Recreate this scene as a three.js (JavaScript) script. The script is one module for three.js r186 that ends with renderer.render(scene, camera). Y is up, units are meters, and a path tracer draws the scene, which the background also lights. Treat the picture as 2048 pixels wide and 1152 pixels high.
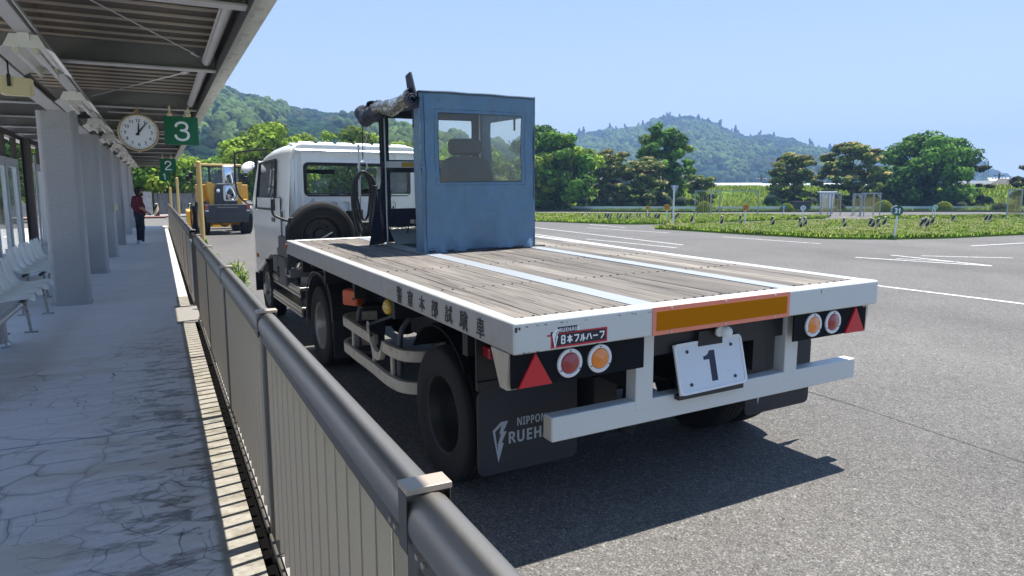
import * as THREE from 'three';
import { RoundedBoxGeometry } from 'three/addons/geometries/RoundedBoxGeometry.js';
import { mergeGeometries } from 'three/addons/utils/BufferGeometryUtils.js';
import { MarchingCubes } from 'three/addons/objects/MarchingCubes.js';

const V2 = (x, y) => new THREE.Vector2(x, y), V3 = (x, y, z) => new THREE.Vector3(x, y, z), PI = Math.PI, D2R = PI / 180;
const scene = new THREE.Scene();
// ---------------------------------------------------------------- camera
const camera = new THREE.PerspectiveCamera(45.1927, 1024 / 576, 0.05, 6000);
camera.position.set(0, 1.55, 0);
camera.rotation.order = 'YXZ';
camera.rotation.set(-7.898 * D2R, -26.904 * D2R, 0);
scene.add(camera);
camera.updateMatrixWorld(true);
// ---------------------------------------------------------------- renderer and light
const renderer = new THREE.WebGLRenderer({ antialias: true });
renderer.toneMapping = THREE.LinearToneMapping;
const EXPO = 2.05;
renderer.toneMappingExposure = EXPO;
renderer.shadowMap.enabled = true;
const SUN = V3(0.246, 0.97, -0.052).normalize();
const sun = new THREE.DirectionalLight(new THREE.Color(1, 0.945, 0.86), 4.9);
sun.position.copy(SUN).multiplyScalar(120);
sun.castShadow = true;
sun.shadow.mapSize.set(4096, 4096);
Object.assign(sun.shadow.camera, { left: -90, right: 90, top: 90, bottom: -90, near: 1, far: 400 });
scene.add(sun, sun.target);
{ // clear summer sky, paler towards the horizon and round the sun
  const W = 1024, H = 512, data = new Float32Array(W * H * 4), k = 1.10 / EXPO;
  const hz = [0.90, 1.0, 1.06], md = [0.37, 0.61, 1.02], zn = [0.15, 0.30, 0.66];
  for (let j = 0; j < H; j++) for (let i = 0; i < W; i++) {
    const up = ((j + 0.5) / H - 0.5) * PI, rd = ((i + 0.5) / W - 0.5) * 2 * PI, y = Math.sin(up);
    const x = Math.cos(rd) * Math.cos(up), z = Math.sin(rd) * Math.cos(up), c = x * SUN.x + y * SUN.y + z * SUN.z;
    const e = Math.max(0, y), a = Math.exp(-e * 5.2), b = Math.exp(-e * 1.6), g = 0.16 * Math.pow(Math.max(0, c), 10);
    const cirrus = Math.max(0, Math.sin(rd * 31 + 7 * y) * Math.sin(up * 120 + 3 * Math.sin(rd * 17)) - 0.72) * 0.22 * Math.exp(-Math.pow((y - 0.14) / 0.05, 2)) * Math.exp(-Math.pow((rd - 0.06) / 0.12, 2));
    for (let q = 0; q < 3; q++) data[(j * W + i) * 4 + q] = k * ((hz[q] * a + (1 - a) * (md[q] * b + (1 - b) * zn[q])) * (1 + 0.06 * x) + g + cirrus);
    data[(j * W + i) * 4 + 3] = 1;
  }
  const sky = new THREE.DataTexture(data, W, H, THREE.RGBAFormat, THREE.FloatType);
  sky.mapping = THREE.EquirectangularReflectionMapping; sky.magFilter = THREE.LinearFilter; sky.needsUpdate = true;
  scene.background = sky; scene.environment = sky;
}
scene.fog = new THREE.FogExp2(new THREE.Color(0.36, 0.58, 1.0), 0.00075);

// ---------------------------------------------------------------- helpers
const rng = (s) => () => { s = (s + 0x6d2b79f5) | 0; let t = Math.imul(s ^ (s >>> 15), 1 | s); t = (t + Math.imul(t ^ (t >>> 7), 61 | t)) ^ t; return ((t ^ (t >>> 14)) >>> 0) / 4294967296; };
const hash = (x, y, s) => { let h = Math.imul(x, 374761393) ^ Math.imul(y, 668265263) ^ Math.imul(s, 1274126177); h = Math.imul(h ^ (h >>> 13), 1274126177); h ^= h >>> 16; return (h >>> 0) / 4294967296; };
const wrap = (i, p) => (p ? ((i % p) + p) % p : i);
function vn(x, y, s, px = 0, py = px) {
  const ix = Math.floor(x), iy = Math.floor(y); let fx = x - ix, fy = y - iy; fx = fx * fx * (3 - 2 * fx); fy = fy * fy * (3 - 2 * fy);
  const a = hash(wrap(ix, px), wrap(iy, py), s), b = hash(wrap(ix + 1, px), wrap(iy, py), s), c = hash(wrap(ix, px), wrap(iy + 1, py), s), d = hash(wrap(ix + 1, px), wrap(iy + 1, py), s);
  return a + (b - a) * fx + (c - a) * fy + (a - b - c + d) * fx * fy;
}
function fbm(x, y, s, o = 4, px = 0, py = px) { let v = 0, a = 0.5, t = 0; for (let i = 0; i < o; i++) { v += a * vn(x, y, s + i, px, py); t += a; a *= 0.5; x *= 2; y *= 2; px *= 2; py *= 2; } return v / t; }
const sstep = (a, b, x) => { const t = Math.min(1, Math.max(0, (x - a) / (b - a))); return t * t * (3 - 2 * t); };
const mix = (a, b, t) => a + (b - a) * t;
const toS = (c) => { c = Math.min(1, Math.max(0, c)); return 255 * (c <= 0.0031308 ? c * 12.92 : 1.055 * Math.pow(c, 1 / 2.4) - 0.055); };
// a texture from a function of (x, y, u, v): linear colour as [r, g, b], or a height 0..1
function tex(w, h, f, rep = true) {
  const d = new Uint8Array(w * h * 4); let srgb = false;
  for (let y = 0; y < h; y++) for (let x = 0; x < w; x++) {
    const c = f(x, y, (x + 0.5) / w, (y + 0.5) / h), o = (y * w + x) * 4;
    if (Array.isArray(c)) { srgb = true; for (let k = 0; k < 3; k++) d[o + k] = toS(c[k]); } else d[o] = d[o + 1] = d[o + 2] = 255 * Math.min(1, Math.max(0, c));
    d[o + 3] = 255;
  }
  const t = new THREE.DataTexture(d, w, h, THREE.RGBAFormat);
  if (srgb) t.colorSpace = THREE.SRGBColorSpace;
  t.magFilter = THREE.LinearFilter; t.minFilter = THREE.LinearFilter;
  t.wrapS = t.wrapT = rep ? THREE.RepeatWrapping : THREE.ClampToEdgeWrapping; t.needsUpdate = true;
  return t;
}
function canvasTex(w, h, draw) {
  const c = document.createElement('canvas'); c.width = w; c.height = h; draw(c.getContext('2d'), w, h);
  const t = new THREE.CanvasTexture(c); t.colorSpace = THREE.SRGBColorSpace; t.magFilter = THREE.LinearFilter; return t;
}
const scaled = (t, sx, sy = sx) => { const c = t.clone(); c.repeat.set(sx, sy); c.needsUpdate = true; return c; };
const mat = (c, rough = 0.6, metal = 0, extra = {}) => new THREE.MeshStandardMaterial({ color: new THREE.Color(...c), roughness: rough, metalness: metal, ...extra });
const phys = (c, rough, extra) => new THREE.MeshPhysicalMaterial({ color: new THREE.Color(...c), roughness: rough, ...extra });
// geometry pieces
const put = (g, x = 0, y = 0, z = 0, rx = 0, ry = 0, rz = 0) => g.applyMatrix4(new THREE.Matrix4().compose(V3(x, y, z), new THREE.Quaternion().setFromEuler(new THREE.Euler(rx, ry, rz, 'YXZ')), V3(1, 1, 1)));
const B = (w, h, d, x, y, z, rx, ry, rz) => put(new THREE.BoxGeometry(w, h, d), x, y, z, rx, ry, rz);
const RB = (w, h, d, r, x, y, z, rx, ry, rz) => put(new RoundedBoxGeometry(w, h, d, 2, Math.min(r, w * 0.49, h * 0.49, d * 0.49)), x, y, z, rx, ry, rz);
const X0 = (x0, x1, y0, y1, z0, z1, r = 0) => (r ? RB : (a, b, c, _r, ...p) => B(a, b, c, ...p))(x1 - x0, y1 - y0, z1 - z0, r, (x0 + x1) / 2, (y0 + y1) / 2, (z0 + z1) / 2);
const CY = (r1, r2, h, x, y, z, rx = 0, rz = 0, n = 20, ry = 0) => put(new THREE.CylinderGeometry(r1, r2, h, n), x, y, z, rx, ry, rz);
const SP = (r, x, y, z, sx = 1, sy = 1, sz = 1, n = 16) => { const g = new THREE.SphereGeometry(r, n, Math.ceil(n * 0.7)); g.scale(sx, sy, sz); return put(g, x, y, z); };
const TU = (pts, r, seg = 40, rad = 8, closed = false) => new THREE.TubeGeometry(new THREE.CatmullRomCurve3(pts.map((p) => V3(...p)), closed, 'catmullrom', 0.5), seg, r, rad, closed);
const LA = (pts, n = 32) => new THREE.LatheGeometry(pts.map((p) => V2(...p)), n);
function BAR(p, q, w, h, round = 0) { // a bar from p to q
  const a = V3(...p), b = V3(...q), l = a.distanceTo(b), g = round ? new THREE.CylinderGeometry(w / 2, w / 2, l, 10).rotateX(PI / 2) : new THREE.BoxGeometry(w, h, l);
  const m = new THREE.Matrix4().lookAt(a, b, Math.abs(b.y - a.y) > 0.95 * l ? V3(0, 0, 1) : V3(0, 1, 0)); m.setPosition(a.add(b).multiplyScalar(0.5));
  return g.applyMatrix4(m);
}
function EX(pts, depth, holes = [], bevel = 0) { // outline in x, y pushed along +z
  const s = pts instanceof THREE.Shape ? pts : new THREE.Shape(pts.map((p) => V2(...p)));
  for (const h of holes) s.holes.push(h.curves ? h : new THREE.Path(h.map((p) => V2(...p))));
  return new THREE.ExtrudeGeometry(s, { depth, bevelEnabled: bevel > 0, bevelSize: bevel, bevelThickness: bevel, bevelSegments: 2, curveSegments: 10 });
}
const rrect = (x0, x1, y0, y1, r, n = 5) => { const o = []; for (const [cx, cy, a] of [[x1 - r, y1 - r, 0], [x0 + r, y1 - r, 90], [x0 + r, y0 + r, 180], [x1 - r, y0 + r, 270]]) for (let i = 0; i <= n; i++) o.push([cx + r * Math.cos((a + (90 * i) / n) * D2R), cy + r * Math.sin((a + (90 * i) / n) * D2R)]); return o; };
function grid(nu, nv, f, skip) { // an open sheet
  const p = [], uv = [], ix = [];
  for (let j = 0; j <= nv; j++) for (let i = 0; i <= nu; i++) { const u = i / nu, v = j / nv; p.push(...f(u, v)); uv.push(u, v); }
  for (let j = 0; j < nv; j++) for (let i = 0; i < nu; i++) { if (skip && skip((i + 0.5) / nu, (j + 0.5) / nv)) continue; const a = j * (nu + 1) + i, b = a + 1, c = a + nu + 1, d = c + 1; ix.push(a, b, d, a, d, c); }
  const g = new THREE.BufferGeometry(); g.setAttribute('position', new THREE.Float32BufferAttribute(p, 3)); g.setAttribute('uv', new THREE.Float32BufferAttribute(uv, 2)); g.setIndex(ix); g.computeVertexNormals(); return g;
}
function loft(secs, closed = true) { // rings of equal length, each a list of [x, y, z]
  const n = secs[0].length, m = secs.length;
  return grid(closed ? n : n - 1, m - 1, (u, v) => secs[Math.round(v * (m - 1))][Math.round(u * (closed ? n : n - 1)) % n]);
}
function boxUV(g, k = 1) { // uv in metres, by the way each face points
  const p = g.attributes.position, n = g.attributes.normal, uv = new Float32Array(p.count * 2);
  for (let i = 0; i < p.count; i++) {
    const x = Math.abs(n.getX(i)), y = Math.abs(n.getY(i)), z = Math.abs(n.getZ(i));
    if (y >= x && y >= z) { uv[2 * i] = p.getX(i) * k; uv[2 * i + 1] = p.getZ(i) * k; } else if (x >= z) { uv[2 * i] = p.getZ(i) * k; uv[2 * i + 1] = p.getY(i) * k; } else { uv[2 * i] = p.getX(i) * k; uv[2 * i + 1] = p.getY(i) * k; }
  }
  g.setAttribute('uv', new THREE.BufferAttribute(uv, 2)); return g;
}
function join(list) {
  const l = (Array.isArray(list) ? list : [list]).map((g) => { const h = g.index ? g.toNonIndexed() : g; for (const k of Object.keys(h.attributes)) if (!['position', 'normal', 'uv'].includes(k)) h.deleteAttribute(k); h.morphAttributes = {}; return h; });
  return l.length === 1 ? l[0] : mergeGeometries(l);
}
const used = new Map();
const numbered = (n) => { const k = used.get(n) ?? 0; used.set(n, k + 1); return k ? n + '_' + String(k).padStart(3, '0') : n; };
function obj(name, geos, m, parent = scene, keepUV = false) { // ONE named mesh
  const g = join(geos); if (!keepUV) boxUV(g);
  const o = new THREE.Mesh(g, m); o.name = parent === scene ? numbered(name) : name; parent.add(o); return o;
}
function tag(o, label, category, group, kind) { o.userData = { label }; if (category) o.userData.category = category; if (group) o.userData.group = group; if (kind) o.userData.kind = kind; return o; }
function struct(name, geos, m, keepUV) { const o = obj(name, geos, m, scene, keepUV); o.userData.kind = 'structure'; return o; }
function thing(name, label, category, [x, y, z] = [0, 0, 0], turn = 0, group) {
  const o = new THREE.Group(); o.name = numbered(name); scene.add(o); o.position.set(x, y, z); o.rotation.y = turn; return tag(o, label, category, group);
}
function part(name, parent, p = [0, 0, 0], turn = 0) { const o = new THREE.Group(); o.name = name; parent.add(o); o.position.set(...p); o.rotation.y = turn; return o; }
function copy(root, [x, y, z], turn, label) { const c = root.clone(); c.name = numbered(root.name.replace(/_\d{3}$/, '')); scene.add(c); c.position.set(x, y, z); if (turn !== undefined) c.rotation.y = turn; c.userData = { ...root.userData, label: label ?? root.userData.label }; return c; }
const quad = (w, h, x, y, z, rx, ry, rz) => put(new THREE.PlaneGeometry(w, h), x, y, z, rx, ry, rz); // printed face, uv 0..1
const GY = -0.087; // level of the road; the platform floor is y = 0
function ray(px, py) { return V3(px / 1024 - 1, 1 - py / 576, 0.5).unproject(camera).sub(camera.position).normalize(); }
function gp(px, py, y = GY) { const r = ray(px, py), t = (y - camera.position.y) / r.y; return [r.x * t, r.z * t]; } // where a point of the ground lies: [x, z]
function far(px, py, d) { const r = ray(px, py), t = d / Math.hypot(r.x, r.z); return [r.x * t, camera.position.y + r.y * t, r.z * t]; }
const nth = ['first', 'second', 'third', 'fourth', 'fifth', 'sixth', 'seventh', 'eighth', 'ninth', 'tenth', 'eleventh', 'twelfth', 'thirteenth', 'fourteenth', 'fifteenth', 'sixteenth', 'seventeenth', 'eighteenth', 'nineteenth', 'twentieth', 'twenty-first', 'twenty-second', 'twenty-third', 'twenty-fourth'];
// ---------------------------------------------------------------- surfaces
const grain = tex(256, 256, (x, y) => fbm(x / 4, y / 4, 3, 3, 64) * 0.7 + hash(x, y, 5) * 0.3);
const stipple = tex(512, 512, (x, y) => Math.pow(fbm(x / 9, y / 9, 11, 3, 512 / 9 | 0 || 57), 1.4));
const stippleT = tex(512, 512, (x, y) => { const n = vn(x / 8, y / 8, 21, 64), m = vn(x / 16, y / 16, 22, 32), l = vn(x / 4, y / 4, 23, 128); return sstep(0.35, 0.75, 0.5 * n + 0.3 * m + 0.2 * l); });
const asphaltC = tex(1024, 1024, (x, y) => {
  const h = hash(x >> 1, y >> 1, 31), q = hash(x, y, 32), n = fbm(x / 16, y / 16, 33, 4, 64), s = vn(x / 3.2, y / 3.2, 34, 320), l = vn(x / 5.12, y / 5.12, 36, 200);
  let v = 0.104 + 0.055 * (n - 0.5) + 0.07 * (s - 0.5) + 0.03 * (q - 0.5);
  if (l > 0.72) v += 0.10 * (l - 0.72) / 0.28 + 0.02;
  const h2 = hash(x >> 2, y >> 2, 38); if (h2 > 0.93) v += 0.09 * (0.3 + hash(x >> 2, y >> 2, 39)); if (h > 0.97) v += 0.16 * (0.4 + hash(x >> 1, y >> 1, 35)); if (h2 < 0.08) v -= 0.045;
  const w = hash(x >> 2, y >> 2, 37) - 0.5; return [v * (1.03 + 0.1 * w), v * (1 + 0.02 * w), v * (0.95 - 0.06 * w)];
});
const asphaltB = tex(512, 512, (x, y) => 0.6 * vn(x / 2.56, y / 2.56, 41, 200) + 0.4 * hash(x, y, 42));
const woodC = tex(512, 1024, (x, y) => {
  const u = x / 512, v = y / 1024, wv = fbm(u * 6, v * 5, 51, 3, 6, 5), g = fbm(u * 90 + wv * 6, v * 7, 52, 3, 0), f = vn(u * 230, v * 16, 53, 230, 16), st = fbm(u * 4, v * 3, 54, 3, 4, 3);
  let k = 0.143 + 0.11 * (g - 0.5) + 0.06 * (f - 0.5) + 0.11 * (st - 0.5);
  const dark = sstep(0.63, 0.8, vn(u * 60 + wv * 3, v * 4, 55, 0)); k *= 1 - 0.45 * dark;
  return [k * 1.08, k * 0.97, k * 0.85];
});
const woodB = tex(512, 512, (x, y) => fbm(x / 5, y / 60, 61, 3, 0));
const grassC = tex(512, 512, (x, y) => { const n = fbm(x / 8, y / 8, 71, 4, 64), m = fbm(x / 64, y / 64, 72, 3, 8), q = hash(x, y, 73); const k = 0.8 + 0.9 * (n - 0.5) + 0.35 * (q - 0.5); return [k * mix(0.085, 0.15, m), k * mix(0.20, 0.235, m), k * 0.026]; });
const concC = tex(512, 512, (x, y) => { const n = fbm(x / 32, y / 32, 81, 5, 16), q = hash(x, y, 82), v = 0.26 + 0.14 * (n - 0.5) + 0.04 * (q - 0.5); return [v, v * 0.985, v * 0.95]; });
const wallC = tex(512, 512, (x, y) => { const n = fbm(x / 40, y / 128, 83, 5, 0), s = fbm(x / 9, y / 170, 84, 3, 0), v = 0.17 + 0.1 * (n - 0.5) - 0.12 * sstep(0.55, 0.8, s); return [v, v * 1.0, v * 1.02]; }, true);
const clothB = tex(512, 512, (x, y) => 0.5 * fbm(x / 40, y / 64, 91, 4, 0) + 0.35 * Math.pow(Math.abs(vn(x / 50 + y / 90, y / 50 - x / 140, 92, 0) - 0.5) * 2, 0.5) + 0.15 * hash(x >> 1, y >> 1, 93));
const clothC = tex(512, 512, (x, y) => { const n = fbm(x / 50, y / 50, 95, 4, 0), q = hash(x, y, 96), k = 1 + 0.22 * (n - 0.5) + 0.06 * (q - 0.5); return [0.105 * k, 0.20 * k, 0.305 * k]; });
const rustC = (r, g, b, a = 0.25) => tex(256, 256, (x, y) => { const n = fbm(x / 16, y / 32, 97, 4, 16, 8), s = sstep(0.62, 0.78, fbm(x / 10, y / 22, 98, 3, 0)); const k = 1 + 0.18 * (n - 0.5); return [mix(r * k, 0.13, s * a), mix(g * k, 0.075, s * a), mix(b * k, 0.04, s * a)]; });
// worn painted floor of the platform: grey-blue paint, streaks across, crazed with cracks, grime towards the kerb. x -2.6..0.305, z -1.4..-11.36
function voro(x, y, s) {
  const ix = Math.floor(x), iy = Math.floor(y); let a = 9, b = 9;
  for (let j = -1; j <= 1; j++) for (let i = -1; i <= 1; i++) { const dx = ix + i + 0.1 + 0.8 * hash(ix + i, iy + j, s) - x, dy = iy + j + 0.1 + 0.8 * hash(ix + i, iy + j, s + 1) - y, d = Math.sqrt(dx * dx + dy * dy); if (d < a) { b = a; a = d; } else if (d < b) b = d; }
  return b - a;
}
const FW = 1024, FH = 2048, floorH = new Float32Array(FW * FH);
const floorC = tex(FW, FH, (px, py, u, v) => {
  const x = -2.6 + u * 2.905, z = -11.36 + v * 9.96, n = fbm(x * 1.3, z * 1.1, 101, 4), st = fbm(x * 3, z * 26 + 2 * vn(x, z, 9), 102, 4), f = fbm(x * 40, z * 60, 103, 3), q = hash(px, py, 104);
  const wx = 0.16 * (fbm(x * 3, z * 3, 105, 3) - 0.5), wz = 0.16 * (fbm(x * 3 + 9, z * 3, 106, 3) - 0.5);
  const cover = sstep(-10.2, -7.5, z) * sstep(0.30, 0.58, fbm(x * 0.9 + 3, z * 0.9, 107, 3) + 0.12 * sstep(-1.5, -0.1, x));
  const e1 = voro(x * 2.9 + wx * 5, z * 3.9 + wz * 6, 111), e2 = voro(x * 5.2 + wx * 7, z * 6 + wz * 7, 121), broken = sstep(0.35, 0.5, fbm(x * 4 + 5, z * 4, 113, 2));
  const c1 = (1 - sstep(0.003, 0.019, e1)) * cover * broken, c2 = (1 - sstep(0.006, 0.032, e2)) * cover * sstep(0.5, 0.68, fbm(x * 2 + 7, z * 2, 108, 3)) * 0.8, crack = Math.min(1, c1 + c2);
  let k = 0.60 + 0.09 * (n - 0.5) + 0.10 * (st - 0.5) + 0.08 * (f - 0.5) + 0.03 * (q - 0.5);
  let r = k * 1.04, g = k * 1.0, b = k * 0.985;
  const chalk = sstep(0.52, 0.7, st) * sstep(0.45, 0.6, f); r = mix(r, 0.66, chalk * 0.6); g = mix(g, 0.66, chalk * 0.6); b = mix(b, 0.66, chalk * 0.6);
  const tan = sstep(0.57, 0.72, fbm(x * 1.6, z * 3.2, 109, 4)) * sstep(-9, -6, z); r = mix(r, 0.50, tan * 0.6); g = mix(g, 0.45, tan * 0.6); b = mix(b, 0.38, tan * 0.6);
  const halo = 0.6 * (1 - sstep(0.02, 0.16, e1)) * cover * sstep(0.56, 0.68, fbm(x * 2.4, z * 2.4 + 4, 114, 3)); r *= 1 - 0.42 * halo; g *= 1 - 0.44 * halo; b *= 1 - 0.45 * halo;
  const gr = sstep(-0.75, 0.15, x) * sstep(-9.5, -6.5, z), grime = gr * sstep(0.55, 0.66, fbm(x * 7, z * 20, 115, 6) + 0.14 * (gr - 0.5)) * (0.5 + 0.5 * sstep(0.4, 0.6, fbm(x * 30, z * 60, 118, 3))); r = mix(r, 0.035, grime * 0.72); g = mix(g, 0.034, grime * 0.72); b = mix(b, 0.033, grime * 0.72);
  const left = sstep(-1.15, -1.5, x) * sstep(0.52, 0.64, fbm(x * 5, z * 7 + 2, 117, 4)) * sstep(-5.2, -4.2, z); r = mix(r, 0.04, left * 0.8); g = mix(g, 0.04, left * 0.8); b = mix(b, 0.04, left * 0.8);
  const kerb = sstep(0.13, 0.16, x + 0.02 * (f - 0.5)); r = mix(r, 0.235 + 0.13 * (f - 0.5) - 0.05 * grime, kerb * 0.9); g = mix(g, 0.218 + 0.13 * (f - 0.5) - 0.05 * grime, kerb * 0.9); b = mix(b, 0.175 + 0.12 * (f - 0.5) - 0.05 * grime, kerb * 0.9);
  const ck = crack * (1 - kerb); r = mix(r, 0.05, ck * 0.8); g = mix(g, 0.052, ck * 0.8); b = mix(b, 0.06, ck * 0.8);
  floorH[py * FW + px] = Math.max(0, 0.75 + 0.2 * (f - 0.5) - 0.6 * crack - 0.15 * grime);
  return [r, g, b];
}, false);
const floorB = tex(FW, FH, (x, y) => floorH[y * FW + x], false);
const floorC2 = tex(512, 512, (x, y) => { const n = fbm(x / 64, y / 64, 131, 4, 8), st = fbm(x / 64, y / 10, 132, 4, 0), k = 0.55 + 0.1 * (n - 0.5) + 0.1 * (st - 0.5); return [k * 1.13, k * 1.09, k * 1.06]; });

const lineC = tex(512, 512, (x, y) => { const n = fbm(x / 14, y / 14, 141, 4, 0), w = sstep(0.50, 0.62, n + 0.15 * (hash(x >> 1, y >> 1, 142) - 0.5)), k = mix(0.60, 0.16, w * 0.8); return [k, k, k * 0.97]; });
const bump = (t, s) => ({ bumpMap: t, bumpScale: s });
const M = {
  floorNear: new THREE.MeshStandardMaterial({ map: floorC, ...bump(floorB, 0.004), roughness: 0.62 }),
  floor: new THREE.MeshStandardMaterial({ map: scaled(floorC2, 0.4), roughness: 0.62 }),
  kerbConc: new THREE.MeshStandardMaterial({ map: scaled(concC, 1.2), ...bump(scaled(grain, 3), 0.002), roughness: 0.9 }),
  asphalt: new THREE.MeshStandardMaterial({ map: scaled(asphaltC, 0.55), ...bump(scaled(asphaltB, 1.1), 0.004), roughness: 0.92, vertexColors: true }),
  paintLine: new THREE.MeshStandardMaterial({ map: scaled(lineC, 1.1), roughness: 0.8, ...bump(scaled(grain, 4), 0.002) }),
  tar: mat([0.018, 0.018, 0.019], 0.8),
  soil: phys([0.006, 0.006, 0.006], 1, { specularIntensity: 0.05, ...bump(scaled(grain, 3), 0.012) }),
  grass: new THREE.MeshStandardMaterial({ map: scaled(grassC, 0.35), roughness: 1 }),
  column: mat([0.44, 0.455, 0.475], 0.55, 0, bump(scaled(stippleT, 3.2), 0.006)),
  beam: mat([0.26, 0.258, 0.255], 0.5, 0, bump(scaled(stippleT, 4.2), 0.004)),
  beamPale: mat([0.50, 0.50, 0.50], 0.5, 0, bump(scaled(stippleT, 4.2), 0.003)),
  deckRoof: new THREE.MeshStandardMaterial({ map: scaled(rustC(0.15, 0.13, 0.11, 0.5), 0.8), roughness: 0.5 }),
  fascia: new THREE.MeshStandardMaterial({ map: scaled(rustC(0.56, 0.57, 0.51, 0.3), 1.2), roughness: 0.55, ...bump(scaled(woodB, 1.5, 1.5), 0.003) }),
  matBlack: phys([0.010, 0.011, 0.014], 0.8, { specularIntensity: 0.25 }), ribLit: mat([0.52, 0.46, 0.40], 0.5), rod: mat([0.6, 0.6, 0.6], 0.5, 0.3),
  fixture: mat([0.76, 0.75, 0.71], 0.4), tube: mat([0.75, 0.76, 0.75], 0.25), socket: mat([0.60, 0.56, 0.46], 0.45),
  cream: mat([0.66, 0.56, 0.33], 0.5), clockRim: mat([0.42, 0.33, 0.19], 0.35, 0.2), black: mat([0.015, 0.015, 0.016], 0.5), dark: mat([0.03, 0.031, 0.034], 0.6),
  alu: mat([0.52, 0.54, 0.56], 0.42, 0.15), brownSteel: mat([0.045, 0.036, 0.032], 0.5),
  glass: phys([0.93, 0.96, 0.96], 0.04, { transmission: 1, thickness: 0, ior: 1.45 }),
  glassDark: phys([0.10, 0.12, 0.13], 0.05, { transmission: 0.4, thickness: 0, ior: 1.45 }),
  seat: mat([0.78, 0.81, 0.78], 0.35), steel: mat([0.45, 0.47, 0.50], 0.32, 0.8), rustLeg: new THREE.MeshStandardMaterial({ map: scaled(rustC(0.35, 0.34, 0.31, 0.9), 4), roughness: 0.6 }),
  railBronze: mat([0.24, 0.228, 0.21], 0.42, 0.65, bump(scaled(grain, 2), 0.0003)), fin: mat([0.56, 0.46, 0.335], 0.45, 0.1, bump(scaled(grain, 5), 0.0008)), postBronze: mat([0.11, 0.10, 0.088], 0.45, 0.3), cap: mat([0.46, 0.38, 0.31], 0.4, 0.25),
  silver: mat([0.60, 0.63, 0.625], 0.33, 0.1, bump(scaled(grain, 1.5), 0.0004)), silverShaded: new THREE.MeshStandardMaterial({ map: scaled(rustC(0.40, 0.405, 0.40, 0.12), 1.1), roughness: 0.45 }), whitePaint: mat([0.30, 0.325, 0.35], 0.42), cabWhite: phys([0.84, 0.85, 0.83], 0.25, { clearcoat: 0.5, clearcoatRoughness: 0.12 }),
  creamRail: new THREE.MeshStandardMaterial({ map: scaled(rustC(0.50, 0.46, 0.385, 0.35), 1.6), roughness: 0.5 }), rubber: mat([0.011, 0.0115, 0.013], 0.82, 0, bump(scaled(grain, 4), 0.002)), rimBlack: mat([0.028, 0.029, 0.03], 0.42, 0.2), rimSilver: mat([0.42, 0.43, 0.42], 0.35, 0.7), chassis: mat([0.012, 0.013, 0.015], 0.55), navyRubber: mat([0.017, 0.021, 0.031], 0.5), plasticGrey: mat([0.075, 0.085, 0.098], 0.45), aluStep: mat([0.58, 0.55, 0.48], 0.35, 0.75),
  lensRed: phys([0.30, 0.006, 0.014], 0.16, { clearcoat: 1 }), lensAmber: phys([0.78, 0.22, 0.012], 0.14, { clearcoat: 1 }), reflRed: mat([0.56, 0.018, 0.03], 0.3), reflAmber: phys([0.47, 0.165, 0.003], 0.9, { specularIntensity: 0.15 }), reflPink: mat([0.80, 0.25, 0.165], 0.5), orangeLens: mat([0.58, 0.10, 0.028], 0.35), yellowLens: phys([0.62, 0.40, 0.02], 0.2, { clearcoat: 0.8 }), chrome: mat([0.7, 0.7, 0.7], 0.15, 1), white: mat([0.74, 0.76, 0.78], 0.4), navyPrint: mat([0.015, 0.02, 0.045], 0.5), charPrint: mat([0.02, 0.021, 0.024], 0.5), greyPrint: mat([0.36, 0.41, 0.46], 0.6),
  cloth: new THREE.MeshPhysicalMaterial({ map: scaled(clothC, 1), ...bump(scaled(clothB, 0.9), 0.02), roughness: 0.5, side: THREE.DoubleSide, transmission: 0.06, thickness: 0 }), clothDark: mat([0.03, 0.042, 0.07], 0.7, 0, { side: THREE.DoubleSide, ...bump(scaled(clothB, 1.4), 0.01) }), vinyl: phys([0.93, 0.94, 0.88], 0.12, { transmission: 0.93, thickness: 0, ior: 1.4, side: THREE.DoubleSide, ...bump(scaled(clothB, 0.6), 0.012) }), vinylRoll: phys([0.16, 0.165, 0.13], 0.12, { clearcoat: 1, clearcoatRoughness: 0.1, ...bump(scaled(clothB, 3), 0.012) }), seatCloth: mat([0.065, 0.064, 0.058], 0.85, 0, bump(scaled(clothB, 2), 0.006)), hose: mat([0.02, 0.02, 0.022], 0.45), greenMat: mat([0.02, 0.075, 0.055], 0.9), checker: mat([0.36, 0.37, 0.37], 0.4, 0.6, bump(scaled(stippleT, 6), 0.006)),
  yellowPost: mat([0.60, 0.43, 0.15], 0.45), loaderYellow: phys([0.68, 0.36, 0.02], 0.35, { clearcoat: 0.4 }), loaderGrey: mat([0.035, 0.038, 0.045], 0.5), signGreen: mat([0.006, 0.16, 0.085], 0.4), wall: new THREE.MeshStandardMaterial({ map: scaled(wallC, 0.45), roughness: 0.9, ...bump(scaled(grain, 1), 0.004) }), wallPale: new THREE.MeshStandardMaterial({ map: scaled(concC, 0.5), color: new THREE.Color(1.5, 1.52, 1.55), roughness: 0.8 }), redPave: mat([0.25, 0.13, 0.105], 0.9), galv: mat([0.34, 0.39, 0.45], 0.5, 0.3), yellowBar: mat([0.50, 0.41, 0.13], 0.6), guard: mat([0.66, 0.70, 0.70], 0.45), bark: mat([0.075, 0.06, 0.048], 0.95, 0, bump(scaled(grain, 2), 0.02)),
};
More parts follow.
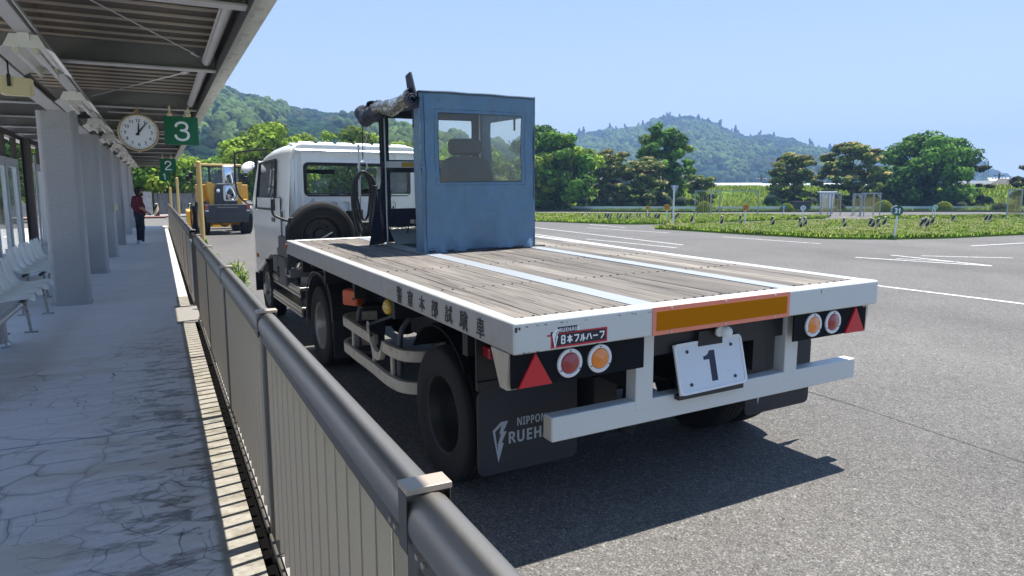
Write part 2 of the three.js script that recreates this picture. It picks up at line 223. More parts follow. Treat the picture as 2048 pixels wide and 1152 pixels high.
// ---------------------------------------------------------------- ground
const inPoly = (p, x, z) => { let c = false; for (let i = 0, j = p.length - 1; i < p.length; j = i++) if (p[i][1] > z !== p[j][1] > z && x < ((p[j][0] - p[i][0]) * (z - p[i][1])) / (p[j][1] - p[i][1]) + p[i][0]) c = !c; return c; };
{ const g = new THREE.PlaneGeometry(2500, 2500).rotateX(-PI / 2).translate(0, GY - 0.05, 0); const o = struct('ground', g, M.grass); o.userData.label = 'green grass ground reaching to the foot of the hills'; }
function colored(g, f) { const p = g.attributes.position, c = new Float32Array(p.count * 3); for (let i = 0; i < p.count; i++) { const v = f(p.getX(i), p.getZ(i)); c[3 * i] = v * 1.01; c[3 * i + 1] = v; c[3 * i + 2] = v * 0.985; } g.setAttribute('color', new THREE.BufferAttribute(c, 3)); return g; }
{ // the asphalt yard: old surface, paler and darker in patches and drag lines
  const far0 = [gp(330, 425), gp(700, 423), gp(1067, 423), gp(1330, 425), gp(1700, 424), gp(2048, 424), gp(2500, 424)];
  const nx = 110, nz = 150, g = grid(nx, nz, (u, v) => {
    const x = 0.40 + Math.pow(u, 1.7) * 96; let zf = -58;
    for (let i = 0; i < far0.length - 1; i++) if (x >= far0[i][0] && x <= far0[i + 1][0]) zf = mix(far0[i][1], far0[i + 1][1], (x - far0[i][0]) / (far0[i + 1][0] - far0[i][0]));
    if (x > far0[far0.length - 1][0]) zf = far0[far0.length - 1][1];
    return [x, GY, mix(14, zf, v)];
  });
  colored(g, (x, z) => 0.96 + 0.5 * (fbm(x * 0.45, z * 0.10, 201, 4) - 0.5) + 0.3 * (fbm(x * 1.7, z * 1.4, 202, 3) - 0.5)); boxUV(g);
  const o = new THREE.Mesh(g, M.asphalt); o.name = 'asphalt_yard'; o.userData = { kind: 'structure', label: 'grey asphalt driving yard' }; scene.add(o);
  const g2 = colored(grid(20, 12, (u, v) => [mix(-14, 0.401, u), GY - 0.0, mix(-36.02, -53, v)]), () => 1.15); boxUV(g2);
  const o2 = new THREE.Mesh(g2, M.asphalt); o2.name = 'access_road'; o2.userData = { kind: 'structure', label: 'pale asphalt road crossing beyond the platform end' }; scene.add(o2);
}
{ // painted lines
  const ln = (a, b, w, y = GY + 0.005) => { const dx = b[0] - a[0], dz = b[1] - a[1], l = Math.hypot(dx, dz); return put(new THREE.PlaneGeometry(w, l).rotateX(-PI / 2), (a[0] + b[0]) / 2, y, (a[1] + b[1]) / 2, 0, Math.atan2(dx, dz)); };
  struct('lane_line', ln([15.55, -28.6], [14.5, -16.8], 0.13), M.paintLine);
  struct('lane_line', [ln([13.1, -24], [11.2, -7.8], 0.13), ln([11.2, -7.8], [11.42, -2], 0.13)], M.paintLine);
  struct('lane_line', ln([13.32, -20.5], [13.58, -16], 0.12), M.paintLine);
  struct('lane_line', ln([18.45, -19.2], [18.75, -15.2], 0.12), M.paintLine);
  struct('lane_line', ln([19.5, -29.7], [19.3, -26.4], 0.13), M.paintLine);
  struct('lane_line', [ln([17.6, -27], [18.3, -22], 0.12)], M.paintLine);
  struct('lane_line', ln([22.05, -12.5], [25.5, -12.45], 0.13), M.paintLine);
  const o = struct('arrow_marking', [ln([15.6, -11.6], [16.5, -8.85], 0.15), ln([17.0, -11.6], [16.52, -8.9], 0.14, GY + 0.006), ln([16.2, -10.9], [16.7, -9.7], 0.1, GY + 0.0075), ln([17.5, -11.1], [18.95, -9.7], 0.13)], M.paintLine); o.userData.label = 'white painted arrow on the yard';
  struct('surface_seam', [ln([4.78, -16], [4.74, -9], 0.008, GY + 0.004), ln([4.74, -9], [4.67, -5.2], 0.006, GY + 0.0045), ln([4.67, -5.2], [4.70, -3.4], 0.009, GY + 0.005), ln([4.70, -3.4], [4.61, -2.2], 0.006, GY + 0.0045), ln([4.61, -2.2], [4.64, 3], 0.007, GY + 0.004)], M.tar);
}
{ // platform: slabs with open joints, the gutter strip beside it and the kerb the fence stands behind
  const root = new THREE.Group(); root.name = 'platform'; root.userData = { kind: 'structure', label: 'grey blue painted concrete platform under the canopy' }; scene.add(root);
  const js = [4, 1.38, -4.985, -11.36, -17.7, -24.1, -30.4, -36];
  for (let i = 0; i < js.length - 1; i++) {
    const a = js[i] - (i ? 0.004 : 0), b = js[i + 1] + 0.004, near = i === 1 || i === 2, g = near ? [X0(-2.6, 0.305, -0.3, 0, b, a)] : [X0(-9, 0.305, -0.3, 0, b, a)];
    const o = obj('floor_slab', g, near ? M.floorNear : M.floor, root);
    if (near) { const p = o.geometry.attributes.position, uv = o.geometry.attributes.uv; for (let k = 0; k < p.count; k++) uv.setXY(k, (p.getX(k) + 2.6) / 2.905, (p.getZ(k) + 11.36) / 9.96); obj('floor_slab', X0(-9, -2.604, -0.3, 0, b, a), M.floor, root); }
  }
  obj('joint_sealant', X0(-2.6, 0.30, -0.012, -0.0015, -4.9889, -4.9811), mat([0.045, 0.13, 0.34], 0.5), root);
  obj('sealant_smear', [X0(-2.6, -0.7, 0.0005, 0.001, -4.995, -4.986), X0(-0.7, 0.12, 0.0005, 0.001, -4.992, -4.984)], mat([0.10, 0.17, 0.29], 0.6), root);
  const gt = struct('gutter_strip', [X0(0.306, 0.395, -0.4, -0.098, -36, 6)], M.soil); gt.userData.label = 'dark dirty gutter between platform and fence';
  const kb = struct('gutter_kerb', [X0(0.396, 0.50, -0.4, GY + 0.012, -36, 6)], M.kerbConc); kb.userData.label = 'pale concrete edging under the fence';
}
// ---------------------------------------------------------------- canopy
const onZ = (px, py, z) => { const r = ray(px, py), t = (z - 0) / r.z; return [r.x * t, 1.55 + r.y * t, z]; };
const colZ = [-11.35, -15.55, -19.25, -23.8, -29.4, -34.8];
{
  const t = thing('platform_canopy', 'long dark steel canopy roof over the platform with pale fascia edge', 'canopy');
  const nz = 440, prof = (v) => { const z = mix(3, -36.4, v), f = ((z / 0.3) % 1 + 1) % 1; return f < 0.42 ? 0 : f < 0.5 ? (f - 0.42) / 0.08 : f < 0.92 ? 1 : (1 - f) / 0.08; };
  const zs = []; for (let k = 0; k * 0.3 < 39.6; k++) for (const f of [0, 0.08, 0.46, 0.54]) zs.push([3 - (k + f) * 0.3, f === 0.08 || f === 0.46 ? 0 : 1]);
  const sheet = grid(1, zs.length - 1, (u, v) => { const [z, h] = zs[Math.round(v * (zs.length - 1))]; return [mix(0.62, -2.8, u), 2.945 + 0.055 * h, z]; }).toNonIndexed(); sheet.computeVertexNormals();
  const rs = obj('corrugated_roof_sheet', [sheet, X0(-2.8, 0.74, 3.03, 3.06, -36.4, 3)], M.deckRoof, t); rs.material.side = THREE.DoubleSide;
  for (let k = 0; k * 0.3 < 39; k++) obj('roof_lip', X0(-2.75, 0.58, 2.925, 2.9445, 3 - (k + 0.05) * 0.3 - 0.012, 3 - (k + 0.05) * 0.3), M.ribLit, t);  // thin strips, their pale colour painted as light along the rib edges
  for (const z of [0.4, -2.2, -4.94, -7.62, ...colZ, -13.4, -17.4, -21.5, -26.6, -32.1, -36.2]) {
    obj('rafter', [X0(-2.8, 0.585, 2.735, 2.93, z - 0.006, z + 0.006), X0(-2.8, 0.585, 2.931, 2.942, z - 0.06, z + 0.06)], M.beam, t);
    obj('rafter_flange', X0(-2.8, 0.585, 2.72, 2.734, z - 0.065, z + 0.065), M.beamPale, t);
    const bolts = []; for (const x of [0.42, 0.50, -0.3, -0.42]) for (const y of [2.79, 2.87]) bolts.push(CY(0.016, 0.016, 0.03, x, y, z + 0.018, PI / 2, 0, 6));
    obj('splice_plate', [X0(0.38, 0.54, 2.755, 2.905, z + 0.0065, z + 0.014), X0(-0.48, -0.24, 2.755, 2.905, z + 0.0065, z + 0.014), ...bolts], M.beam, t);
  }
  for (const x of [-1.15, -2.6]) { obj('long_beam', [X0(x - 0.008, x + 0.008, 2.64, 2.718, -36.3, 3), X0(x - 0.09, x + 0.09, 2.702, 2.7185, -36.3, 3)], M.beam, t); obj('beam_flange', X0(x - 0.09, x + 0.09, 2.622, 2.638, -36.3, 3), M.beamPale, t); }
  obj('eave_channel', [X0(0.586, 0.598, 2.70, 3.02, -36.4, 3)], M.dark, t);
  const fz = [3, 0.45, -2.22, -4.9, -7.6, -10.2, -12.9, -15.6, -18.3, -21, -23.7, -26.4, -29.1, -31.8, -34.4, -36.4];
  for (let i = 0; i < fz.length - 1; i++) obj('fascia_panel', X0(0.602, 0.738, 2.73, 3.07, fz[i + 1] + 0.002, fz[i] - 0.002), M.fascia, t);
  for (const [a, b] of [[-5.06, -7.5], [-7.74, -11.2], [-11.5, -13.28], [-13.52, -15.4]]) obj('eave_pipe', CY(0.042, 0.042, a - b, 0.50, 2.80, (a + b) / 2, PI / 2, 0, 16), M.beamPale, t);
  obj('eave_pipe', CY(0.042, 0.042, 4.6, 0.50, 2.80, -2.5, PI / 2, 0, 16), M.beamPale, t);
  obj('added_eave_overhang', [X0(0.741, 0.866, 2.955, 2.965, -36.4, 3), X0(0.856, 0.866, 2.966, 3.06, -36.4, 3)], M.fascia, t);  // unseen overhang added to push out the canopy shadow edge
  const rods = [[[0.44, 2.84, -7.5], [-0.75, 2.92, -5.05]], [[0.36, 2.78, -8.1], [-0.72, 2.84, -11.2]], [[0.44, 2.84, -2.3], [-0.75, 2.92, -4.85]], [[0.44, 2.84, -15.4], [-0.75, 2.92, -13.5]]];
  for (const [a, b] of rods) { const d = V3(...b).sub(V3(...a)).normalize(); obj('brace_rod', [BAR(a, b, 0.012, 0.012, 1), BAR(a, V3(...a).addScaledVector(d, 0.16).toArray(), 0.03, 0.022)], M.rod, t); }
  obj('cable_track', [X0(-0.83, -0.73, 2.672, 2.718, -36.2, 3)], M.beamPale, t);
  obj('conduit', [BAR([-0.70, 2.69, 3], [-0.70, 2.69, -36], 0.022, 0.022, 1), BAR([-0.55, 2.66, -11.4], [0.5, 2.66, -11.4], 0.02, 0.02, 1), BAR([-0.5, 2.68, -15.6], [0.5, 2.68, -15.6], 0.02, 0.02, 1)], M.beamPale, t);
  const boxes = []; for (const z of [-8.05, -12.6, -14.2]) { boxes.push(X0(-0.56, -0.40, 2.86, 2.875, z - 0.05, z + 0.05), X0(-0.56, -0.548, 2.86, 2.94, z - 0.05, z + 0.05), X0(-0.412, -0.40, 2.86, 2.94, z - 0.05, z + 0.05)); }
  obj('strap_bracket', boxes, M.beam, t);
}
{ // columns: rounded rectangular concrete shafts
  const shape = rrect(-0.228, 0.228, -0.19, 0.19, 0.075, 6).map(([x, z]) => [x, z]);
  const proto = thing('concrete_column', '', 'column', [-1.15, 0, colZ[0]], 0, 'grey columns under the canopy');
  obj('shaft', put(EX(shape, 2.62), 0, 0.0, 0, -PI / 2), M.column, proto);
  obj('base_fillet', put(EX(rrect(-0.238, 0.238, -0.2, 0.2, 0.08, 6), 0.03), 0, 0, 0, -PI / 2), M.column, proto);
  const lab = ['nearest thick grey blue stippled concrete column beside the white seats', 'second grey blue concrete column from the camera', 'third grey column, with a thin conduit running up to the lights', 'fourth grey column along the platform', 'fifth grey column, standing left of the man in maroon', 'farthest grey column at the end of the platform'];
  proto.userData.label = lab[0];
  for (let i = 1; i < colZ.length; i++) copy(proto, [-1.16, 0, colZ[i]], 0, lab[i]);
  const c = thing('switch_box', 'small cream switch box on a thin conduit up the third column', 'switch box', [-0.905, 0, -19.05]);
  obj('box', RB(0.05, 0.14, 0.11, 0.008, 0.012, 1.19, 0.06), M.cream, c);
  obj('conduit', TU([[0.012, 1.26, 0.06], [0.012, 2.35, 0.06], [0.03, 2.5, 0.06], [0.14, 2.58, 0.06]], 0.011, 30, 8), M.beamPale, c);
}
{ // strip lights
  const p = thing('strip_light', '', 'light fitting', [-0.78, 2.67, -6.75], 0, 'twin tube lights under the canopy');
  obj('body', X0(-0.035, 0.035, -0.05, 0, -0.64, 0.64), M.fixture, p);
  obj('reflector', [B(0.185, 0.006, 1.22, -0.098, -0.076, 0, 0, 0, 0.55), B(0.185, 0.006, 1.22, 0.098, -0.076, 0, 0, 0, -0.55), X0(-0.03, 0.03, -0.058, -0.052, -0.61, 0.61)], M.fixture, p);
  for (const z of [-0.63, 0.612]) obj('end_plate', put(EX([[-0.13, -0.10], [-0.085, -0.01], [0.085, -0.01], [0.13, -0.10]], 0.018), 0, 0, z), M.fixture, p);
  for (const x of [-0.058, 0.058]) { obj('tube', CY(0.0145, 0.0145, 1.16, x, -0.118, 0, PI / 2, 0, 12), M.tube, p); for (const z of [-0.59, 0.59]) obj('socket', [RB(0.04, 0.09, 0.035, 0.012, x, -0.088, z), CY(0.022, 0.022, 0.035, x, -0.12, z, PI / 2, 0, 12)], M.socket, p); }
  p.userData.label = 'nearest twin tube strip light, at the top left above the cream loudspeaker';
  for (let i = 1; i < 9; i++) copy(p, [-0.78, 2.67, -6.75 - i * 3.2], 0, nth[i] + ' white twin tube strip light from the camera along the canopy beam');
}
{
  const t = thing('loudspeaker', 'small cream horn loudspeaker hanging on a dark bracket at top left', 'loudspeaker', [-1.0, 2.436, -7.25], 0.12); t.scale.setScalar(0.66); obj('hanger', [X0(-0.09, -0.07, 0.1, 0.42, -0.01, 0.01)], M.dark, t);
  obj('housing', [put(EX([[-0.17, -0.10], [-0.17, 0.08], [-0.15, 0.1], [0.15, 0.085], [0.17, 0.07], [0.17, -0.1], [0.14, -0.115], [-0.13, -0.115]], 0.14, [], 0.008), 0, 0, -0.07)], M.cream, t);
  obj('front_rim', [X0(0.12, 0.135, -0.115, 0.09, 0.079, 0.086)], M.cream, t); obj('bracket', [X0(-0.1, -0.06, -0.02, 0.13, 0.085, 0.095), X0(-0.1, -0.06, 0.1, 0.13, -0.08, 0.095)], M.dark, t);
}
{ // clock
  const c = onZ(277, 265, -11.17), t = thing('wall_clock', 'round white faced clock with tan rim hanging from the canopy', 'clock', c, 0);
  obj('case', put(LA([[0, -0.06], [0.24, -0.06], [0.258, -0.03], [0.258, 0.02], [0.25, 0.04], [0.236, 0.042], [0.228, 0.02], [0, 0.02]], 48), 0, 0, 0, PI / 2), M.clockRim, t);
  const face = canvasTex(1024, 1024, (g, w) => {
    g.fillStyle = '#dfe4ea'; g.fillRect(0, 0, w, w); g.translate(w / 2, w / 2); g.fillStyle = '#15171c'; g.font = 'bold 132px sans-serif'; g.textAlign = 'center'; g.textBaseline = 'middle';
    for (let i = 1; i <= 12; i++) g.fillText(String(i), 366 * Math.sin(i * PI / 6), -366 * Math.cos(i * PI / 6) + 4);
    for (let i = 0; i < 60; i++) { g.beginPath(); g.arc(468 * Math.sin(i * PI / 30), -468 * Math.cos(i * PI / 30), i % 5 ? 6 : 12, 0, 7); g.fill(); }
  });
  obj('face', put(new THREE.CircleGeometry(0.229, 48), 0, 0, 0.0215), new THREE.MeshStandardMaterial({ map: face, roughness: 0.5 }), t, true);
  obj('hour_hand', put(EX([[-0.012, -0.04], [0.012, -0.04], [0.007, 0.13], [-0.007, 0.13]], 0.003), 0, 0, 0.026, 0, 0, -0.06), M.black, t);
  obj('minute_hand', put(EX([[-0.012, -0.05], [0.012, -0.05], [0.005, 0.185], [-0.005, 0.185]], 0.003), 0, 0, 0.031, 0, 0, -0.68), M.black, t);
  obj('hanger', [CY(0.03, 0.045, 0.05, 0, 0.275, -0.01), CY(0.012, 0.012, 0.1, 0, 0.31, -0.01), X0(-0.05, 0.05, 0.325, 0.335, -0.05, 0.04)], M.clockRim, t); obj('knob', CY(0.012, 0.009, 0.03, 0, -0.27, 0), M.clockRim, t);
}
{ // numbered hanging signs
  const tx = (s) => canvasTex(256, 240, (g, w, h) => {
    g.fillStyle = '#00613f'; g.fillRect(0, 0, w, h); g.strokeStyle = '#e2e8ea'; g.lineWidth = 21; g.lineCap = 'round'; g.lineJoin = 'round'; g.beginPath();
    if (s === 3) { g.moveTo(88, 78); g.bezierCurveTo(92, 40, 172, 34, 172, 82); g.bezierCurveTo(172, 112, 146, 116, 126, 116); g.moveTo(126, 116); g.bezierCurveTo(152, 116, 180, 124, 180, 158); g.bezierCurveTo(178, 212, 88, 212, 82, 162); }
    if (s === 2) { g.moveTo(86, 88); g.bezierCurveTo(84, 32, 172, 30, 172, 84); g.bezierCurveTo(172, 126, 92, 148, 86, 196); g.lineTo(178, 196); }
    if (s === 1) { g.moveTo(104, 76); g.lineTo(134, 48); g.lineTo(140, 196); }
    g.stroke();
  });
  const mk = (s, px, py, z, label) => {
    const t = thing('number_sign', label, 'sign', onZ(px, py, z), 0, 'green numbered platform signs');
    obj('panel', RB(0.445, 0.395, 0.03, 0.008, 0, 0, 0), M.signGreen, t); obj('numeral_face', quad(0.438, 0.388, 0, 0, 0.0162), new THREE.MeshStandardMaterial({ map: tx(s), roughness: 0.4 }), t, true);
    for (const x of [-0.14, 0.1]) obj('hanger', [RB(0.07, 0.045, 0.04, 0.008, x, 0.225, 0), X0(x - 0.012, x + 0.012, 0.24, 0.34, -0.006, 0.006)], M.cream, t);
  };
  mk(3, 363, 262, -11.2, 'green square sign with a white 3, nearest under the canopy'); mk(2, 336, 331, -23.7, 'green sign with a white 2 farther along the canopy'); mk(1, 329, 353, -34.7, 'small far green sign with a white 1');
}
{ // glazed waiting-room partitions on the left
  const part0 = (name, label, z0, z1, n) => {
    const t = thing(name, label, 'glass partition', [-2.3, 0, 0]), st = (z1 - z0) / n;
    obj('sill', [X0(-0.09, 0.09, 0.30, 0.42, z1, z0), X0(-0.05, 0.05, 0, 0.30, z1, z0)], M.alu, t); obj('header', X0(-0.05, 0.05, 2.04, 2.14, z1, z0), M.alu, t); obj('top_rail', X0(-0.05, 0.05, 2.52, 2.62, z1, z0), M.brownSteel, t);
    for (let i = 0; i <= n; i++) { const z = z0 + st * i; obj('mullion', [X0(-0.045, 0.045, 0.42, 2.04, z - 0.05, z + 0.05)], M.alu, t); obj('transom_post', X0(-0.04, 0.04, 2.14, 2.52, z - 0.06, z + 0.06), M.brownSteel, t); if (i < n) { obj('frame', [X0(-0.03, 0.03, 0.421, 0.47, z + st + 0.055, z - 0.055), X0(-0.03, 0.03, 1.99, 2.039, z + st + 0.055, z - 0.055), X0(-0.025, 0.025, 0.471, 1.989, z - 0.085, z - 0.055), X0(-0.025, 0.025, 0.471, 1.989, z + st + 0.055, z + st + 0.085)], M.alu, t); obj('pane', X0(-0.003, 0.003, 0.471, 1.989, z + st + 0.086, z - 0.086), M.glass, t); } }
    return t;
  };
  part0('glass_partition', 'grey aluminium glazed partition at the far left edge', -11.2, -15.6, 4);
  part0('glass_partition', 'glazed partition behind the columns beyond the open gap', -17.3, -23.9, 5);
  const s = thing('steel_post', 'dark brown steel post left of the nearest column', 'post', [-2.3, 0, -16.95]);
  obj('web', X0(-0.06, 0.06, 0, 2.62, -0.008, 0.008), M.brownSteel, s); obj('flange', X0(0.061, 0.075, 0, 2.62, -0.08, 0.08), M.brownSteel, s); obj('flange', X0(-0.075, -0.061, 0, 2.62, -0.08, 0.08), M.brownSteel, s);
  const d = thing('drain_pipe', 'thin pale drain pipe beside the brown steel post', 'pipe', [-2.2, 0, -17.2]); obj('pipe', CY(0.02, 0.02, 2.3, 0, 1.15, 0, 0, 0, 10), M.beamPale, d); obj('clamp', [CY(0.027, 0.027, 0.03, 0, 0.5, 0), CY(0.027, 0.027, 0.03, 0, 1.5, 0)], M.alu, d);
}
{ // rows of moulded seats
  const st = [[0, 0.385, 0.34], [-0.008, 0.405, 0.39], [-0.035, 0.422, 0.415], [-0.10, 0.427, 0.43], [-0.2, 0.412, 0.435], [-0.30, 0.405, 0.43], [-0.37, 0.43, 0.42], [-0.405, 0.50, 0.415], [-0.43, 0.60, 0.41], [-0.452, 0.69, 0.38], [-0.463, 0.73, 0.33], [-0.468, 0.75, 0.24]];
  const ring = ([x, y, w], i) => { const a = st[Math.max(0, i - 1)], b = st[Math.min(st.length - 1, i + 1)], tx = b[0] - a[0], ty = b[1] - a[1], l = Math.hypot(tx, ty), nx = ty / l, ny = -tx / l, o = [], h = 0.006; for (let k = 0; k <= 10; k++) { const s = k / 5 - 1, c = 0.028 * s * s; o.push([x + nx * (h - c), y + ny * (h) + c * (i < 6 ? 1 : 0.3), s * w / 2]); } for (let k = 10; k >= 0; k--) { const s = k / 5 - 1, c = 0.028 * s * s; o.push([x - nx * h - nx * c, y - ny * h + c * (i < 6 ? 1 : 0.3), s * w / 2]); } return o; };
  const fine = []; const cv = new THREE.CatmullRomCurve3(st.map((p) => V3(...p))); for (let i = 0; i <= 34; i++) fine.push(cv.getPoint(i / 34).toArray()); st.length = 0; st.push(...fine);
  const shell = loft(st.map(ring)); const endcap = (k) => { const r = ring(st[k], k); return grid(10, 1, (u, v) => r[v < 0.5 ? Math.round(u * 10) : 21 - Math.round(u * 10)]); };
  const row = (label, x, z0, n) => {
    const t = thing('seat_row', label, 'seat row', [x, 0, z0], 0, 'rows of white moulded seats');
    for (let i = 0; i < n; i++) { const o = obj('seat_shell', [shell.clone(), endcap(0), endcap(st.length - 1)].map((g) => put(g.clone(), 0, 0, -0.5 * i)), M.seat, t); o.material.side = THREE.DoubleSide; }
    obj('beam', [X0(-0.13, -0.10, 0.365, 0.395, -0.5 * n + 0.3, 0.2), X0(-0.33, -0.30, 0.355, 0.385, -0.5 * n + 0.3, 0.2)], M.dark, t);
    for (const z of [-0.25 - 0.0, -0.5 * (n - 1) - 0.1]) { obj('leg', BAR([-0.13, 0.37, z], [-0.095, 0.012, z], 0.028, 0.02), M.rustLeg, t); obj('leg', BAR([-0.32, 0.36, z], [-0.36, 0.012, z], 0.028, 0.02), M.rustLeg, t); obj('foot', [X0(-0.16, -0.03, 0, 0.012, z - 0.025, z + 0.025), X0(-0.42, -0.29, 0, 0.012, z - 0.025, z + 0.025)], M.rustLeg, t); }
  };
  row('nearer row of white moulded plastic seats at the left edge', -1.255, -8.92, 4);
  row('farther row of white moulded seats behind the nearest column', -1.45, -11.95, 6);
  const b = thing('ribbed_bench', 'low silver ribbed bench top on a round pedestal, cut by left edge', 'bench', [-1.60, 0, -7.4]);
  const ribs = []; for (let i = 0; i < 13; i++) ribs.push(RB(0.036, 0.012, 2.24, 0.005, -0.27 + i * 0.042, 0.43, 0));
  obj('top', [RB(0.60, 0.055, 2.3, 0.025, 0, 0.397, 0), ...ribs], M.steel, b); obj('pedestal', put(LA([[0.14, 0], [0.135, 0.03], [0.115, 0.05], [0.11, 0.37]], 24), 0.04, 0, -1.06), M.steel, b); obj('pedestal', put(LA([[0.14, 0], [0.135, 0.03], [0.115, 0.05], [0.11, 0.37]], 24), 0.04, 0, 0.9), M.steel, b);
}
// ---------------------------------------------------------------- fence
{
  const FX = 0.385, half = [[-0.036, 0.962], [-0.0385, 0.972], [-0.0385, 0.985], [-0.0368, 1.0], [-0.032, 1.014], [-0.0245, 1.0255], [-0.012, 1.0335], [0.004, 1.0365], [0.018, 1.0345], [0.029, 1.027], [0.0365, 1.013], [0.0392, 0.995], [0.039, 0.978], [0.037, 0.965], [0.034, 0.960], [0.0, 0.960], [-0.033, 0.960]];
  const railGeo = (a, b) => loft([a, b].map((z) => half.map(([x, y]) => [x, y, z])));
  const lowS = [[-0.02, 0.94], [-0.02, 0.962], [0.02, 0.962], [0.02, 0.94]];
  const post = () => [RB(0.048, 1.10, 0.06, 0.004, 0, 0.46, 0)];
  const finG = boxUV(join([X0(-0.0145, 0.0125, -0.435, 0.435, 0.0068, 0.0102), X0(-0.0145, 0.0125, -0.435, 0.435, -0.0102, -0.0068), X0(0.0126, 0.0155, -0.435, 0.435, -0.0102, 0.0102)]));
  const fence = (label, z0, n, pitch) => {
    const t = thing('platform_fence', label, 'fence', [FX, 0, z0], 0, 'bronze fence sections along the platform');
    for (let i = 0; i <= n; i++) {
      const z = -i * pitch, end = i === 0 || i === n;
      obj('post', put(join(post()), 0, -0.005, z), M.postBronze, t); obj('post_collar', X0(-0.0405, -0.0388, 0.93, 1.0365, z - 0.022, z + 0.022), M.postBronze, t); obj('post_collar', X0(0.0398, 0.0415, 0.93, 1.0365, z - 0.022, z + 0.022), M.postBronze, t); obj('post_foot', RB(0.056, 0.03, 0.068, 0.004, 0, -0.082, z), M.postBronze, t);
      obj('post_cap', [RB(0.084, 0.012, 0.050, 0.002, 0.0015, 1.043, z)], M.cap, t);
      if (i === n) break;
      obj('top_rail', railGeo(z - 0.0, z - pitch), M.railBronze, t);
      obj('rail_insert', X0(-0.033, 0.03, 0.925, 0.9595, z - pitch + 0.029, z - 0.029), M.postBronze, t);
      obj('bottom_rail', [X0(-0.036, -0.026, 0.02, 0.05, z - pitch + 0.029, z - 0.029), X0(0.022, 0.034, 0.02, 0.05, z - pitch + 0.029, z - 0.029)], M.postBronze, t);
      const m = Math.round(pitch / 0.1253);
      for (let k = 1; k < m; k++) { const o = new THREE.Mesh(finG, M.fin); o.name = 'slat'; o.position.set(-0.006, 0.495, z - (k * pitch) / m); t.add(o); }
      for (const s of [0.06, pitch - 0.06]) obj('bolt', [CY(0.006, 0.006, 0.006, -0.035, 0.945, z - s, 0, PI / 2, 8), CY(0.006, 0.006, 0.006, -0.035, 0.945, z - s - (s < 1 ? 0.03 : -0.03), 0, PI / 2, 8)], M.cap, t);
    }
    return t;
  };
  fence('nearest bronze slatted fence section, running past the flatbed trailer', 0.9, 5, 2.0);
  fence('far bronze slatted fence section beyond the gap with the pale plate', -10.3, 12, 2.0);
  const c = thing('gate_chain', 'slack pale chain hanging down the post at the fence gap', 'chain', [0.345, 0, -10.25]);
  const links = []; for (let i = 0; i < 36; i++) links.push(put(new THREE.TorusGeometry(0.011, 0.0035, 6, 10), 0, 0.86 - i * 0.0195, 0.0, 0, i % 2 ? PI / 2 : 0, 0)); for (let i = 0; i < 10; i++) links.push(put(new THREE.TorusGeometry(0.011, 0.0035, 6, 10), -0.0 + 0.01 * Math.sin(i), 0.87 + 0.004 * (i % 2), -0.01 - i * 0.012, PI / 2, i, 0));
  obj('chain_links', links, M.galv, c); obj('hook', RB(0.03, 0.05, 0.03, 0.008, 0.01, 0.89, 0), M.galv, c);
  const pl = obj('cover_plate', RB(0.27, 0.012, 1.36, 0.003, 0.245, 0.0075, -9.68), mat([0.22, 0.21, 0.19], 0.8)); tag(pl, 'pale metal plate bridging the gutter at the fence gap', 'cover plate');
  const pl2 = copy(pl, [0.0, 0, -24.2], 0, 'far pale metal plate bridging the gutter near the platform end'); pl2.scale.set(1, 1, 1);
  // yellow posts along the kerb
  const yp = (label, x, z, h) => { const t = thing('yellow_post', label, 'post', [x, GY, z], 0, 'tall cream yellow posts behind the fence'); obj('shaft', put(LA([[0.075, 0], [0.075, h - 0.05], [0.06, h - 0.015], [0.03, h], [0, h + 0.003]], 20)), M.yellowPost, t); };
  yp('tall cream yellow post in front of the wheel loader', 1.17, -23.6, 2.58); yp('thin yellow post behind the fence, right of the far 1 sign', 1.07, -46, 2.5); yp('farthest and shortest yellow post, by the end wall', 0.75, -51, 1.95);
}
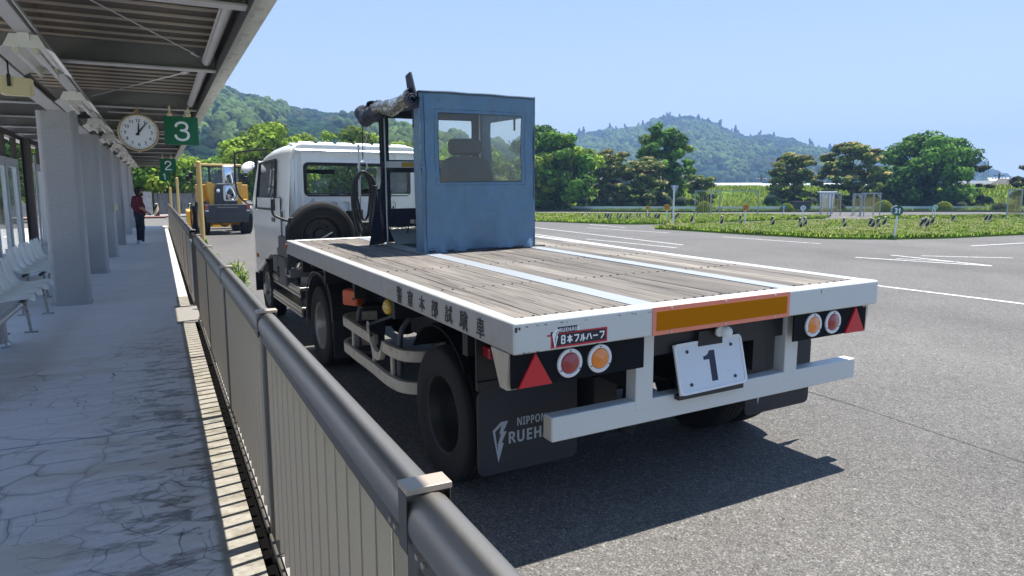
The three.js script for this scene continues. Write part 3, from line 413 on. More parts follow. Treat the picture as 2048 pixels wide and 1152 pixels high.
// ---------------------------------------------------------------- flatbed trailer (own axes: x to the right from its left edge, y up from the road, z back; rear edge z = 0)
const TP = [1.326, -0.084, -2.59], TYAW = 1.844 * D2R;
const W = 2.486, L = 4.869, T = 0.1424, D0 = 1.08;
const trailer = thing('flatbed_trailer', 'silver flatbed trailer with weathered plank deck and number 1 plate', 'trailer', TP);
trailer.rotation.set(0.708 * D2R, TYAW, 0.76 * D2R, 'YXZ'); trailer.updateMatrixWorld(true);
const groundY = (x, z) => { let y = 0; for (let i = 0; i < 4; i++) y += GY - V3(x, y, z).applyMatrix4(trailer.matrixWorld).y; return y; };
const strokes = { // brush strokes on a 100 x 100 field, y down
  hon: [[10, 30, 90, 30], [50, 6, 50, 96], [48, 32, 30, 58, 10, 76], [52, 32, 70, 58, 92, 76], [32, 72, 68, 72]],
  sha: [[18, 15, 82, 15], [22, 29, 78, 29], [22, 29, 22, 65], [78, 29, 78, 65], [22, 47, 78, 47], [22, 64, 78, 64], [8, 80, 92, 80], [50, 4, 50, 98]],
  bu: [[10, 17, 56, 17], [32, 5, 32, 17], [20, 23, 26, 38], [46, 23, 39, 38], [6, 44, 58, 44], [14, 56, 50, 56], [14, 56, 14, 94], [50, 56, 50, 94], [14, 90, 50, 90], [66, 10, 66, 98], [66, 13, 92, 13, 80, 40, 92, 60, 86, 76, 73, 77]],
  satsu: [[50, 3, 50, 14], [10, 28, 10, 16, 90, 16, 90, 28], [38, 21, 14, 50], [24, 34, 44, 34, 20, 60], [26, 43, 34, 50], [56, 29, 86, 29, 60, 58], [58, 33, 90, 58], [34, 57, 66, 57], [18, 70, 82, 70], [50, 70, 50, 96, 40, 92], [30, 78, 14, 92], [68, 78, 86, 92]],
  kei: [[8, 12, 50, 12], [20, 4, 20, 20], [38, 4, 38, 20], [18, 21, 8, 34], [14, 26, 50, 26, 48, 44, 40, 44], [18, 33, 36, 33, 36, 42, 18, 42, 18, 33], [66, 4, 56, 22], [60, 15, 94, 15], [86, 17, 56, 46], [62, 23, 94, 46], [46, 50, 56, 54], [8, 58, 92, 58], [24, 67, 76, 67], [24, 75, 76, 75], [26, 84, 74, 84, 74, 98, 26, 98, 26, 84]],
  shi: [[26, 5, 30, 13], [8, 20, 44, 20], [13, 33, 40, 33], [13, 45, 40, 45], [13, 58, 40, 58, 40, 88, 13, 88, 13, 58], [48, 26, 95, 26], [52, 48, 76, 48], [64, 48, 64, 78], [47, 84, 78, 74], [75, 5, 78, 50, 88, 90, 96, 76], [84, 6, 92, 17]],
  ken: [[14, 8, 14, 56], [14, 8, 46, 8], [30, 8, 30, 56], [14, 24, 44, 24], [14, 40, 44, 40], [14, 56, 48, 56, 46, 92, 38, 88], [8, 66, 5, 86], [18, 66, 19, 80], [28, 66, 30, 79], [37, 65, 41, 76], [70, 4, 50, 28], [70, 4, 95, 28], [60, 30, 82, 30], [56, 42, 86, 42, 86, 58, 56, 58, 56, 42], [71, 30, 71, 62], [71, 60, 52, 95], [71, 60, 94, 95]],
  nichi: [[24, 8, 76, 8], [24, 8, 24, 94], [76, 8, 76, 94], [24, 50, 76, 50], [24, 90, 76, 90]],
  fu: [[12, 18, 88, 18, 80, 52, 38, 92]], ru: [[34, 20, 32, 60, 10, 90], [60, 14, 60, 84, 94, 56]], ha: [[38, 20, 8, 86], [62, 18, 94, 86]], bar: [[8, 50, 92, 50]],
};
function brush(g, key, x, y, w, h, lw) { g.lineWidth = lw; g.lineCap = 'butt'; g.lineJoin = 'miter'; for (const s of strokes[key]) { g.beginPath(); for (let i = 0; i < s.length; i += 2) g[i ? 'lineTo' : 'moveTo'](x + (s[i] / 100) * w, y + (s[i + 1] / 100) * h); g.stroke(); } }
function brushGeo(key, s, w = 0.0112) { // thin flat strokes lying in x, y, each a hair above the one before
  const out = []; let k = 0;
  for (const st of strokes[key]) for (let i = 0; i + 3 < st.length; i += 2) {
    const a = [(st[i] / 100 - 0.5) * s, (0.5 - st[i + 1] / 100) * s], b = [(st[i + 2] / 100 - 0.5) * s, (0.5 - st[i + 3] / 100) * s], l = Math.hypot(b[0] - a[0], b[1] - a[1]);
    out.push(B(l + w * 0.5, w * (Math.abs(b[0] - a[0]) > Math.abs(b[1] - a[1]) ? 0.85 : 1.1), 0.0006, (a[0] + b[0]) / 2, (a[1] + b[1]) / 2, 0.0008 + 0.00012 * k++, 0, 0, Math.atan2(b[1] - a[1], b[0] - a[0])));
  }
  return out;
}
{
  const t = trailer;
  // deck frame
  obj('side_rail', RB(0.075, T, L, 0.012, 0.0375, D0 - T / 2, -L / 2), M.silverShaded, t); obj('side_rail', RB(0.075, T, L, 0.012, W - 0.0375, D0 - T / 2, -L / 2), M.silver, t);  // left rail gets a darker silver copy, its shade put into the colour
  obj('rear_rail', RB(W - 0.002, T + 0.002, 0.095, 0.012, W / 2, D0 - T / 2 + 0.001, -0.046), M.silver, t); obj('front_rail', RB(W - 0.15, T, 0.07, 0.01, W / 2, D0 - T / 2, -L + 0.034), M.silver, t);
  const worn = []; const wr = rng(5); for (let i = 0; i < 26; i++) { const x = 0.01 + Math.pow(wr(), 2) * 0.9; worn.push(B(0.004 + 0.012 * wr(), 0.0018 + 0.0022 * wr(), 0.0006, x, (i % 3 ? D0 - 0.019 - 0.004 * wr() : D0 - T + 0.008 * wr()), 0.0018 + i * 0.00004)); } worn.push(B(0.012, 0.022, 0.0006, 0.0135, D0 - 0.03, 0.0022), B(0.01, 0.012, 0.0006, 0.03, D0 - 0.026, 0.0023), B(0.004, 0.02, 0.0006, 1.97, D0 - 0.024, 0.0024));
  obj('paint_chips', worn, mat([0.06, 0.045, 0.04], 0.8), t);
  obj('deck_strip', X0(0.722, 0.852, D0 - 0.02, D0 - 0.002, -L + 0.07, -0.0945), M.whitePaint, t); obj('deck_strip', X0(1.752, 1.872, D0 - 0.02, D0 - 0.002, -L + 0.07, -0.0945), M.whitePaint, t);
  // planks
  const woods = []; for (let i = 0; i < 7; i++) { const k = [1, 0.86, 1.1, 0.94, 1.03, 0.8, 1.45][i]; const m = new THREE.MeshStandardMaterial({ map: scaled(woodC, 2, 0.5), ...bump(scaled(woodB, 2, 0.7), 0.003), roughness: 0.85, color: new THREE.Color(k, k, k * (i === 6 ? 0.97 : 1)) }); woods.push(m); }
  const pr = rng(77), screws = [], zones = [[0.077, 0.720, 5], [0.854, 1.750, 7], [1.874, 2.410, 4]];
  zones.forEach(([a, b, n], zi) => {
    const w = (b - a) / n;
    for (let i = 0; i < n; i++) {
      const x0 = a + i * w + 0.0022, x1 = a + (i + 1) * w - 0.0022, cut = pr() < 0.75 ? -(1.2 + 2.2 * pr()) : null, ends = cut ? [-0.096, cut, -L + 0.072] : [-0.096, -L + 0.072];
      for (let e = 0; e < ends.length - 1; e++) {
        const g = X0(x0, x1, D0 - 0.03, D0 - 0.004 - 0.003 * pr(), ends[e + 1] + 0.003, ends[e] - 0.002); boxUV(g);
        const uv = g.attributes.uv, du = pr() * 5, dv = pr() * 5; for (let k = 0; k < uv.count; k++) uv.setXY(k, uv.getX(k) + du, uv.getY(k) + dv);
        obj('plank', g, zi === 2 && i === 1 && e === 0 ? woods[6] : woods[Math.floor(pr() * 6)], t, true);
      }
      for (const zz of [-0.125, -1.02, -1.95, -2.88, -3.8, -4.74]) for (const f of [0.25, 0.75]) screws.push(CY(0.0075, 0.0075, 0.004, x0 + (x1 - x0) * f, D0 - 0.0035, zz + 0.02 * (pr() - 0.5), 0, 0, 8));
    }
  });
  obj('deck_screws', screws, mat([0.05, 0.04, 0.035], 0.7), t).userData.kind = 'stuff';
  obj('deck_bearers', [X0(0.08, W - 0.08, D0 - T + 0.01, D0 - 0.045, -L + 0.08, -0.1)], M.chassis, t);
  // rear frame, bumper
  obj('rear_post', RB(0.112, D0 - T - 0.53, 0.08, 0.006, 0.802, (D0 - T + 0.53) / 2, -0.1345), M.silver, t); obj('rear_post', RB(0.106, D0 - T - 0.53, 0.08, 0.006, 1.872, (D0 - T + 0.53) / 2, -0.1345), M.silver, t);
  obj('rear_bumper', RB(2.20, 0.123, 0.078, 0.008, 1.357, 0.472 + 0.0605 - 0.007, -0.135 + 0.0), M.silver, t);
  const capM = mat([0.42, 0.39, 0.33], 0.6); obj('bumper_end', B(0.004, 0.105, 0.062, 0.2555, 0.525, -0.135), capM, t);
  // lamp panels
  for (const [a, b, xs, tri] of [[0.006, 0.74, [[0.306, 'r'], [0.472, 'a']], 0.123], [1.80, 2.43, [[1.955, 'a'], [2.123, 'r']], 2.318]]) {
    obj('lamp_panel', RB(b - a, 0.165, 0.012, 0.004, (a + b) / 2, 0.862, -0.035), M.matBlack, t);
    for (const [x, c] of xs) {
      const l = part('tail_lamp', t, [x, 0.861, -0.029]);
      obj('bezel', put(LA([[0.048, -0.005], [0.066, -0.005], [0.068, 0.006], [0.064, 0.011], [0.052, 0.011], [0.0495, 0.004], [0.048, -0.005]], 36), 0, 0, 0, PI / 2), M.white, l);
      const rings = [[0, 0.024]]; for (let i = 0; i < 9; i++) rings.push([0.005 + i * 0.0048, 0.0235 - 0.0014 * i - (i % 2 ? 0.0016 : 0)]); rings.push([0.0492, 0.006], [0.0492, -0.004]);
      obj('lens', put(LA(rings.reverse(), 36), 0, 0, 0, PI / 2), c === 'r' ? M.lensRed : M.lensAmber, l);
      obj('screw', [90, 210, 330].map((d) => CY(0.0035, 0.0035, 0.004, 0.058 * Math.cos(d * D2R), 0.058 * Math.sin(d * D2R), 0.0125, PI / 2, 0, 8)), M.black, l);
    }
    obj('triangle_reflector', put(EX([[-0.084, -0.072], [0.084, -0.072], [0, 0.073]], 0.01, [], 0.002), tri, 0.855, -0.028), M.reflRed, t);
  }
  obj('corner_bracket', [put(EX([[0, 0], [0.16, 0], [0.075, -0.165], [0.012, -0.165]], 0.05, [], 0.002), -0.001, D0 - T - 0.001, -0.045, 0, PI / 2)], M.creamRail, t); obj('corner_bracket', [put(EX([[0, 0], [0.16, 0], [0.075, -0.165], [0.012, -0.165]], 0.05, [], 0.002), W - 0.09, D0 - T - 0.001, -0.03, 0, PI / 2)], M.creamRail, t);
  // big reflector plate
  const rf = part('rear_reflector', t, [1.2355, 1.0085, 0.004]);
  obj('backing', B(0.953, 0.137, 0.004, 0, 0, 0), M.reflPink, rf); obj('amber_field', B(0.906, 0.094, 0.002, 0, 0, 0.0032), M.reflAmber, rf); obj('screw', [-0.36, 0, 0.36].flatMap((x) => [-0.058, 0.058].map((y) => CY(0.006, 0.006, 0.004, x, y, 0.0035, PI / 2, 0, 8))), M.alu, rf);
  // plate, tilted back
  const pl = part('number_plate', t, [1.225, 0.72, -0.075]); pl.rotation.set(-0.24, 0, 0.015);
  const plateT = canvasTex(768, 460, (g, w, h) => { g.fillStyle = '#d3dbe2'; g.fillRect(0, 0, w, h); g.fillStyle = '#16203a'; g.save(); g.beginPath(); g.moveTo(372, 92); g.lineTo(440, 92); g.lineTo(440, 398); g.lineTo(366, 398); g.lineTo(366, 176); g.lineTo(300, 176); g.lineTo(300, 140); g.bezierCurveTo(340, 138, 366, 124, 372, 92); g.fill(); g.restore(); g.fillStyle = '#8a7f78'; for (const [x, y] of [[560, 315], [590, 322], [575, 330]]) g.fillRect(x, y, 16, 3); });
  obj('plate', RB(0.475, 0.262, 0.012, 0.006, 0, 0, 0), M.white, pl); obj('plate_face', quad(0.452, 0.242, 0, 0, 0.0068), new THREE.MeshStandardMaterial({ map: plateT, roughness: 0.5 }), pl, true);
  const rim = EX(rrect(-0.2375, 0.2375, -0.131, 0.131, 0.026), 0.006, [rrect(-0.226, 0.226, -0.12, 0.12, 0.02)], 0.0015); obj('plate_rim', put(rim, 0, 0, 0.004), M.white, pl);
  obj('bolt', [[-0.155, 0.085], [0.155, 0.085], [-0.155, -0.085], [0.155, -0.085]].map(([x, y]) => CY(0.009, 0.009, 0.006, x, y, 0.009, PI / 2, 0, 10)), M.dark, pl);
  obj('plate_bracket', [X0(1.0, 1.46, 0.56, 0.585, -0.13, -0.06), X0(1.06, 1.09, 0.6, 0.9, -0.16, -0.14), X0(1.36, 1.39, 0.6, 0.9, -0.16, -0.14)], M.dark, t);
  const pz = part('plate_lamp', t, [1.285, 0.893, -0.06]); obj('globe', [SP(0.032, 0.02, -0.005, 0.01)], M.white, pz); obj('bracket', [CY(0.026, 0.026, 0.012, -0.02, 0, 0, PI / 2), RB(0.05, 0.03, 0.02, 0.006, -0.005, 0.012, -0.005)], M.silver, pz);
  obj('rear_crossmember', [X0(0.10, W - 0.1, 0.80, D0 - T, -0.30, -0.12), X0(1.15, 1.32, 0.82, 0.90, -0.12, -0.09)], M.chassis, t);
  // maker's sticker on the rear rail
  const stk = canvasTex(1024, 300, (g, w, h) => {
    g.clearRect(0, 0, w, h); g.fillStyle = '#c8203c'; g.fillRect(60, 82, w - 60, 218); g.fillRect(0, 96, 80, 26); g.fillStyle = '#14162c'; g.fillRect(86, 104, w - 110, 170); g.fillRect(172, 0, 330, 92); g.fillRect(60, 60, 130, 60);
    g.fillStyle = '#e8ecee'; g.font = 'bold 78px sans-serif'; g.fillText('RUEHAUF', 196, 76); g.beginPath(); g.moveTo(92, 78); g.lineTo(158, 18); g.lineTo(204, 40); g.lineTo(170, 120); g.lineTo(182, 124); g.lineTo(140, 290); g.lineTo(122, 290); g.lineTo(84, 100); g.fill();
    g.strokeStyle = '#14162c'; g.lineWidth = 9; g.beginPath(); g.moveTo(190, 52); g.lineTo(150, 92); g.lineTo(166, 104); g.lineTo(128, 168); g.lineTo(146, 176); g.lineTo(134, 230); g.stroke();
    g.strokeStyle = '#e8ecee'; ['nichi', 'hon', 'fu', 'ru', 'ha', 'bar', 'fu'].forEach((k, i) => brush(g, k, 216 + i * 110, 122, 100, 134, 22));
  });
  const sk = obj('sticker', [quad(0.325, 0.093, 0.331, 0.994, 0.0022)], new THREE.MeshStandardMaterial({ map: stk, roughness: 0.35, alphaTest: 0.5 }), t, true); sk.userData.label = 'red and black maker sticker on the rear rail';
  ['kei', 'satsu', 'hon', 'bu', 'shi', 'ken', 'sha'].forEach((k, i) => { const o = obj('lettering', brushGeo(k, 0.098), M.charPrint, t); o.position.set(-0.0005, 1.004, -1.425 + i * 0.185); o.rotation.y = -PI / 2; });
  // mud flaps and plates above them
  const flapT = canvasTex(1180, 900, (g, w, h) => {
    g.fillStyle = '#1d222c'; g.fillRect(0, 0, w, h); const r = rng(9); for (let i = 0; i < 900; i++) { g.fillStyle = 'rgba(' + (r() < 0.5 ? '150,165,185' : '10,12,18') + ',' + 0.05 * r() + ')'; g.fillRect(r() * w, h * (1 - Math.pow(r(), 3)), 4 + 30 * r(), 2 + 60 * r() * r()); }
    g.fillStyle = '#9ca8b3'; g.strokeStyle = '#9ca8b3'; g.font = 'bold 128px sans-serif'; g.save(); g.translate(432, 432); g.scale(0.74, 1); g.fillText('NIPPON', 0, 0); g.restore(); g.save(); g.translate(322, 612); g.scale(0.9, 1); g.font = 'bold 182px sans-serif'; g.fillText('RUEHAUF', 0, 0); g.restore();
    g.lineWidth = 17; g.beginPath(); g.moveTo(214, 764); g.lineTo(156, 440); g.lineTo(250, 362); g.lineTo(318, 362); g.lineTo(262, 470); g.lineTo(300, 474); g.lineTo(240, 590); g.lineTo(266, 596); g.closePath(); g.stroke(); g.fill('evenodd'); g.fillStyle = '#1d222c'; g.beginPath(); g.moveTo(206, 690); g.lineTo(176, 452); g.lineTo(252, 392); g.lineTo(226, 480); g.lineTo(244, 486); g.lineTo(206, 600); g.closePath(); g.fill();
  });
  for (const x of [0.04, 1.9]) {
    const f = part('mud_flap', t, [x, 0.205, -0.45]); const g = EX(rrect(0, 0.59, 0, 0.45, 0.04), 0.008, [], 0.001); obj('rubber_sheet', g, M.navyRubber, f);
    obj('printed_face', quad(0.57, 0.43, 0.295, 0.225, 0.0105), new THREE.MeshStandardMaterial({ map: flapT, roughness: 0.55 }), f, true);
    obj('flap_hanger', [X0(x, x + 0.6, 0.656, 0.93, -0.462, -0.448), X0(x, x + 0.59, 0.655, 0.70, -0.447, -0.436)], M.chassis, t);
  }
  // chassis, axle, fenders
  obj('chassis_beam', [X0(0.78, 0.88, 0.62, D0 - T, -L + 0.1, -0.13), X0(1.6, 1.7, 0.62, D0 - T, -L + 0.1, -0.13)], M.chassis, t); obj('cross_beam', [-4.4, -3.5, -2.6, -1.7, -0.6].map((z) => X0(0.05, W - 0.05, 0.80, 0.93, z - 0.03, z + 0.03)), M.chassis, t);
  obj('axle', [CY(0.06, 0.06, W - 0.5, W / 2, 0.39, -0.98, 0, PI / 2), X0(0.75, 0.9, 0.40, 0.62, -1.5, -0.45), X0(1.58, 1.73, 0.40, 0.62, -1.5, -0.45), CY(0.09, 0.09, 0.3, 0.72, 0.42, -0.75, 0.4), CY(0.05, 0.05, 0.4, 1.0, 0.46, -0.45, 0.2)], M.chassis, t);
  for (const x0 of [0.05, W - 0.6]) { const fb = []; for (let i = 0; i < 7; i++) { const a = (38 + i * 15) * D2R, b = (53 + i * 15) * D2R; fb.push(BAR([x0 + 0.275, 0.385 + 0.47 * Math.sin(a), -0.98 + 0.47 * Math.cos(a)], [x0 + 0.275, 0.385 + 0.47 * Math.sin(b), -0.98 + 0.47 * Math.cos(b)], 0.55, 0.012)); }
  obj('fender', fb.map((g) => put(g, 0, 0.03, 0)), M.matBlack, t); }
  obj('underside_filler', [X0(0.5, 0.75, 0.5, 0.86, -2.6, -1.75), X0(1.0, 1.5, 0.42, 0.86, -3.0, -1.5), X0(1.75, 2.3, 0.30, 0.86, -3.1, -1.55), X0(1.1, 2.3, 0.22, 0.88, -2.3, -1.42), X0(0.95, 1.5, 0.3, 0.8, -2.75, -2.35), CY(0.13, 0.13, 0.6, 0.62, 0.6, -1.6, 0, PI / 2)], M.chassis, t);  // dark blocks added to hide the lit ground showing under the trailer
  const tank = obj('air_tank', [CY(0.12, 0.12, 0.5, 0.75, 0.68, -1.45, 0, PI / 2)], M.navyRubber, t); tank.userData.label = 'dark round air tank';
  // side lamps
  const ol = part('side_marker', t, [0.06, 0.80, -2.66]); obj('lens', RB(0.09, 0.125, 0.15, 0.02, 0, 0, 0), M.orangeLens, ol); obj('stud', CY(0.01, 0.01, 0.01, -0.046, -0.005, 0.045, 0, PI / 2, 8), M.black, ol); ol.rotation.y = 0.55; ol.userData.label = 'orange rectangular side lamp';
  const yl = part('round_marker', t, [0.06, 0.855, -1.83]); obj('lens', [SP(0.062, 0, 0, 0, 0.55, 0.85, 1)], M.yellowLens, yl); obj('base', RB(0.05, 0.09, 0.15, 0.01, 0.03, 0.01, 0), M.dark, yl); yl.userData.label = 'yellow round side lamp';
  obj('side_lamp', RB(0.05, 0.06, 0.14, 0.012, 0.10, 0.852, -0.45), M.lensRed, t); obj('side_lamp', RB(0.02, 0.05, 0.022, 0.006, -0.008, 1.02, -L + 0.03), M.orangeLens, t); obj('hook', [SP(0.02, 0.01, D0 - T - 0.006, -3.78, 0.6, 1.2, 1)], M.dark, t);
  obj('lamp_bracket', [BAR([0.12, 0.93, -2.66], [0.12, 0.80, -2.66], 0.03, 0.03), X0(0.1, 0.3, 0.72, 0.735, -2.76, -2.56)], M.dark, t);
  // side guards: flat rails bent in at the ends, on curved stays
  const guard = (xo, dir) => {
    const strip = (pts, h) => { const c = new THREE.CatmullRomCurve3(pts.map((p) => V3(...p)), false, 'centripetal'), n = 60, P = []; for (let i = 0; i <= n; i++) P.push(c.getPoint(i / n)); return loft(P.map((p, i) => { const a = P[Math.max(0, i - 1)], b = P[Math.min(n, i + 1)], tx = b.x - a.x, tz = b.z - a.z, l = Math.hypot(tx, tz) || 1, nx = (tz / l) * 0.016, nz = (-tx / l) * 0.016; return rrect(-1, 1, -h / 2, h / 2, 0.012, 2).map(([u, v]) => [p.x + nx * u, p.y + v * 1, p.z + nz * u]); })); };
    const g = part('side_guard', t, [xo, 0, 0]); const s = dir;
    obj('upper_rail', [strip([[0.30 * s, 0.575, -3.0], [0.12 * s, 0.575, -3.03], [0.02 * s, 0.575, -2.95], [0, 0.575, -2.7], [0, 0.575, -2.18]], 0.072), strip([[0, 0.575, -1.92], [0, 0.575, -1.75], [0.04 * s, 0.575, -1.58], [0.16 * s, 0.575, -1.50], [0.4 * s, 0.575, -1.49]], 0.072), strip([[0.0 * s, 0.56, -2.17], [0.0, 0.50, -2.13], [0.0, 0.478, -2.05], [0, 0.50, -1.97], [0, 0.56, -1.93]], 0.06)], M.creamRail, g);
    obj('lower_rail', strip([[0.30 * s, 0.365, -3.0], [0.12 * s, 0.365, -3.03], [0.02 * s, 0.365, -2.95], [0, 0.365, -2.7], [0, 0.365, -2.2], [0, 0.365, -1.72], [0.04 * s, 0.365, -1.58], [0.16 * s, 0.365, -1.50], [0.4 * s, 0.365, -1.49]], 0.078), M.creamRail, g);
    for (const z of [-2.72, -2.2, -1.8]) obj('upright', [X0(0.018 * s - 0.008, 0.018 * s + 0.008, 0.32, 0.6, z - 0.022, z + 0.022)], M.creamRail, g);
    for (const z of [-2.68, -1.74]) obj('stay', TU([[0.05 * s, 0.40, z], [0.05 * s, 0.6, z], [0.10 * s, 0.74, z - 0.02], [0.3 * s, 0.86, z - 0.03], [0.6 * s, 0.9, z - 0.03]], 0.02, 30, 8), M.plasticGrey, g);
    obj('brace', [BAR([0.55 * s, 0.84, -2.1], [0.05 * s, 0.55, -2.68], 0.022, 0.022), BAR([0.6 * s, 0.86, -1.2], [0.06 * s, 0.48, -1.76], 0.025, 0.025), BAR([0.45 * s, 0.45, -1.85], [0.05 * s, 0.36, -2.68], 0.022, 0.022)], M.plasticGrey, g);
    obj('latch', [X0(-0.012 * s - 0.002, -0.012 * s + 0.002, 0.60, 0.69, -2.25, -2.2), CY(0.014, 0.014, 0.012, -0.014 * s, 0.65, -2.225, 0, PI / 2, 10)], M.steel, g);
  };
  guard(0.05, 1); guard(W - 0.05, -1);
}
// wheels
function wheel(name, parent, [x, y, z], side, R, rr, w, rimM, dish) {
  const g = part(name, parent, [x, y, z]); if (side > 0) g.rotation.y = PI;
  const prof = [[rr - 0.004, -0.40], [rr + 0.016, -0.45], [mix(rr, R, 0.3), -0.49], [mix(rr, R, 0.36), -0.488], [mix(rr, R, 0.6), -0.5], [mix(rr, R, 0.64), -0.493], [R - 0.03, -0.475], [R - 0.010, -0.43]];
  const gv = [-0.26, -0.09, 0.09, 0.26], crown = []; for (const q of gv) crown.push([R - 0.002 * Math.abs(q) * 10, q - 0.022], [R - 0.014, q - 0.016], [R - 0.014, q + 0.016], [R - 0.002 * Math.abs(q) * 10, q + 0.022]);
  const pts = [...prof, ...crown, ...prof.slice().reverse().map(([r, q]) => [r, -q])].map(([r, q]) => [r, q * w]);
  obj('tyre', put(LA(pts, 64), 0, 0, 0, 0, 0, PI / 2), M.rubber, g);
  const rim = [[rr + 0.014, 0.45 * w], [rr + 0.012, 0.43 * w], [rr, 0.415 * w], [rr - 0.008, 0.36 * w], [rr - 0.012, 0.2 * w], [rr - 0.028, 0.05 * w], [rr - 0.034, (0.5 - dish) * w], [rr * 0.72, (0.5 - dish - 0.04) * w], [rr * 0.52, (0.5 - dish - 0.02) * w], [rr * 0.48, (0.5 - dish) * w], [0.0, (0.5 - dish) * w]];
  obj('rim', put(LA(rim, 48), 0, 0, 0, 0, 0, PI / 2), rimM, g);
  const nuts = []; for (let i = 0; i < 8; i++) { const a = (i * PI) / 4; nuts.push(CY(0.012, 0.012, 0.03, -(0.5 - dish) * w - 0.01, rr * 0.6 * Math.sin(a), rr * 0.6 * Math.cos(a), 0, PI / 2, 6)); }
  obj('hub', [CY(rr * 0.34, rr * 0.4, dish > 0.5 ? 0.04 : 0.09, -(0.5 - dish) * w - 0.02, 0, 0, 0, PI / 2, 20), ...nuts], rimM, g);
  return g;
}
for (const [x, s] of [[0.165, -1], [0.43, -1], [W - 0.2, 1], [W - 0.465, 1]]) wheel('wheel', trailer, [x, 0.392 + groundY(x, -0.98) - 0.004, -0.98], s, 0.392, 0.222, 0.215, M.rimBlack, 0.85);
// ---------------------------------------------------------------- tractor truck (own axes like the trailer's, but level)
const TT = [1.326, GY, -2.59];
{
  const t = thing('tractor_truck', 'white tractor truck with low cab coupled in front of the flatbed trailer', 'truck', TT, TYAW);
  const cx = 0.945, hw = 0.80; // middle and half width
  const sec = (z, w, y0, y1, r, lean = 0) => { const o = []; for (const [x, y] of rrect(-w, w, y0, y1, r, 8)) { const k = sstep(1.3, y1, y) * lean; o.push([cx + x * (1 - k), y, z]); } return o; };
  // shell: roof, corner posts and sides, above the belt line; glass sits in real openings
  const y0 = 1.14;
  const ringUp = (z, w, top, r) => { const up = []; for (const y of [1.14, 1.44, 1.985 - (2.18 - top) * 0.4]) up.push([w * (1 - 0.055 * sstep(1.3, top, y)), y]); const wt = w * 0.945; for (let i = 1; i <= 8; i++) { const a = (i / 8) * PI / 2; up.push([wt - r + r * Math.cos(a), top - r + r * Math.sin(a)]); } return [...up.map(([x, y]) => [cx - x, y, z]), ...up.slice().reverse().map(([x, y]) => [cx + x, y, z])]; };
  const zs = [[-5.462, 0.80, 2.165, 0.14], [-5.49, 0.815, 2.18, 0.15], [-5.9, 0.835, 2.185, 0.15], [-6.05, 0.842, 2.183, 0.15], [-6.5, 0.86, 2.17, 0.15], [-6.95, 0.873, 2.13, 0.16], [-7.12, 0.876, 2.08, 0.16]], rings = zs.map((q) => ringUp(...q)), nr = rings[0].length;
  const shell = grid(nr - 1, zs.length - 1, (u, v) => rings[Math.round(v * (zs.length - 1))][Math.round(u * (nr - 1))], (u, v) => { const i = Math.floor(u * (nr - 1)), j = Math.floor(v * (zs.length - 1)); return (i === 1 || i === nr - 3) && (j === 3 || j === 4); });
  obj('cab_shell', [shell, loft([sec(-7.0, 0.878, 1.10, 1.42, 0.02), sec(-7.45, 0.892, 1.10, 1.42, 0.05)]), BAR([cx - 0.80, 2.03, -7.12], [cx - 0.87, 1.40, -7.44], 0.07, 0.05), BAR([cx + 0.80, 2.03, -7.12], [cx + 0.87, 1.40, -7.44], 0.07, 0.05)], M.cabWhite, t).material.side = THREE.DoubleSide;
  const outline = new THREE.Shape(rrect(-0.79, 0.79, 1.13, 2.155, 0.145, 8).map(([x, y]) => V2(x * (1 - 0.05 * sstep(1.3, 2.15, y)), y)));
  const hole = (a, b, c, d, r) => new THREE.Path(rrect(a, b, c, d, r, 5).map(([x, y]) => V2(x, y)));
  const chan = [[-0.765, -0.725], [-0.70, -0.645], [0.645, 0.70], [0.725, 0.765]], bays = [-0.44, -0.30, -0.16, -0.02, 0.12, 0.26, 0.40];
  const o1 = outline.clone(); o1.holes = [hole(-0.62, 0.62, 1.60, 1.955, 0.05), ...chan.map(([a, b], i) => hole(a, b, 1.22, i % 3 ? 2.085 : 2.0, 0.019)), hole(-0.45, 0.45, 2.00, 2.075, 0.02), ...bays.map((x) => hole(x - 0.045, x + 0.045, 1.22, 1.53, 0.03))];
  const o2 = outline.clone(); o2.holes = [hole(-0.62, 0.62, 1.60, 1.955, 0.05)];
  obj('cab_back', [put(EX(o1, 0.016, [], 0.003), cx, 0, -5.462), put(EX(o2, 0.01), cx, 0, -5.474)], M.cabWhite, t);
  const rw = part('rear_window', t, [cx, 1.7775, -5.455]);
  obj('seal', put(EX(rrect(-0.628, 0.628, -0.186, 0.186, 0.055), 0.022, [rrect(-0.598, 0.598, -0.158, 0.158, 0.04)], 0.004), 0, 0, -0.006), M.black, rw); obj('pane', B(1.21, 0.33, 0.005, 0, 0, 0), M.glass, rw); obj('trim', B(1.2, 0.012, 0.006, 0, -0.171, 0.0235), M.chrome, rw);
  obj('roof_rib', [-0.55, -0.33, -0.11, 0.11, 0.33, 0.55].map((x) => { const g = RB(0.15, 0.05, 1.15, 0.022, cx + x, 2.172, -6.08); return g; }), M.cabWhite, t);
  obj('roof_lip', [put(loft([[-5.425, 2.095], [-5.44, 2.112], [-5.56, 2.165], [-5.75, 2.192]].map(([z, y]) => rrect(-0.715, 0.715, y - 0.02, y + 0.004, 0.01, 2).map(([x, v]) => [cx + x, v, z])))), ...[-0.55, -0.33, -0.11, 0.11, 0.33, 0.55].map((x) => RB(0.15, 0.035, 0.26, 0.016, cx + x, 2.165, -5.585, 0.27))], M.cabWhite, t);
  obj('door', [loft([[-5.75, 0.836], [-6.2, 0.853], [-6.7, 0.874], [-7.05, 0.886]].map(([z, w]) => [[cx - w - 0.002, 0.96, z], [cx - w - 0.008, 1.0, z], [cx - w - 0.006, 1.56, z], [cx - w + 0.0, 1.575, z], [cx - w + 0.02, 1.5, z], [cx - w + 0.02, 0.98, z]]))], M.cabWhite, t);
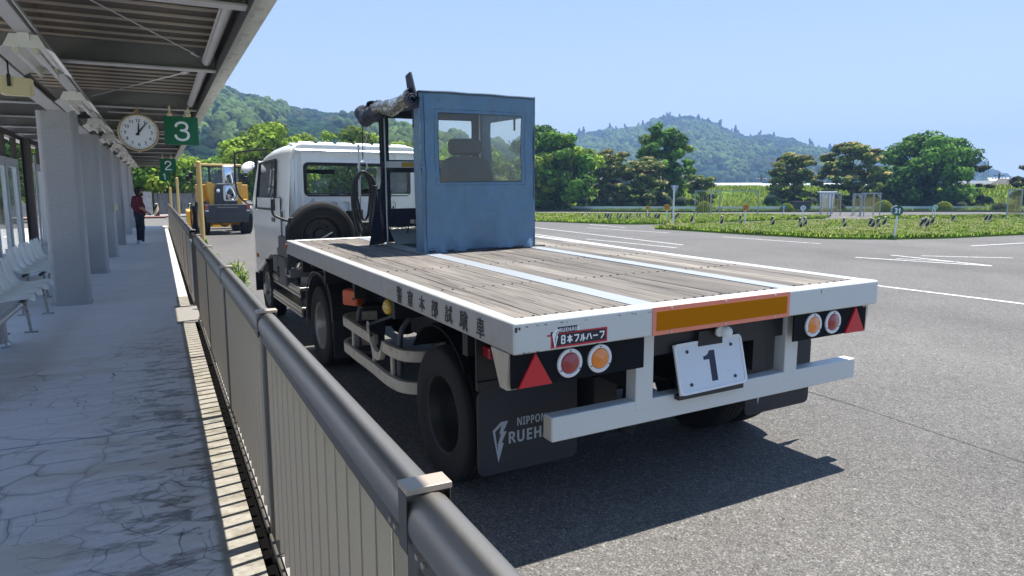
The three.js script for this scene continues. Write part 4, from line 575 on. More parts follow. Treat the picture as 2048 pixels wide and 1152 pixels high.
  obj('door', [loft([[-7.05, 0.886], [-6.7, 0.874], [-6.2, 0.853], [-5.75, 0.836]].map(([z, w]) => [[cx + w + 0.002, 0.96, z], [cx + w + 0.008, 1.0, z], [cx + w + 0.006, 1.56, z], [cx + w, 1.575, z], [cx + w - 0.02, 1.5, z], [cx + w - 0.02, 0.98, z]]))], M.cabWhite, t);
  for (const s of [-1, 1]) {
    const sw = part('side_window', t); const gl = grid(4, 6, (u, v) => { const z = mix(-6.02, mix(-7.2, -6.98, v), u), y = mix(1.44, 2.0, v), w = mix(mix(0.845, 0.868, v * 0 + u * 0.7 + 0.1), mix(0.845, 0.868, u) * 0.952, v) + 0.012; return [cx + s * w, y, z]; }); obj('pane', gl, M.glassDark, sw).material.side = THREE.DoubleSide;
    obj('seal', [BAR([cx + s * 0.862, 1.43, -6.02], [cx + s * 0.886, 1.43, -7.2], 0.02, 0.025), BAR([cx + s * 0.886, 1.43, -7.2], [cx + s * 0.845, 2.0, -6.99], 0.02, 0.025), BAR([cx + s * 0.845, 2.0, -6.99], [cx + s * 0.82, 2.01, -6.02], 0.02, 0.025), BAR([cx + s * 0.82, 2.01, -6.02], [cx + s * 0.862, 1.43, -6.02], 0.02, 0.025)], M.black, sw);
  }
  obj('door_handle', RB(0.02, 0.05, 0.16, 0.01, cx - 0.858, 1.31, -6.12), M.plasticGrey, t);
  const sl = []; for (let i = 0; i < 6; i++) sl.push(B(0.006, 0.12, 0.012, cx - 0.832, 1.36, -5.63 - i * 0.022, 0.0, 0, 0)); obj('side_vent', sl, mat([0.10, 0.11, 0.1], 0.6), t); obj('vent_frame', RB(0.012, 0.155, 0.16, 0.005, cx - 0.827, 1.36, -5.685), M.cabWhite, t);
  const decal = canvasTex(128, 256, (g, w, h) => { g.fillStyle = '#e6e9e6'; g.fillRect(0, 0, w, h); g.fillStyle = '#0e7a56'; g.fillRect(8, 96, 112, 96); g.fillStyle = '#e8eee8'; for (let i = 0; i < 3; i++) { g.fillRect(18 + i * 34, 108, 22, 24); g.fillRect(18 + i * 34, 150, 22, 26); } g.strokeStyle = '#8b8f90'; g.strokeRect(4, 200, 120, 48); g.beginPath(); g.moveTo(96, 2); g.lineTo(10, 86); g.lineTo(118, 86); g.closePath(); g.stroke(); g.fillStyle = '#b9c0c4'; g.fill(); });
  obj('green_decal', quad(0.075, 0.15, cx - 0.545, 1.50, -5.4424), new THREE.MeshStandardMaterial({ map: decal, roughness: 0.4 }), t, true);
  const notes = canvasTex(128, 256, (g, w, h) => { g.fillStyle = '#dfe1dc'; g.fillRect(0, 0, w, h); g.strokeStyle = '#8f9494'; g.fillStyle = '#8f9494'; for (let k = 0; k < 3; k++) { g.strokeRect(10, 10 + k * 82, 108, 72); for (let i = 0; i < 4; i++) g.fillRect(20, 22 + k * 82 + i * 14, 50 + ((i * 37 + k * 19) % 40), 4); } });
  obj('notice_decal', quad(0.13, 0.2, cx - 0.8365, 1.165 + 0.0, -5.60, 0, -PI / 2 + 0.01, 0), new THREE.MeshStandardMaterial({ map: notes, roughness: 0.5 }), t, true);
  // lower cab and interior
  obj('lower_cab', [loft([sec(-5.48, 0.80, 0.90, 1.145, 0.03), sec(-6.0, 0.84, 0.88, 1.145, 0.03), sec(-6.5, 0.862, 0.86, 1.145, 0.03)]), loft([sec(-6.5, 0.862, 0.86, 1.145, 0.03), sec(-7.35, 0.89, 0.55, 1.145, 0.05), sec(-7.46, 0.88, 0.5, 1.14, 0.05)])], M.cabWhite, t);
  obj('cab_floor', X0(cx - 0.78, cx + 0.78, 1.0, 1.13, -7.4, -5.5), M.dark, t); obj('nose', RB(1.76, 0.62, 0.06, 0.03, cx, 0.84, -7.46), M.cabWhite, t);
  obj('corner_guard', [RB(0.17, 0.245, 0.6, 0.02, cx - 0.765, 1.02, -5.74), RB(0.17, 0.33, 0.52, 0.025, cx - 0.775, 0.735, -5.76), RB(0.15, 0.2, 0.3, 0.02, cx - 0.79, 0.78, -6.1)], M.plasticGrey, t); obj('guard_vent', [0, 1, 2].map((i) => RB(0.012, 0.03, 0.1, 0.005, cx - 0.866, 0.66 + i * 0.045, -5.93)), M.black, t);
  obj('corner_guard', [RB(0.17, 0.55, 0.6, 0.02, cx + 0.765, 0.86, -5.74)], M.plasticGrey, t);
  for (const sx of [-0.74, 0.74]) { const arch = []; for (let i = 0; i < 10; i++) { const a = (10 + i * 16) * D2R, b = (26 + i * 16) * D2R; arch.push(BAR([cx + sx, 0.36 + 0.45 * Math.sin(a), -6.9 + 0.45 * Math.cos(a)], [cx + sx, 0.36 + 0.45 * Math.sin(b), -6.9 + 0.45 * Math.cos(b)], 0.26, 0.02)); }
  obj('wheel_arch', arch, M.dark, t); } obj('mud_guard', [X0(cx - 0.9, cx - 0.62, 0.30, 0.55, -7.43, -7.40)], M.navyRubber, t);
  obj('seat', [RB(0.46, 0.55, 0.14, 0.05, cx + 0.45, 1.4, -6.2), RB(0.46, 0.15, 0.5, 0.05, cx + 0.45, 1.2, -6.45)], M.seatCloth, t); obj('seat', [RB(0.46, 0.50, 0.14, 0.05, cx - 0.45, 1.36, -6.2), RB(0.46, 0.15, 0.5, 0.05, cx - 0.45, 1.2, -6.45)], M.seatCloth, t);
  obj('dashboard', RB(1.6, 0.3, 0.35, 0.05, cx, 1.32, -7.2), M.dark, t); obj('steering_wheel', put(new THREE.TorusGeometry(0.2, 0.015, 8, 28), cx + 0.42, 1.5, -6.95, -0.9), M.black, t); obj('sun_visor', [RB(0.26, 0.05, 0.02, 0.006, cx - 0.32, 1.90, -6.7), RB(0.24, 0.06, 0.02, 0.006, cx - 0.06, 1.90, -6.75), CY(0.004, 0.004, 0.2, cx - 0.06, 2.0, -6.75)], M.plasticGrey, t);
  const ws = part('windscreen', t); obj('pane', grid(2, 4, (u, v) => [cx + (u - 0.5) * 1.6, mix(1.42, 2.03, v), mix(-7.42, -7.17, v)]), M.glass, ws).material.side = THREE.DoubleSide; obj('wiper', BAR([cx - 0.1, 1.44, -7.46], [cx + 0.45, 1.55, -7.42], 0.012, 0.012), M.black, ws);
  obj('indicator', SP(0.03, cx - 0.885, 0.80, -7.2, 0.8, 1, 1.2), M.orangeLens, t);
  // mirrors on a tubular arm
  const mir = part('mirror_set', t);
  obj('arm', [TU([[cx - 0.74, 2.19, -7.1], [cx - 0.9, 2.18, -7.3], [cx - 1.05, 2.155, -7.43], [cx - 1.085, 2.09, -7.46], [cx - 1.08, 1.66, -7.46], [cx - 0.98, 1.50, -7.44], [cx - 0.89, 1.46, -7.40]], 0.012, 80, 8)], M.black, mir);
  const mirG = phys([0.75, 0.8, 0.85], 0.03, { metalness: 1 });
  const box = (x, y, z, w, h, ry, rx) => { const b = obj('mirror_housing', put(join([RB(w, h, 0.07, 0.03, 0, 0, -0.02)]), x, y, z, rx, ry, 0), M.white, mir); obj('mirror_glass', put(grid(12, 12, (u, v) => { const a = (u - 0.5) * 2, c = (v - 0.5) * 2; return [a * w * 0.45 * Math.sqrt(1 - c * c * 0.18), c * h * 0.45 * Math.sqrt(1 - a * a * 0.18), 0.034 - 0.03 * (a * a + c * c) * 0.5]; }), x, y, z, rx - 0.12, ry + 0.25, 0), mirG, mir); return b; };
  box(cx - 1.16, 1.865, -7.47, 0.17, 0.255, 0.12, 0.0); box(cx - 1.155, 1.625, -7.47, 0.18, 0.215, 0.12, 0.05);
  obj('round_mirror', put(LA([[0, 0.0], [0.05, 0.005], [0.09, 0.02], [0.095, 0.03], [0.085, 0.045], [0.05, 0.06], [0, 0.065]], 28), cx - 0.915, 1.955, -7.44, 0.6, 0, 0.5), M.white, mir); obj('round_glass', put(LA([[0.088, 0], [0.06, -0.014], [0.03, -0.02], [0, -0.022]], 24), cx - 0.915, 1.95, -7.435, 0.6, 0, 0.5), mirG, mir); obj('mirror_stay', BAR([cx - 0.86, 2.0, -7.3], [cx - 0.915, 1.98, -7.44], 0.012, 0.012, 1), M.black, mir);
  // chassis, steps, tank
  obj('frame_rail', [X0(cx - 0.42, cx - 0.34, 0.55, 0.80, -7.3, -3.3), X0(cx + 0.34, cx + 0.42, 0.55, 0.80, -7.3, -3.3), X0(cx - 0.4, cx + 0.4, 0.5, 0.74, -6.8, -6.0)], M.chassis, t); obj('engine_block', [RB(0.6, 0.4, 0.9, 0.05, cx, 0.75, -6.4)], M.chassis, t);
  for (const [y, z0, z1, x0] of [[0.575, -6.85, -4.93, 0.12], [0.365, -6.8, -4.90, 0.125]]) obj('side_step', [RB(0.28, 0.035, z1 - z0, 0.006, x0 + 0.14, y + 0.035, (z0 + z1) / 2), RB(0.02, 0.045, z1 - z0, 0.006, x0 + 0.002, y + 0.008, (z0 + z1) / 2), RB(0.02, 0.03, z1 - z0, 0.006, x0 + 0.006, y - 0.04, (z0 + z1) / 2), X0(x0 + 0.013, x0 + 0.02, y - 0.05, y + 0.03, z0, z1)], M.aluStep, t);
  for (const y of [0.575, 0.365]) obj('step_end', X0(0.13, 0.42, y - 0.06, y + 0.017, -4.945, -4.92), M.dark, t);
  obj('fuel_tank', [put(new RoundedBoxGeometry(0.34, 0.36, 0.5, 4, 0.1), 0.42, 0.62, -5.45)], mat([0.45, 0.45, 0.42], 0.5), t); obj('filter_hoop', [TU([[0.2, 0.45, -5.2], [0.16, 0.7, -5.25], [0.2, 0.82, -5.35], [0.3, 0.86, -5.5], [0.42, 0.86, -5.5]], 0.025, 30, 8), TU([[0.2, 0.45, -6.1], [0.16, 0.75, -6.05], [0.22, 0.87, -5.95], [0.4, 0.88, -5.8]], 0.022, 30, 8)], M.black, t); obj('step_plate', X0(0.2, 0.62, 0.885, 0.90, -5.3, -4.95), M.steel, t); obj('battery_box', [RB(0.4, 0.22, 0.36, 0.02, 0.40, 0.38, -5.1)], M.navyRubber, t);
  // guard over the drive wheels
  for (const x of [cx - 0.62, cx + 0.62]) { const fl = []; for (let i = 0; i < 11; i++) { const a = (-8 + i * 17) * D2R, b = (9 + i * 17) * D2R; fl.push(BAR([x, 0.42 + 0.46 * Math.sin(a), -3.96 + 0.5 * Math.cos(a)], [x, 0.42 + 0.46 * Math.sin(b), -3.96 + 0.5 * Math.cos(b)], 0.48, 0.01)); }
  obj('drive_fender', fl, M.dark, t); }
  obj('fender_edge', [TU([[0.088, 0.30, -4.48], [0.088, 0.62, -4.47], [0.088, 0.80, -4.32], [0.088, 0.885, -4.1], [0.088, 0.86, -3.7], [0.088, 0.7, -3.5], [0.088, 0.5, -3.46]], 0.008, 50, 6)], M.plasticGrey, t);
  obj('fender_flap', [X0(cx - 0.86, cx - 0.4, 0.18, 0.52, -3.43, -3.42)], M.navyRubber, t);
  obj('rear_axle', [CY(0.07, 0.07, 1.3, cx, 0.39, -3.96, 0, PI / 2), SP(0.18, cx, 0.4, -3.96)], M.chassis, t); obj('front_axle', CY(0.05, 0.05, 1.3, cx, 0.36, -6.9, 0, PI / 2), M.chassis, t);
  for (const [x, s] of [[0.19, -1], [0.45, -1], [2 * cx - 0.19, 1], [2 * cx - 0.45, 1]]) wheel('wheel', t, [x, 0.386, -3.96], s, 0.386, 0.215, 0.21, M.rimSilver, 0.80);
  for (const s of [-1, 1]) wheel('front_wheel', t, [cx + s * 0.74, 0.376, -6.92], s, 0.376, 0.215, 0.2, M.rimSilver, 0.18);
  // headboard gear behind the cab: spare wheel, handrails, ladder bracket
  const sp = wheel('spare_wheel', t, [0.425, 1.16, -5.2], -1, 0.375, 0.215, 0.20, M.rimBlack, 0.55); sp.rotation.y = -PI / 2 + PI; sp.userData.label = 'black spare wheel behind the cab';
  obj('spare_carrier', [X0(0.06, 0.85, 0.72, 0.80, -5.36, -5.1), BAR([0.34, 1.10, -5.07], [0.52, 1.20, -5.07], 0.014, 0.012), X0(0.08, 0.12, 0.7, 1.0, -5.36, -5.3)], M.steel, t);
  obj('handrail', [TU([[-0.06, 1.56, -5.3], [-0.06, 1.42, -5.3], [-0.02, 1.37, -5.28], [0.1, 1.32, -5.22], [0.13, 1.31, -5.2]], 0.014, 40, 8), TU([[0.27, 1.36, -5.15], [0.10, 1.355, -5.15], [0.08, 1.33, -5.15], [0.08, 1.05, -5.15], [0.1, 1.02, -5.15], [0.22, 1.01, -5.15]], 0.012, 50, 8)], M.black, t);
  obj('ladder_leg', [BAR([0.13, 1.36, -5.25], [0.06, 0.74, -5.2], 0.05, 0.02), BAR([0.19, 1.36, -5.25], [0.12, 0.74, -5.2], 0.012, 0.03)], M.plasticGrey, t); obj('tail_lamp', RB(0.12, 0.07, 0.04, 0.012, 0.28, 0.84, -5.1), M.lensRed, t);
  obj('rear_gear', [X0(0.75, 1.5, 0.8, 1.18, -5.40, -5.22), CY(0.07, 0.07, 0.3, 0.80, 1.28, -5.25, 0, 0), CY(0.03, 0.03, 0.12, 0.88, 1.38, -5.2), RB(0.2, 0.14, 0.12, 0.02, 0.95, 1.24, -5.18)], M.dark, t);
}
// ---------------------------------------------------------------- canvas booth on the deck, in the trailer's axes
const onTrailer = (name, label, cat, p) => { const q = V3(...p).applyMatrix4(trailer.matrixWorld); const t = thing(name, label, cat, q.toArray()); t.rotation.copy(trailer.rotation); return t; };
{
  const x0 = 0.735, x1 = 1.815, z0 = -2.895, z1 = -3.96, H = 1.315; // height of the box above the deck
  const t = onTrailer('canvas_booth', 'blue canvas booth with clear windows standing on the trailer deck', 'booth', [0, D0, 0]);
  const crease = (a, b, s) => 0.017 * (fbm(a * 3.1, b * 3.1, s, 3) - 0.5) * 2 + 0.012 * (fbm(a * 9 + b * 4, b * 5 - a * 3, s + 5, 2) - 0.5) + 0.010 * Math.pow(1 - Math.abs(2 * vn(a * 2.2 + b * 1.3, b * 2.0 - a * 0.8, s + 9) - 1), 6);
  // rear wall with its window
  const wx0 = 0.892, wx1 = 1.678, wy0 = 0.588, wy1 = 1.153;
  const lerpGrid = (ax, n) => { const out = []; for (let i = 0; i < ax.length - 1; i++) for (let k = 0; k < n[i]; k++) out.push(mix(ax[i], ax[i + 1], k / n[i])); out.push(ax[ax.length - 1]); return out; };
  const sheet = (us, vs, f, holes) => grid(us.length - 1, vs.length - 1, (u, v) => f(us[Math.round(u * (us.length - 1))], vs[Math.round(v * (vs.length - 1))]), (u, v) => { const a = us[Math.floor(u * (us.length - 1))], b = us[Math.floor(u * (us.length - 1)) + 1], c = vs[Math.floor(v * (vs.length - 1))], d = vs[Math.floor(v * (vs.length - 1)) + 1], mu = (a + b) / 2, mv = (c + d) / 2; return holes.some((h) => mu > h[0] && mu < h[1] && mv > h[2] && mv < h[3]); });
  const rearF = (x, y) => { const e = sstep(0, 0.18, y), hem = (1 - sstep(0.0, 0.16, y)), top = sstep(1.05, H, y); return [x, Math.max(0.004, y) + (y < 0.01 ? 0.006 + 0.009 * Math.sin(x * 14) + 0.012 * (fbm(x * 7, 2, 5, 2) - 0.5) - 0.02 * (1 - (x - x0) / 1.08) : 0) - top * 0.02 * sstep(1.15, x1, x) * 0.3, z0 + 0.018 * Math.sin(PI * (x - x0) / (x1 - x0)) * e + crease(x, y, 301) + hem * (0.02 * Math.sin(x * 23 + 2 * Math.sin(x * 7)) + 0.012) + top * 0.012 * Math.sin(x * 16 - 6 * y)]; };
  const us = lerpGrid([x0, wx0, wx1, x1], [10, 40, 10]), vs = lerpGrid([0, 0.16, wy0, wy1, H], [12, 24, 24, 12]);
  obj('rear_wall', sheet(us, vs, rearF, [[wx0, wx1, wy0, wy1]]), M.cloth, t);
  obj('rear_window', sheet(lerpGrid([wx0, wx1], [30]), lerpGrid([wy0, wy1], [20]), (x, y) => { const p = rearF(x, y); return [p[0], p[1], p[2] - 0.001 + 0.006 * (vn(x * 7 + y * 4, y * 2, 311) - 0.5)]; }, []), M.vinyl, t);
  const seam = (pts, w = 0.004) => TU(pts, w, 40, 5); const rf = (x, y, o = 0.004) => { const p = rearF(x, y); return [p[0], p[1], p[2] + o]; };
  const line = (a, b, c, d, n = 10, o) => Array.from({ length: n + 1 }, (_, i) => rf(mix(a, c, i / n), mix(b, d, i / n), o));
  obj('window_seam', [[wx0, wy0, wx1, wy0], [wx0, wy1, wx1, wy1], [wx0, wy0, wx0, wy1], [wx1, wy0, wx1, wy1], [wx0 - 0.035, wy0 - 0.025, wx1 + 0.04, wy0 - 0.025], [wx0 - 0.035, wy1 + 0.03, wx1 + 0.04, wy1 + 0.03], [wx0 - 0.035, wy0 - 0.025, wx0 - 0.035, wy1 + 0.03], [wx1 + 0.04, wy0 - 0.025, wx1 + 0.04, wy1 + 0.03]].map((q, i) => seam(line(...q, 10, 0.0005), i < 4 ? 0.0022 : 0.0011)), M.clothDark, t);
  obj('wall_seam', [seam(line(x0 + 0.035, 0.02, x0 + 0.035, H - 0.02), 0.002)], M.clothDark, t);
  // roof
  obj('roof', grid(20, 16, (u, v) => { const x = mix(x0, x1, u), z = mix(z0 + 0.004, z1, v); return [x, H + 0.012 * Math.sin(PI * u) * Math.sin(PI * v) + crease(x, z, 321) * 0.6 + 0.004, z]; }), M.cloth, t);
  obj('roof_hem', [seam(line(x0 + 0.005, H, x1, H, 12, -0.003), 0.012), seam([[x0, H, z0], [x0, H, z1]], 0.01), seam([[x1, H, z0], [x1, H, z1]], 0.012), seam([[x1, H, z0], [x1 - 0.002, 0.7, z0 - 0.002], [x1, 0.02, z0]], 0.008)], M.cloth, t);
  // right wall with big window
  const rw = [[-3.72, -3.08, 0.60, 1.16]];
  obj('right_wall', sheet(lerpGrid([z1, -3.72, -3.08, z0], [6, 16, 5]), lerpGrid([0.01, 0.60, 1.16, H], [12, 12, 4]), (z, y) => [x1 + crease(z, y, 331) - 0.006, y, z], rw), M.cloth, t);
  obj('right_window', sheet(lerpGrid([-3.72, -3.08], [12]), lerpGrid([0.60, 1.16], [10]), (z, y) => [x1 + crease(z, y, 331) - 0.007, y, z], []), M.vinyl, t);
  // front wall with upper and lower windows
  const fh = [[0.83, 1.24, 0.80, 1.19], [0.83, 1.70, 0.335, 0.68], [1.33, 1.70, 0.80, 1.19]];
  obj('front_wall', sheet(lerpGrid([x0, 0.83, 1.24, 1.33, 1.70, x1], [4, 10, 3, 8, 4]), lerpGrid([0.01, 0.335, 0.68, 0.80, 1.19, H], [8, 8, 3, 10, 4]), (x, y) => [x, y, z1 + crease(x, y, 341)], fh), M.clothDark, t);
  for (const h of fh) obj('front_window', sheet(lerpGrid([h[0], h[1]], [8]), lerpGrid([h[2], h[3]], [8]), (x, y) => [x, y, z1 + crease(x, y, 341) - 0.003], []), M.vinyl, t);
  // front left corner flap, hanging a little outwards; rear left strip
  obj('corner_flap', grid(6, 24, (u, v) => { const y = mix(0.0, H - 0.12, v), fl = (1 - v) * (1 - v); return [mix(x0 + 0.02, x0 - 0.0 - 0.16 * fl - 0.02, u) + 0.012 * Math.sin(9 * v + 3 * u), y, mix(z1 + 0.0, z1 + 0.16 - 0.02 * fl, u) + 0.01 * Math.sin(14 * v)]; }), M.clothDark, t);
  obj('corner_flap', grid(5, 24, (u, v) => { const y = mix(0.012, H - 0.04, v); return [x0 - 0.004 + 0.008 * Math.sin(7 * v) - 0.012 * u * (1 - v), y, mix(z0 + 0.02, z0 - 0.13, u) + 0.008 * u * Math.sin(11 * v + 1)]; }), M.cloth, t);
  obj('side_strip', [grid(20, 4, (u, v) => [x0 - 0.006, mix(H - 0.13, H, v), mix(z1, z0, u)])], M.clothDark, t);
  // frame
  obj('frame_pole', [BAR([x0 + 0.02, 0, z1 + 0.1], [x0 + 0.02, H - 0.05, z1 + 0.09], 0.02, 0.02, 1)], M.steel, t); obj('frame_pole', [BAR([x1 - 0.03, 0, z1 + 0.03], [x1 - 0.03, H - 0.03, z1 + 0.03], 0.025, 0.025, 1)], M.steel, t); obj('frame_pole', [BAR([x1 - 0.03, 0, z0 - 0.03], [x1 - 0.03, H - 0.03, z0 - 0.03], 0.025, 0.025, 1)], M.steel, t); obj('frame_pole', [BAR([x0 + 0.03, 0, z0 - 0.03], [x0 + 0.03, H - 0.03, z0 - 0.03], 0.025, 0.025, 1)], M.steel, t);
  obj('cross_bar', [X0(x0 + 0.02, x1 - 0.04, 0.725, 0.785, z1 + 0.03, z1 + 0.06)], M.white, t); obj('yellow_bar', [X0(0.93, 1.6, 0.735, 0.775, z1 + 0.065, z1 + 0.08)], mat([0.52, 0.33, 0.05], 0.5), t); obj('zip_pull', [X0(1.62, 1.635, 1.03, 1.14, z0 - 0.03, z0 - 0.02)], M.dark, t);
  // curtain rolled up along the left edge
  const roll = (r, off, a0, a1, bump0) => loft(Array.from({ length: 31 }, (_, i) => { const k = i / 30, z = mix(a0, a1, k), rr = r * (0.82 + 0.25 * fbm(k * 7, off, 351, 2) + 0.12 * Math.sin(k * 40 + off)) * (1 - 0.15 * k); return Array.from({ length: 18 }, (_, j) => { const a = (j / 18) * 2 * PI + k * 2; const q = rr * (1 + 0.16 * Math.sin(2 * a + k * 9 + off) + 0.12 * (fbm(j / 3, k * 16, 352 + off, 2, 6, 0) - 0.5)); return [x0 - 0.045 + q * Math.cos(a) + 0.0, H - 0.055 + 0.02 * k - 0.035 * Math.sin(k * PI) + q * Math.sin(a) * 0.95 + bump0, z]; }); }));
  obj('rolled_curtain', roll(0.068, 1, -3.78, -2.93, 0), M.vinylRoll, t); obj('rolled_hem', [roll(0.088, 3, -4.32, -3.74, -0.02), roll(0.05, 5, -4.36, -4.0, 0.03)], M.clothDark, t);
  obj('curtain_end', [put(loft(Array.from({ length: 9 }, (_, i) => { const k = i / 8; return rrect(-0.055 + 0.02 * k, 0.05 - 0.012 * k, -0.012, 0.012, 0.01, 3).map(([a, b]) => [b - 0.03 * k, a * 0.4 + k * 0.2, a - 0.05 * k]); })), x0 - 0.03, H - 0.06, -2.95, 0.0, 0.2, -0.1), ...Array.from({ length: 3 }, (_, i) => put(new THREE.TorusGeometry(0.022 + 0.018 * i, 0.007, 8, 24, 5.2), x0 - 0.055, H - 0.06, -2.915 - 0.004 * i, 0, 0, i))], M.clothDark, t);
  obj('strap', [TU([[x0 - 0.03, H - 0.12, -2.965], [x0 - 0.035, H - 0.25, -2.96], [x0 - 0.03, H - 0.28, -2.965]], 0.006, 16, 6), TU([[x0 - 0.07, H - 0.12, -4.25], [x0 - 0.07, H - 0.36, -4.26], [x0 - 0.075, H - 0.5, -4.26]], 0.005, 16, 6)], M.dark, t);
  // floor
  obj('floor_mat', X0(0.80, 1.74, -0.001, 0.008, -3.86, -2.96), M.greenMat, t); obj('floor_edge', X0(0.76, 0.80, -0.001, 0.012, -3.92, -2.9), M.steel, t); obj('skirt_strap', [BAR([x0 + 0.05, 0.012, z0 + 0.012], [x1, 0.012, z0 + 0.014], 0.012, 0.012), BAR([x1, 0.008, z0 + 0.01], [x1 + 0.13, 0.006, z0 - 0.03], 0.01, 0.01)], M.dark, t);
  obj('foot_plate', [B(0.78, 0.01, 0.26, 1.18, 0.075, -3.82, 0.65), X0(0.80, 1.56, 0.0, 0.012, -3.74, -3.70)], M.checker, t); obj('lever', [BAR([0.95, 0.10, -3.85], [1.02, 0.30, -3.9], 0.012, 0.012, 1), BAR([0.78, 0.06, -3.9], [0.82, 0.36, -3.86], 0.014, 0.014, 1)], M.dark, t); obj('broom', [BAR([1.0, 0.21, -3.6], [1.5, 0.13, -3.5], 0.018, 0.018, 1), RB(0.14, 0.04, 0.06, 0.01, 0.97, 0.215, -3.61, 0, 0.2, -0.16)], mat([0.30, 0.27, 0.23], 0.8), t);
}
{ // driver's seat inside the booth
  const t = onTrailer('driver_seat', 'grey padded driver seat with headrest inside the blue canvas booth', 'seat', [1.41, D0, -3.5]);
  obj('backrest', loft(Array.from({ length: 13 }, (_, i) => { const k = i / 12, w = (0.235 + 0.02 * Math.sin(k * PI)) * (k > 0.9 ? 1 - (k - 0.9) * 4 : 1), d = 0.06 + 0.025 * Math.sin(k * PI); return rrect(-w, w, -d, d, Math.min(0.055, d * 0.9), 4).map(([a, b]) => [a, 0.38 + 0.44 * k, b + 0.03 - 0.1 * (1 - k) * -1 - 0.02]); })), M.seatCloth, t);
  obj('backrest_cap', SP(0.2, 0, 0.8, 0.012, 0.9, 0.14, 0.22), M.seatCloth, t);
  obj('headrest', RB(0.33, 0.155, 0.11, 0.05, 0, 0.91, 0.005), M.seatCloth, t); obj('headrest_post', [CY(0.008, 0.008, 0.1, -0.07, 0.83, 0), CY(0.008, 0.008, 0.1, 0.07, 0.83, 0)], M.steel, t);
  obj('cushion', RB(0.48, 0.15, 0.48, 0.06, 0, 0.34, -0.2), M.seatCloth, t); obj('pedestal', [RB(0.36, 0.26, 0.36, 0.02, 0, 0.14, -0.15)], M.dark, t); obj('armrest', [RB(0.05, 0.06, 0.32, 0.02, -0.27, 0.54, -0.12), RB(0.05, 0.06, 0.32, 0.02, 0.27, 0.54, -0.12)], M.seatCloth, t);
}
{ // coiled air line between cab and booth
  const t = thing('coiled_hose', 'coiled black air hose hanging from a chain behind the white cab', 'hose', [0, 0, 0]); t.position.set(...V3(0.85, 0, -5.0).applyMatrix4(new THREE.Matrix4().makeRotationY(TYAW)).add(V3(...TT)).toArray()); t.rotation.y = TYAW;
  const loops = []; for (let i = 0; i < 4; i++) { const w = 0.075 + 0.018 * i, h = 0.42 + 0.10 * i, c = 1.82 - h, o = 0.012 * i; loops.push(TU([[0, 1.86, o], [w, 1.74, o], [w * 1.1, c + 0.1 + h * 0.3, o + 0.01], [w * 0.7, c - 0.02, o], [0, c - 0.06, o - 0.01], [-w * 0.6, c + 0.1, o], [-w, c + 0.1 + h * 0.4, o], [-w * 0.85, 1.74, o]], 0.013, 80, 8, true)); }
  obj('hose_loops', loops, M.hose, t); obj('ring', [put(new THREE.TorusGeometry(0.052, 0.007, 8, 28), 0.0, 1.915, 0.03)], M.steel, t); obj('pole', [CY(0.013, 0.013, 1.3, -0.015, 1.5, -0.05)], M.steel, t); obj('hang_cord', [BAR([0.0, 1.965, 0.03], [0.02, 2.42, 0.3], 0.006, 0.006, 1)], M.steel, t);
  obj('spiral_hose', Array.from({ length: 34 }, (_, i) => put(new THREE.TorusGeometry(0.026, 0.009, 6, 12), 0.125 - 0.05 * Math.sin(i / 11), 1.70 - i * 0.019, 0.06, PI / 2)), M.hose, t);
}
// ---------------------------------------------------------------- foliage
// many small leaf faces; place(r) gives [point, outward direction, tint]
function leaves(n, size, place, seed, flat = 0.35) {
  const r = rng(seed), P = new Float32Array(n * 18), N = new Float32Array(n * 18), C = new Float32Array(n * 18), a = V3(), b = V3(), c = V3();
  for (let i = 0; i < n; i++) {
    const [p, o, col] = place(r); c.set(o[0] + (r() - 0.5) * 1.5, o[1] + (r() - 0.5) * 1.5 + flat, o[2] + (r() - 0.5) * 1.5).normalize();
    a.set(r() - 0.5, r() - 0.5, r() - 0.5).cross(c).normalize(); b.crossVectors(c, a); const s = size * (0.6 + 0.8 * r()), w = s * (0.45 + 0.25 * r());
    const q = [[-s, 0], [0, -w], [s, 0], [-s, 0], [s, 0], [0, w]];
    for (let k = 0; k < 6; k++) { const j = i * 18 + k * 3, [u, v] = q[k], bend = -0.25 * Math.abs(u); P[j] = p[0] + a.x * u + b.x * v + c.x * bend; P[j + 1] = p[1] + a.y * u + b.y * v + c.y * bend; P[j + 2] = p[2] + a.z * u + b.z * v + c.z * bend; const nx = c.x + o[0] * 0.6, ny = c.y + o[1] * 0.6, nz = c.z + o[2] * 0.6, l = Math.hypot(nx, ny, nz) || 1; N[j] = nx / l; N[j + 1] = ny / l; N[j + 2] = nz / l; C[j] = col[0]; C[j + 1] = col[1]; C[j + 2] = col[2]; }
  }
  const g = new THREE.BufferGeometry(); g.setAttribute('position', new THREE.BufferAttribute(P, 3)); g.setAttribute('normal', new THREE.BufferAttribute(N, 3)); g.setAttribute('color', new THREE.BufferAttribute(C, 3)); g.setAttribute('uv', new THREE.BufferAttribute(new Float32Array(n * 12), 2)); return g;
}
const leafM = new THREE.MeshPhysicalMaterial({ vertexColors: true, roughness: 0.9, specularIntensity: 0.3, side: THREE.DoubleSide, transmission: 0.3, thickness: 0 });
const leafFarM = new THREE.MeshPhysicalMaterial({ vertexColors: true, roughness: 1, specularIntensity: 0.1, side: THREE.DoubleSide });
const GREEN = { deep: [0.048, 0.13, 0.02], mid: [0.095, 0.21, 0.024], lime: [0.21, 0.31, 0.03], silk: [0.15, 0.22, 0.045], tan: [0.37, 0.285, 0.11], hedge: [0.05, 0.13, 0.02] };
const tint = (c, k, y = 0) => [c[0] * k + y, c[1] * k + y * 0.6, c[2] * k];
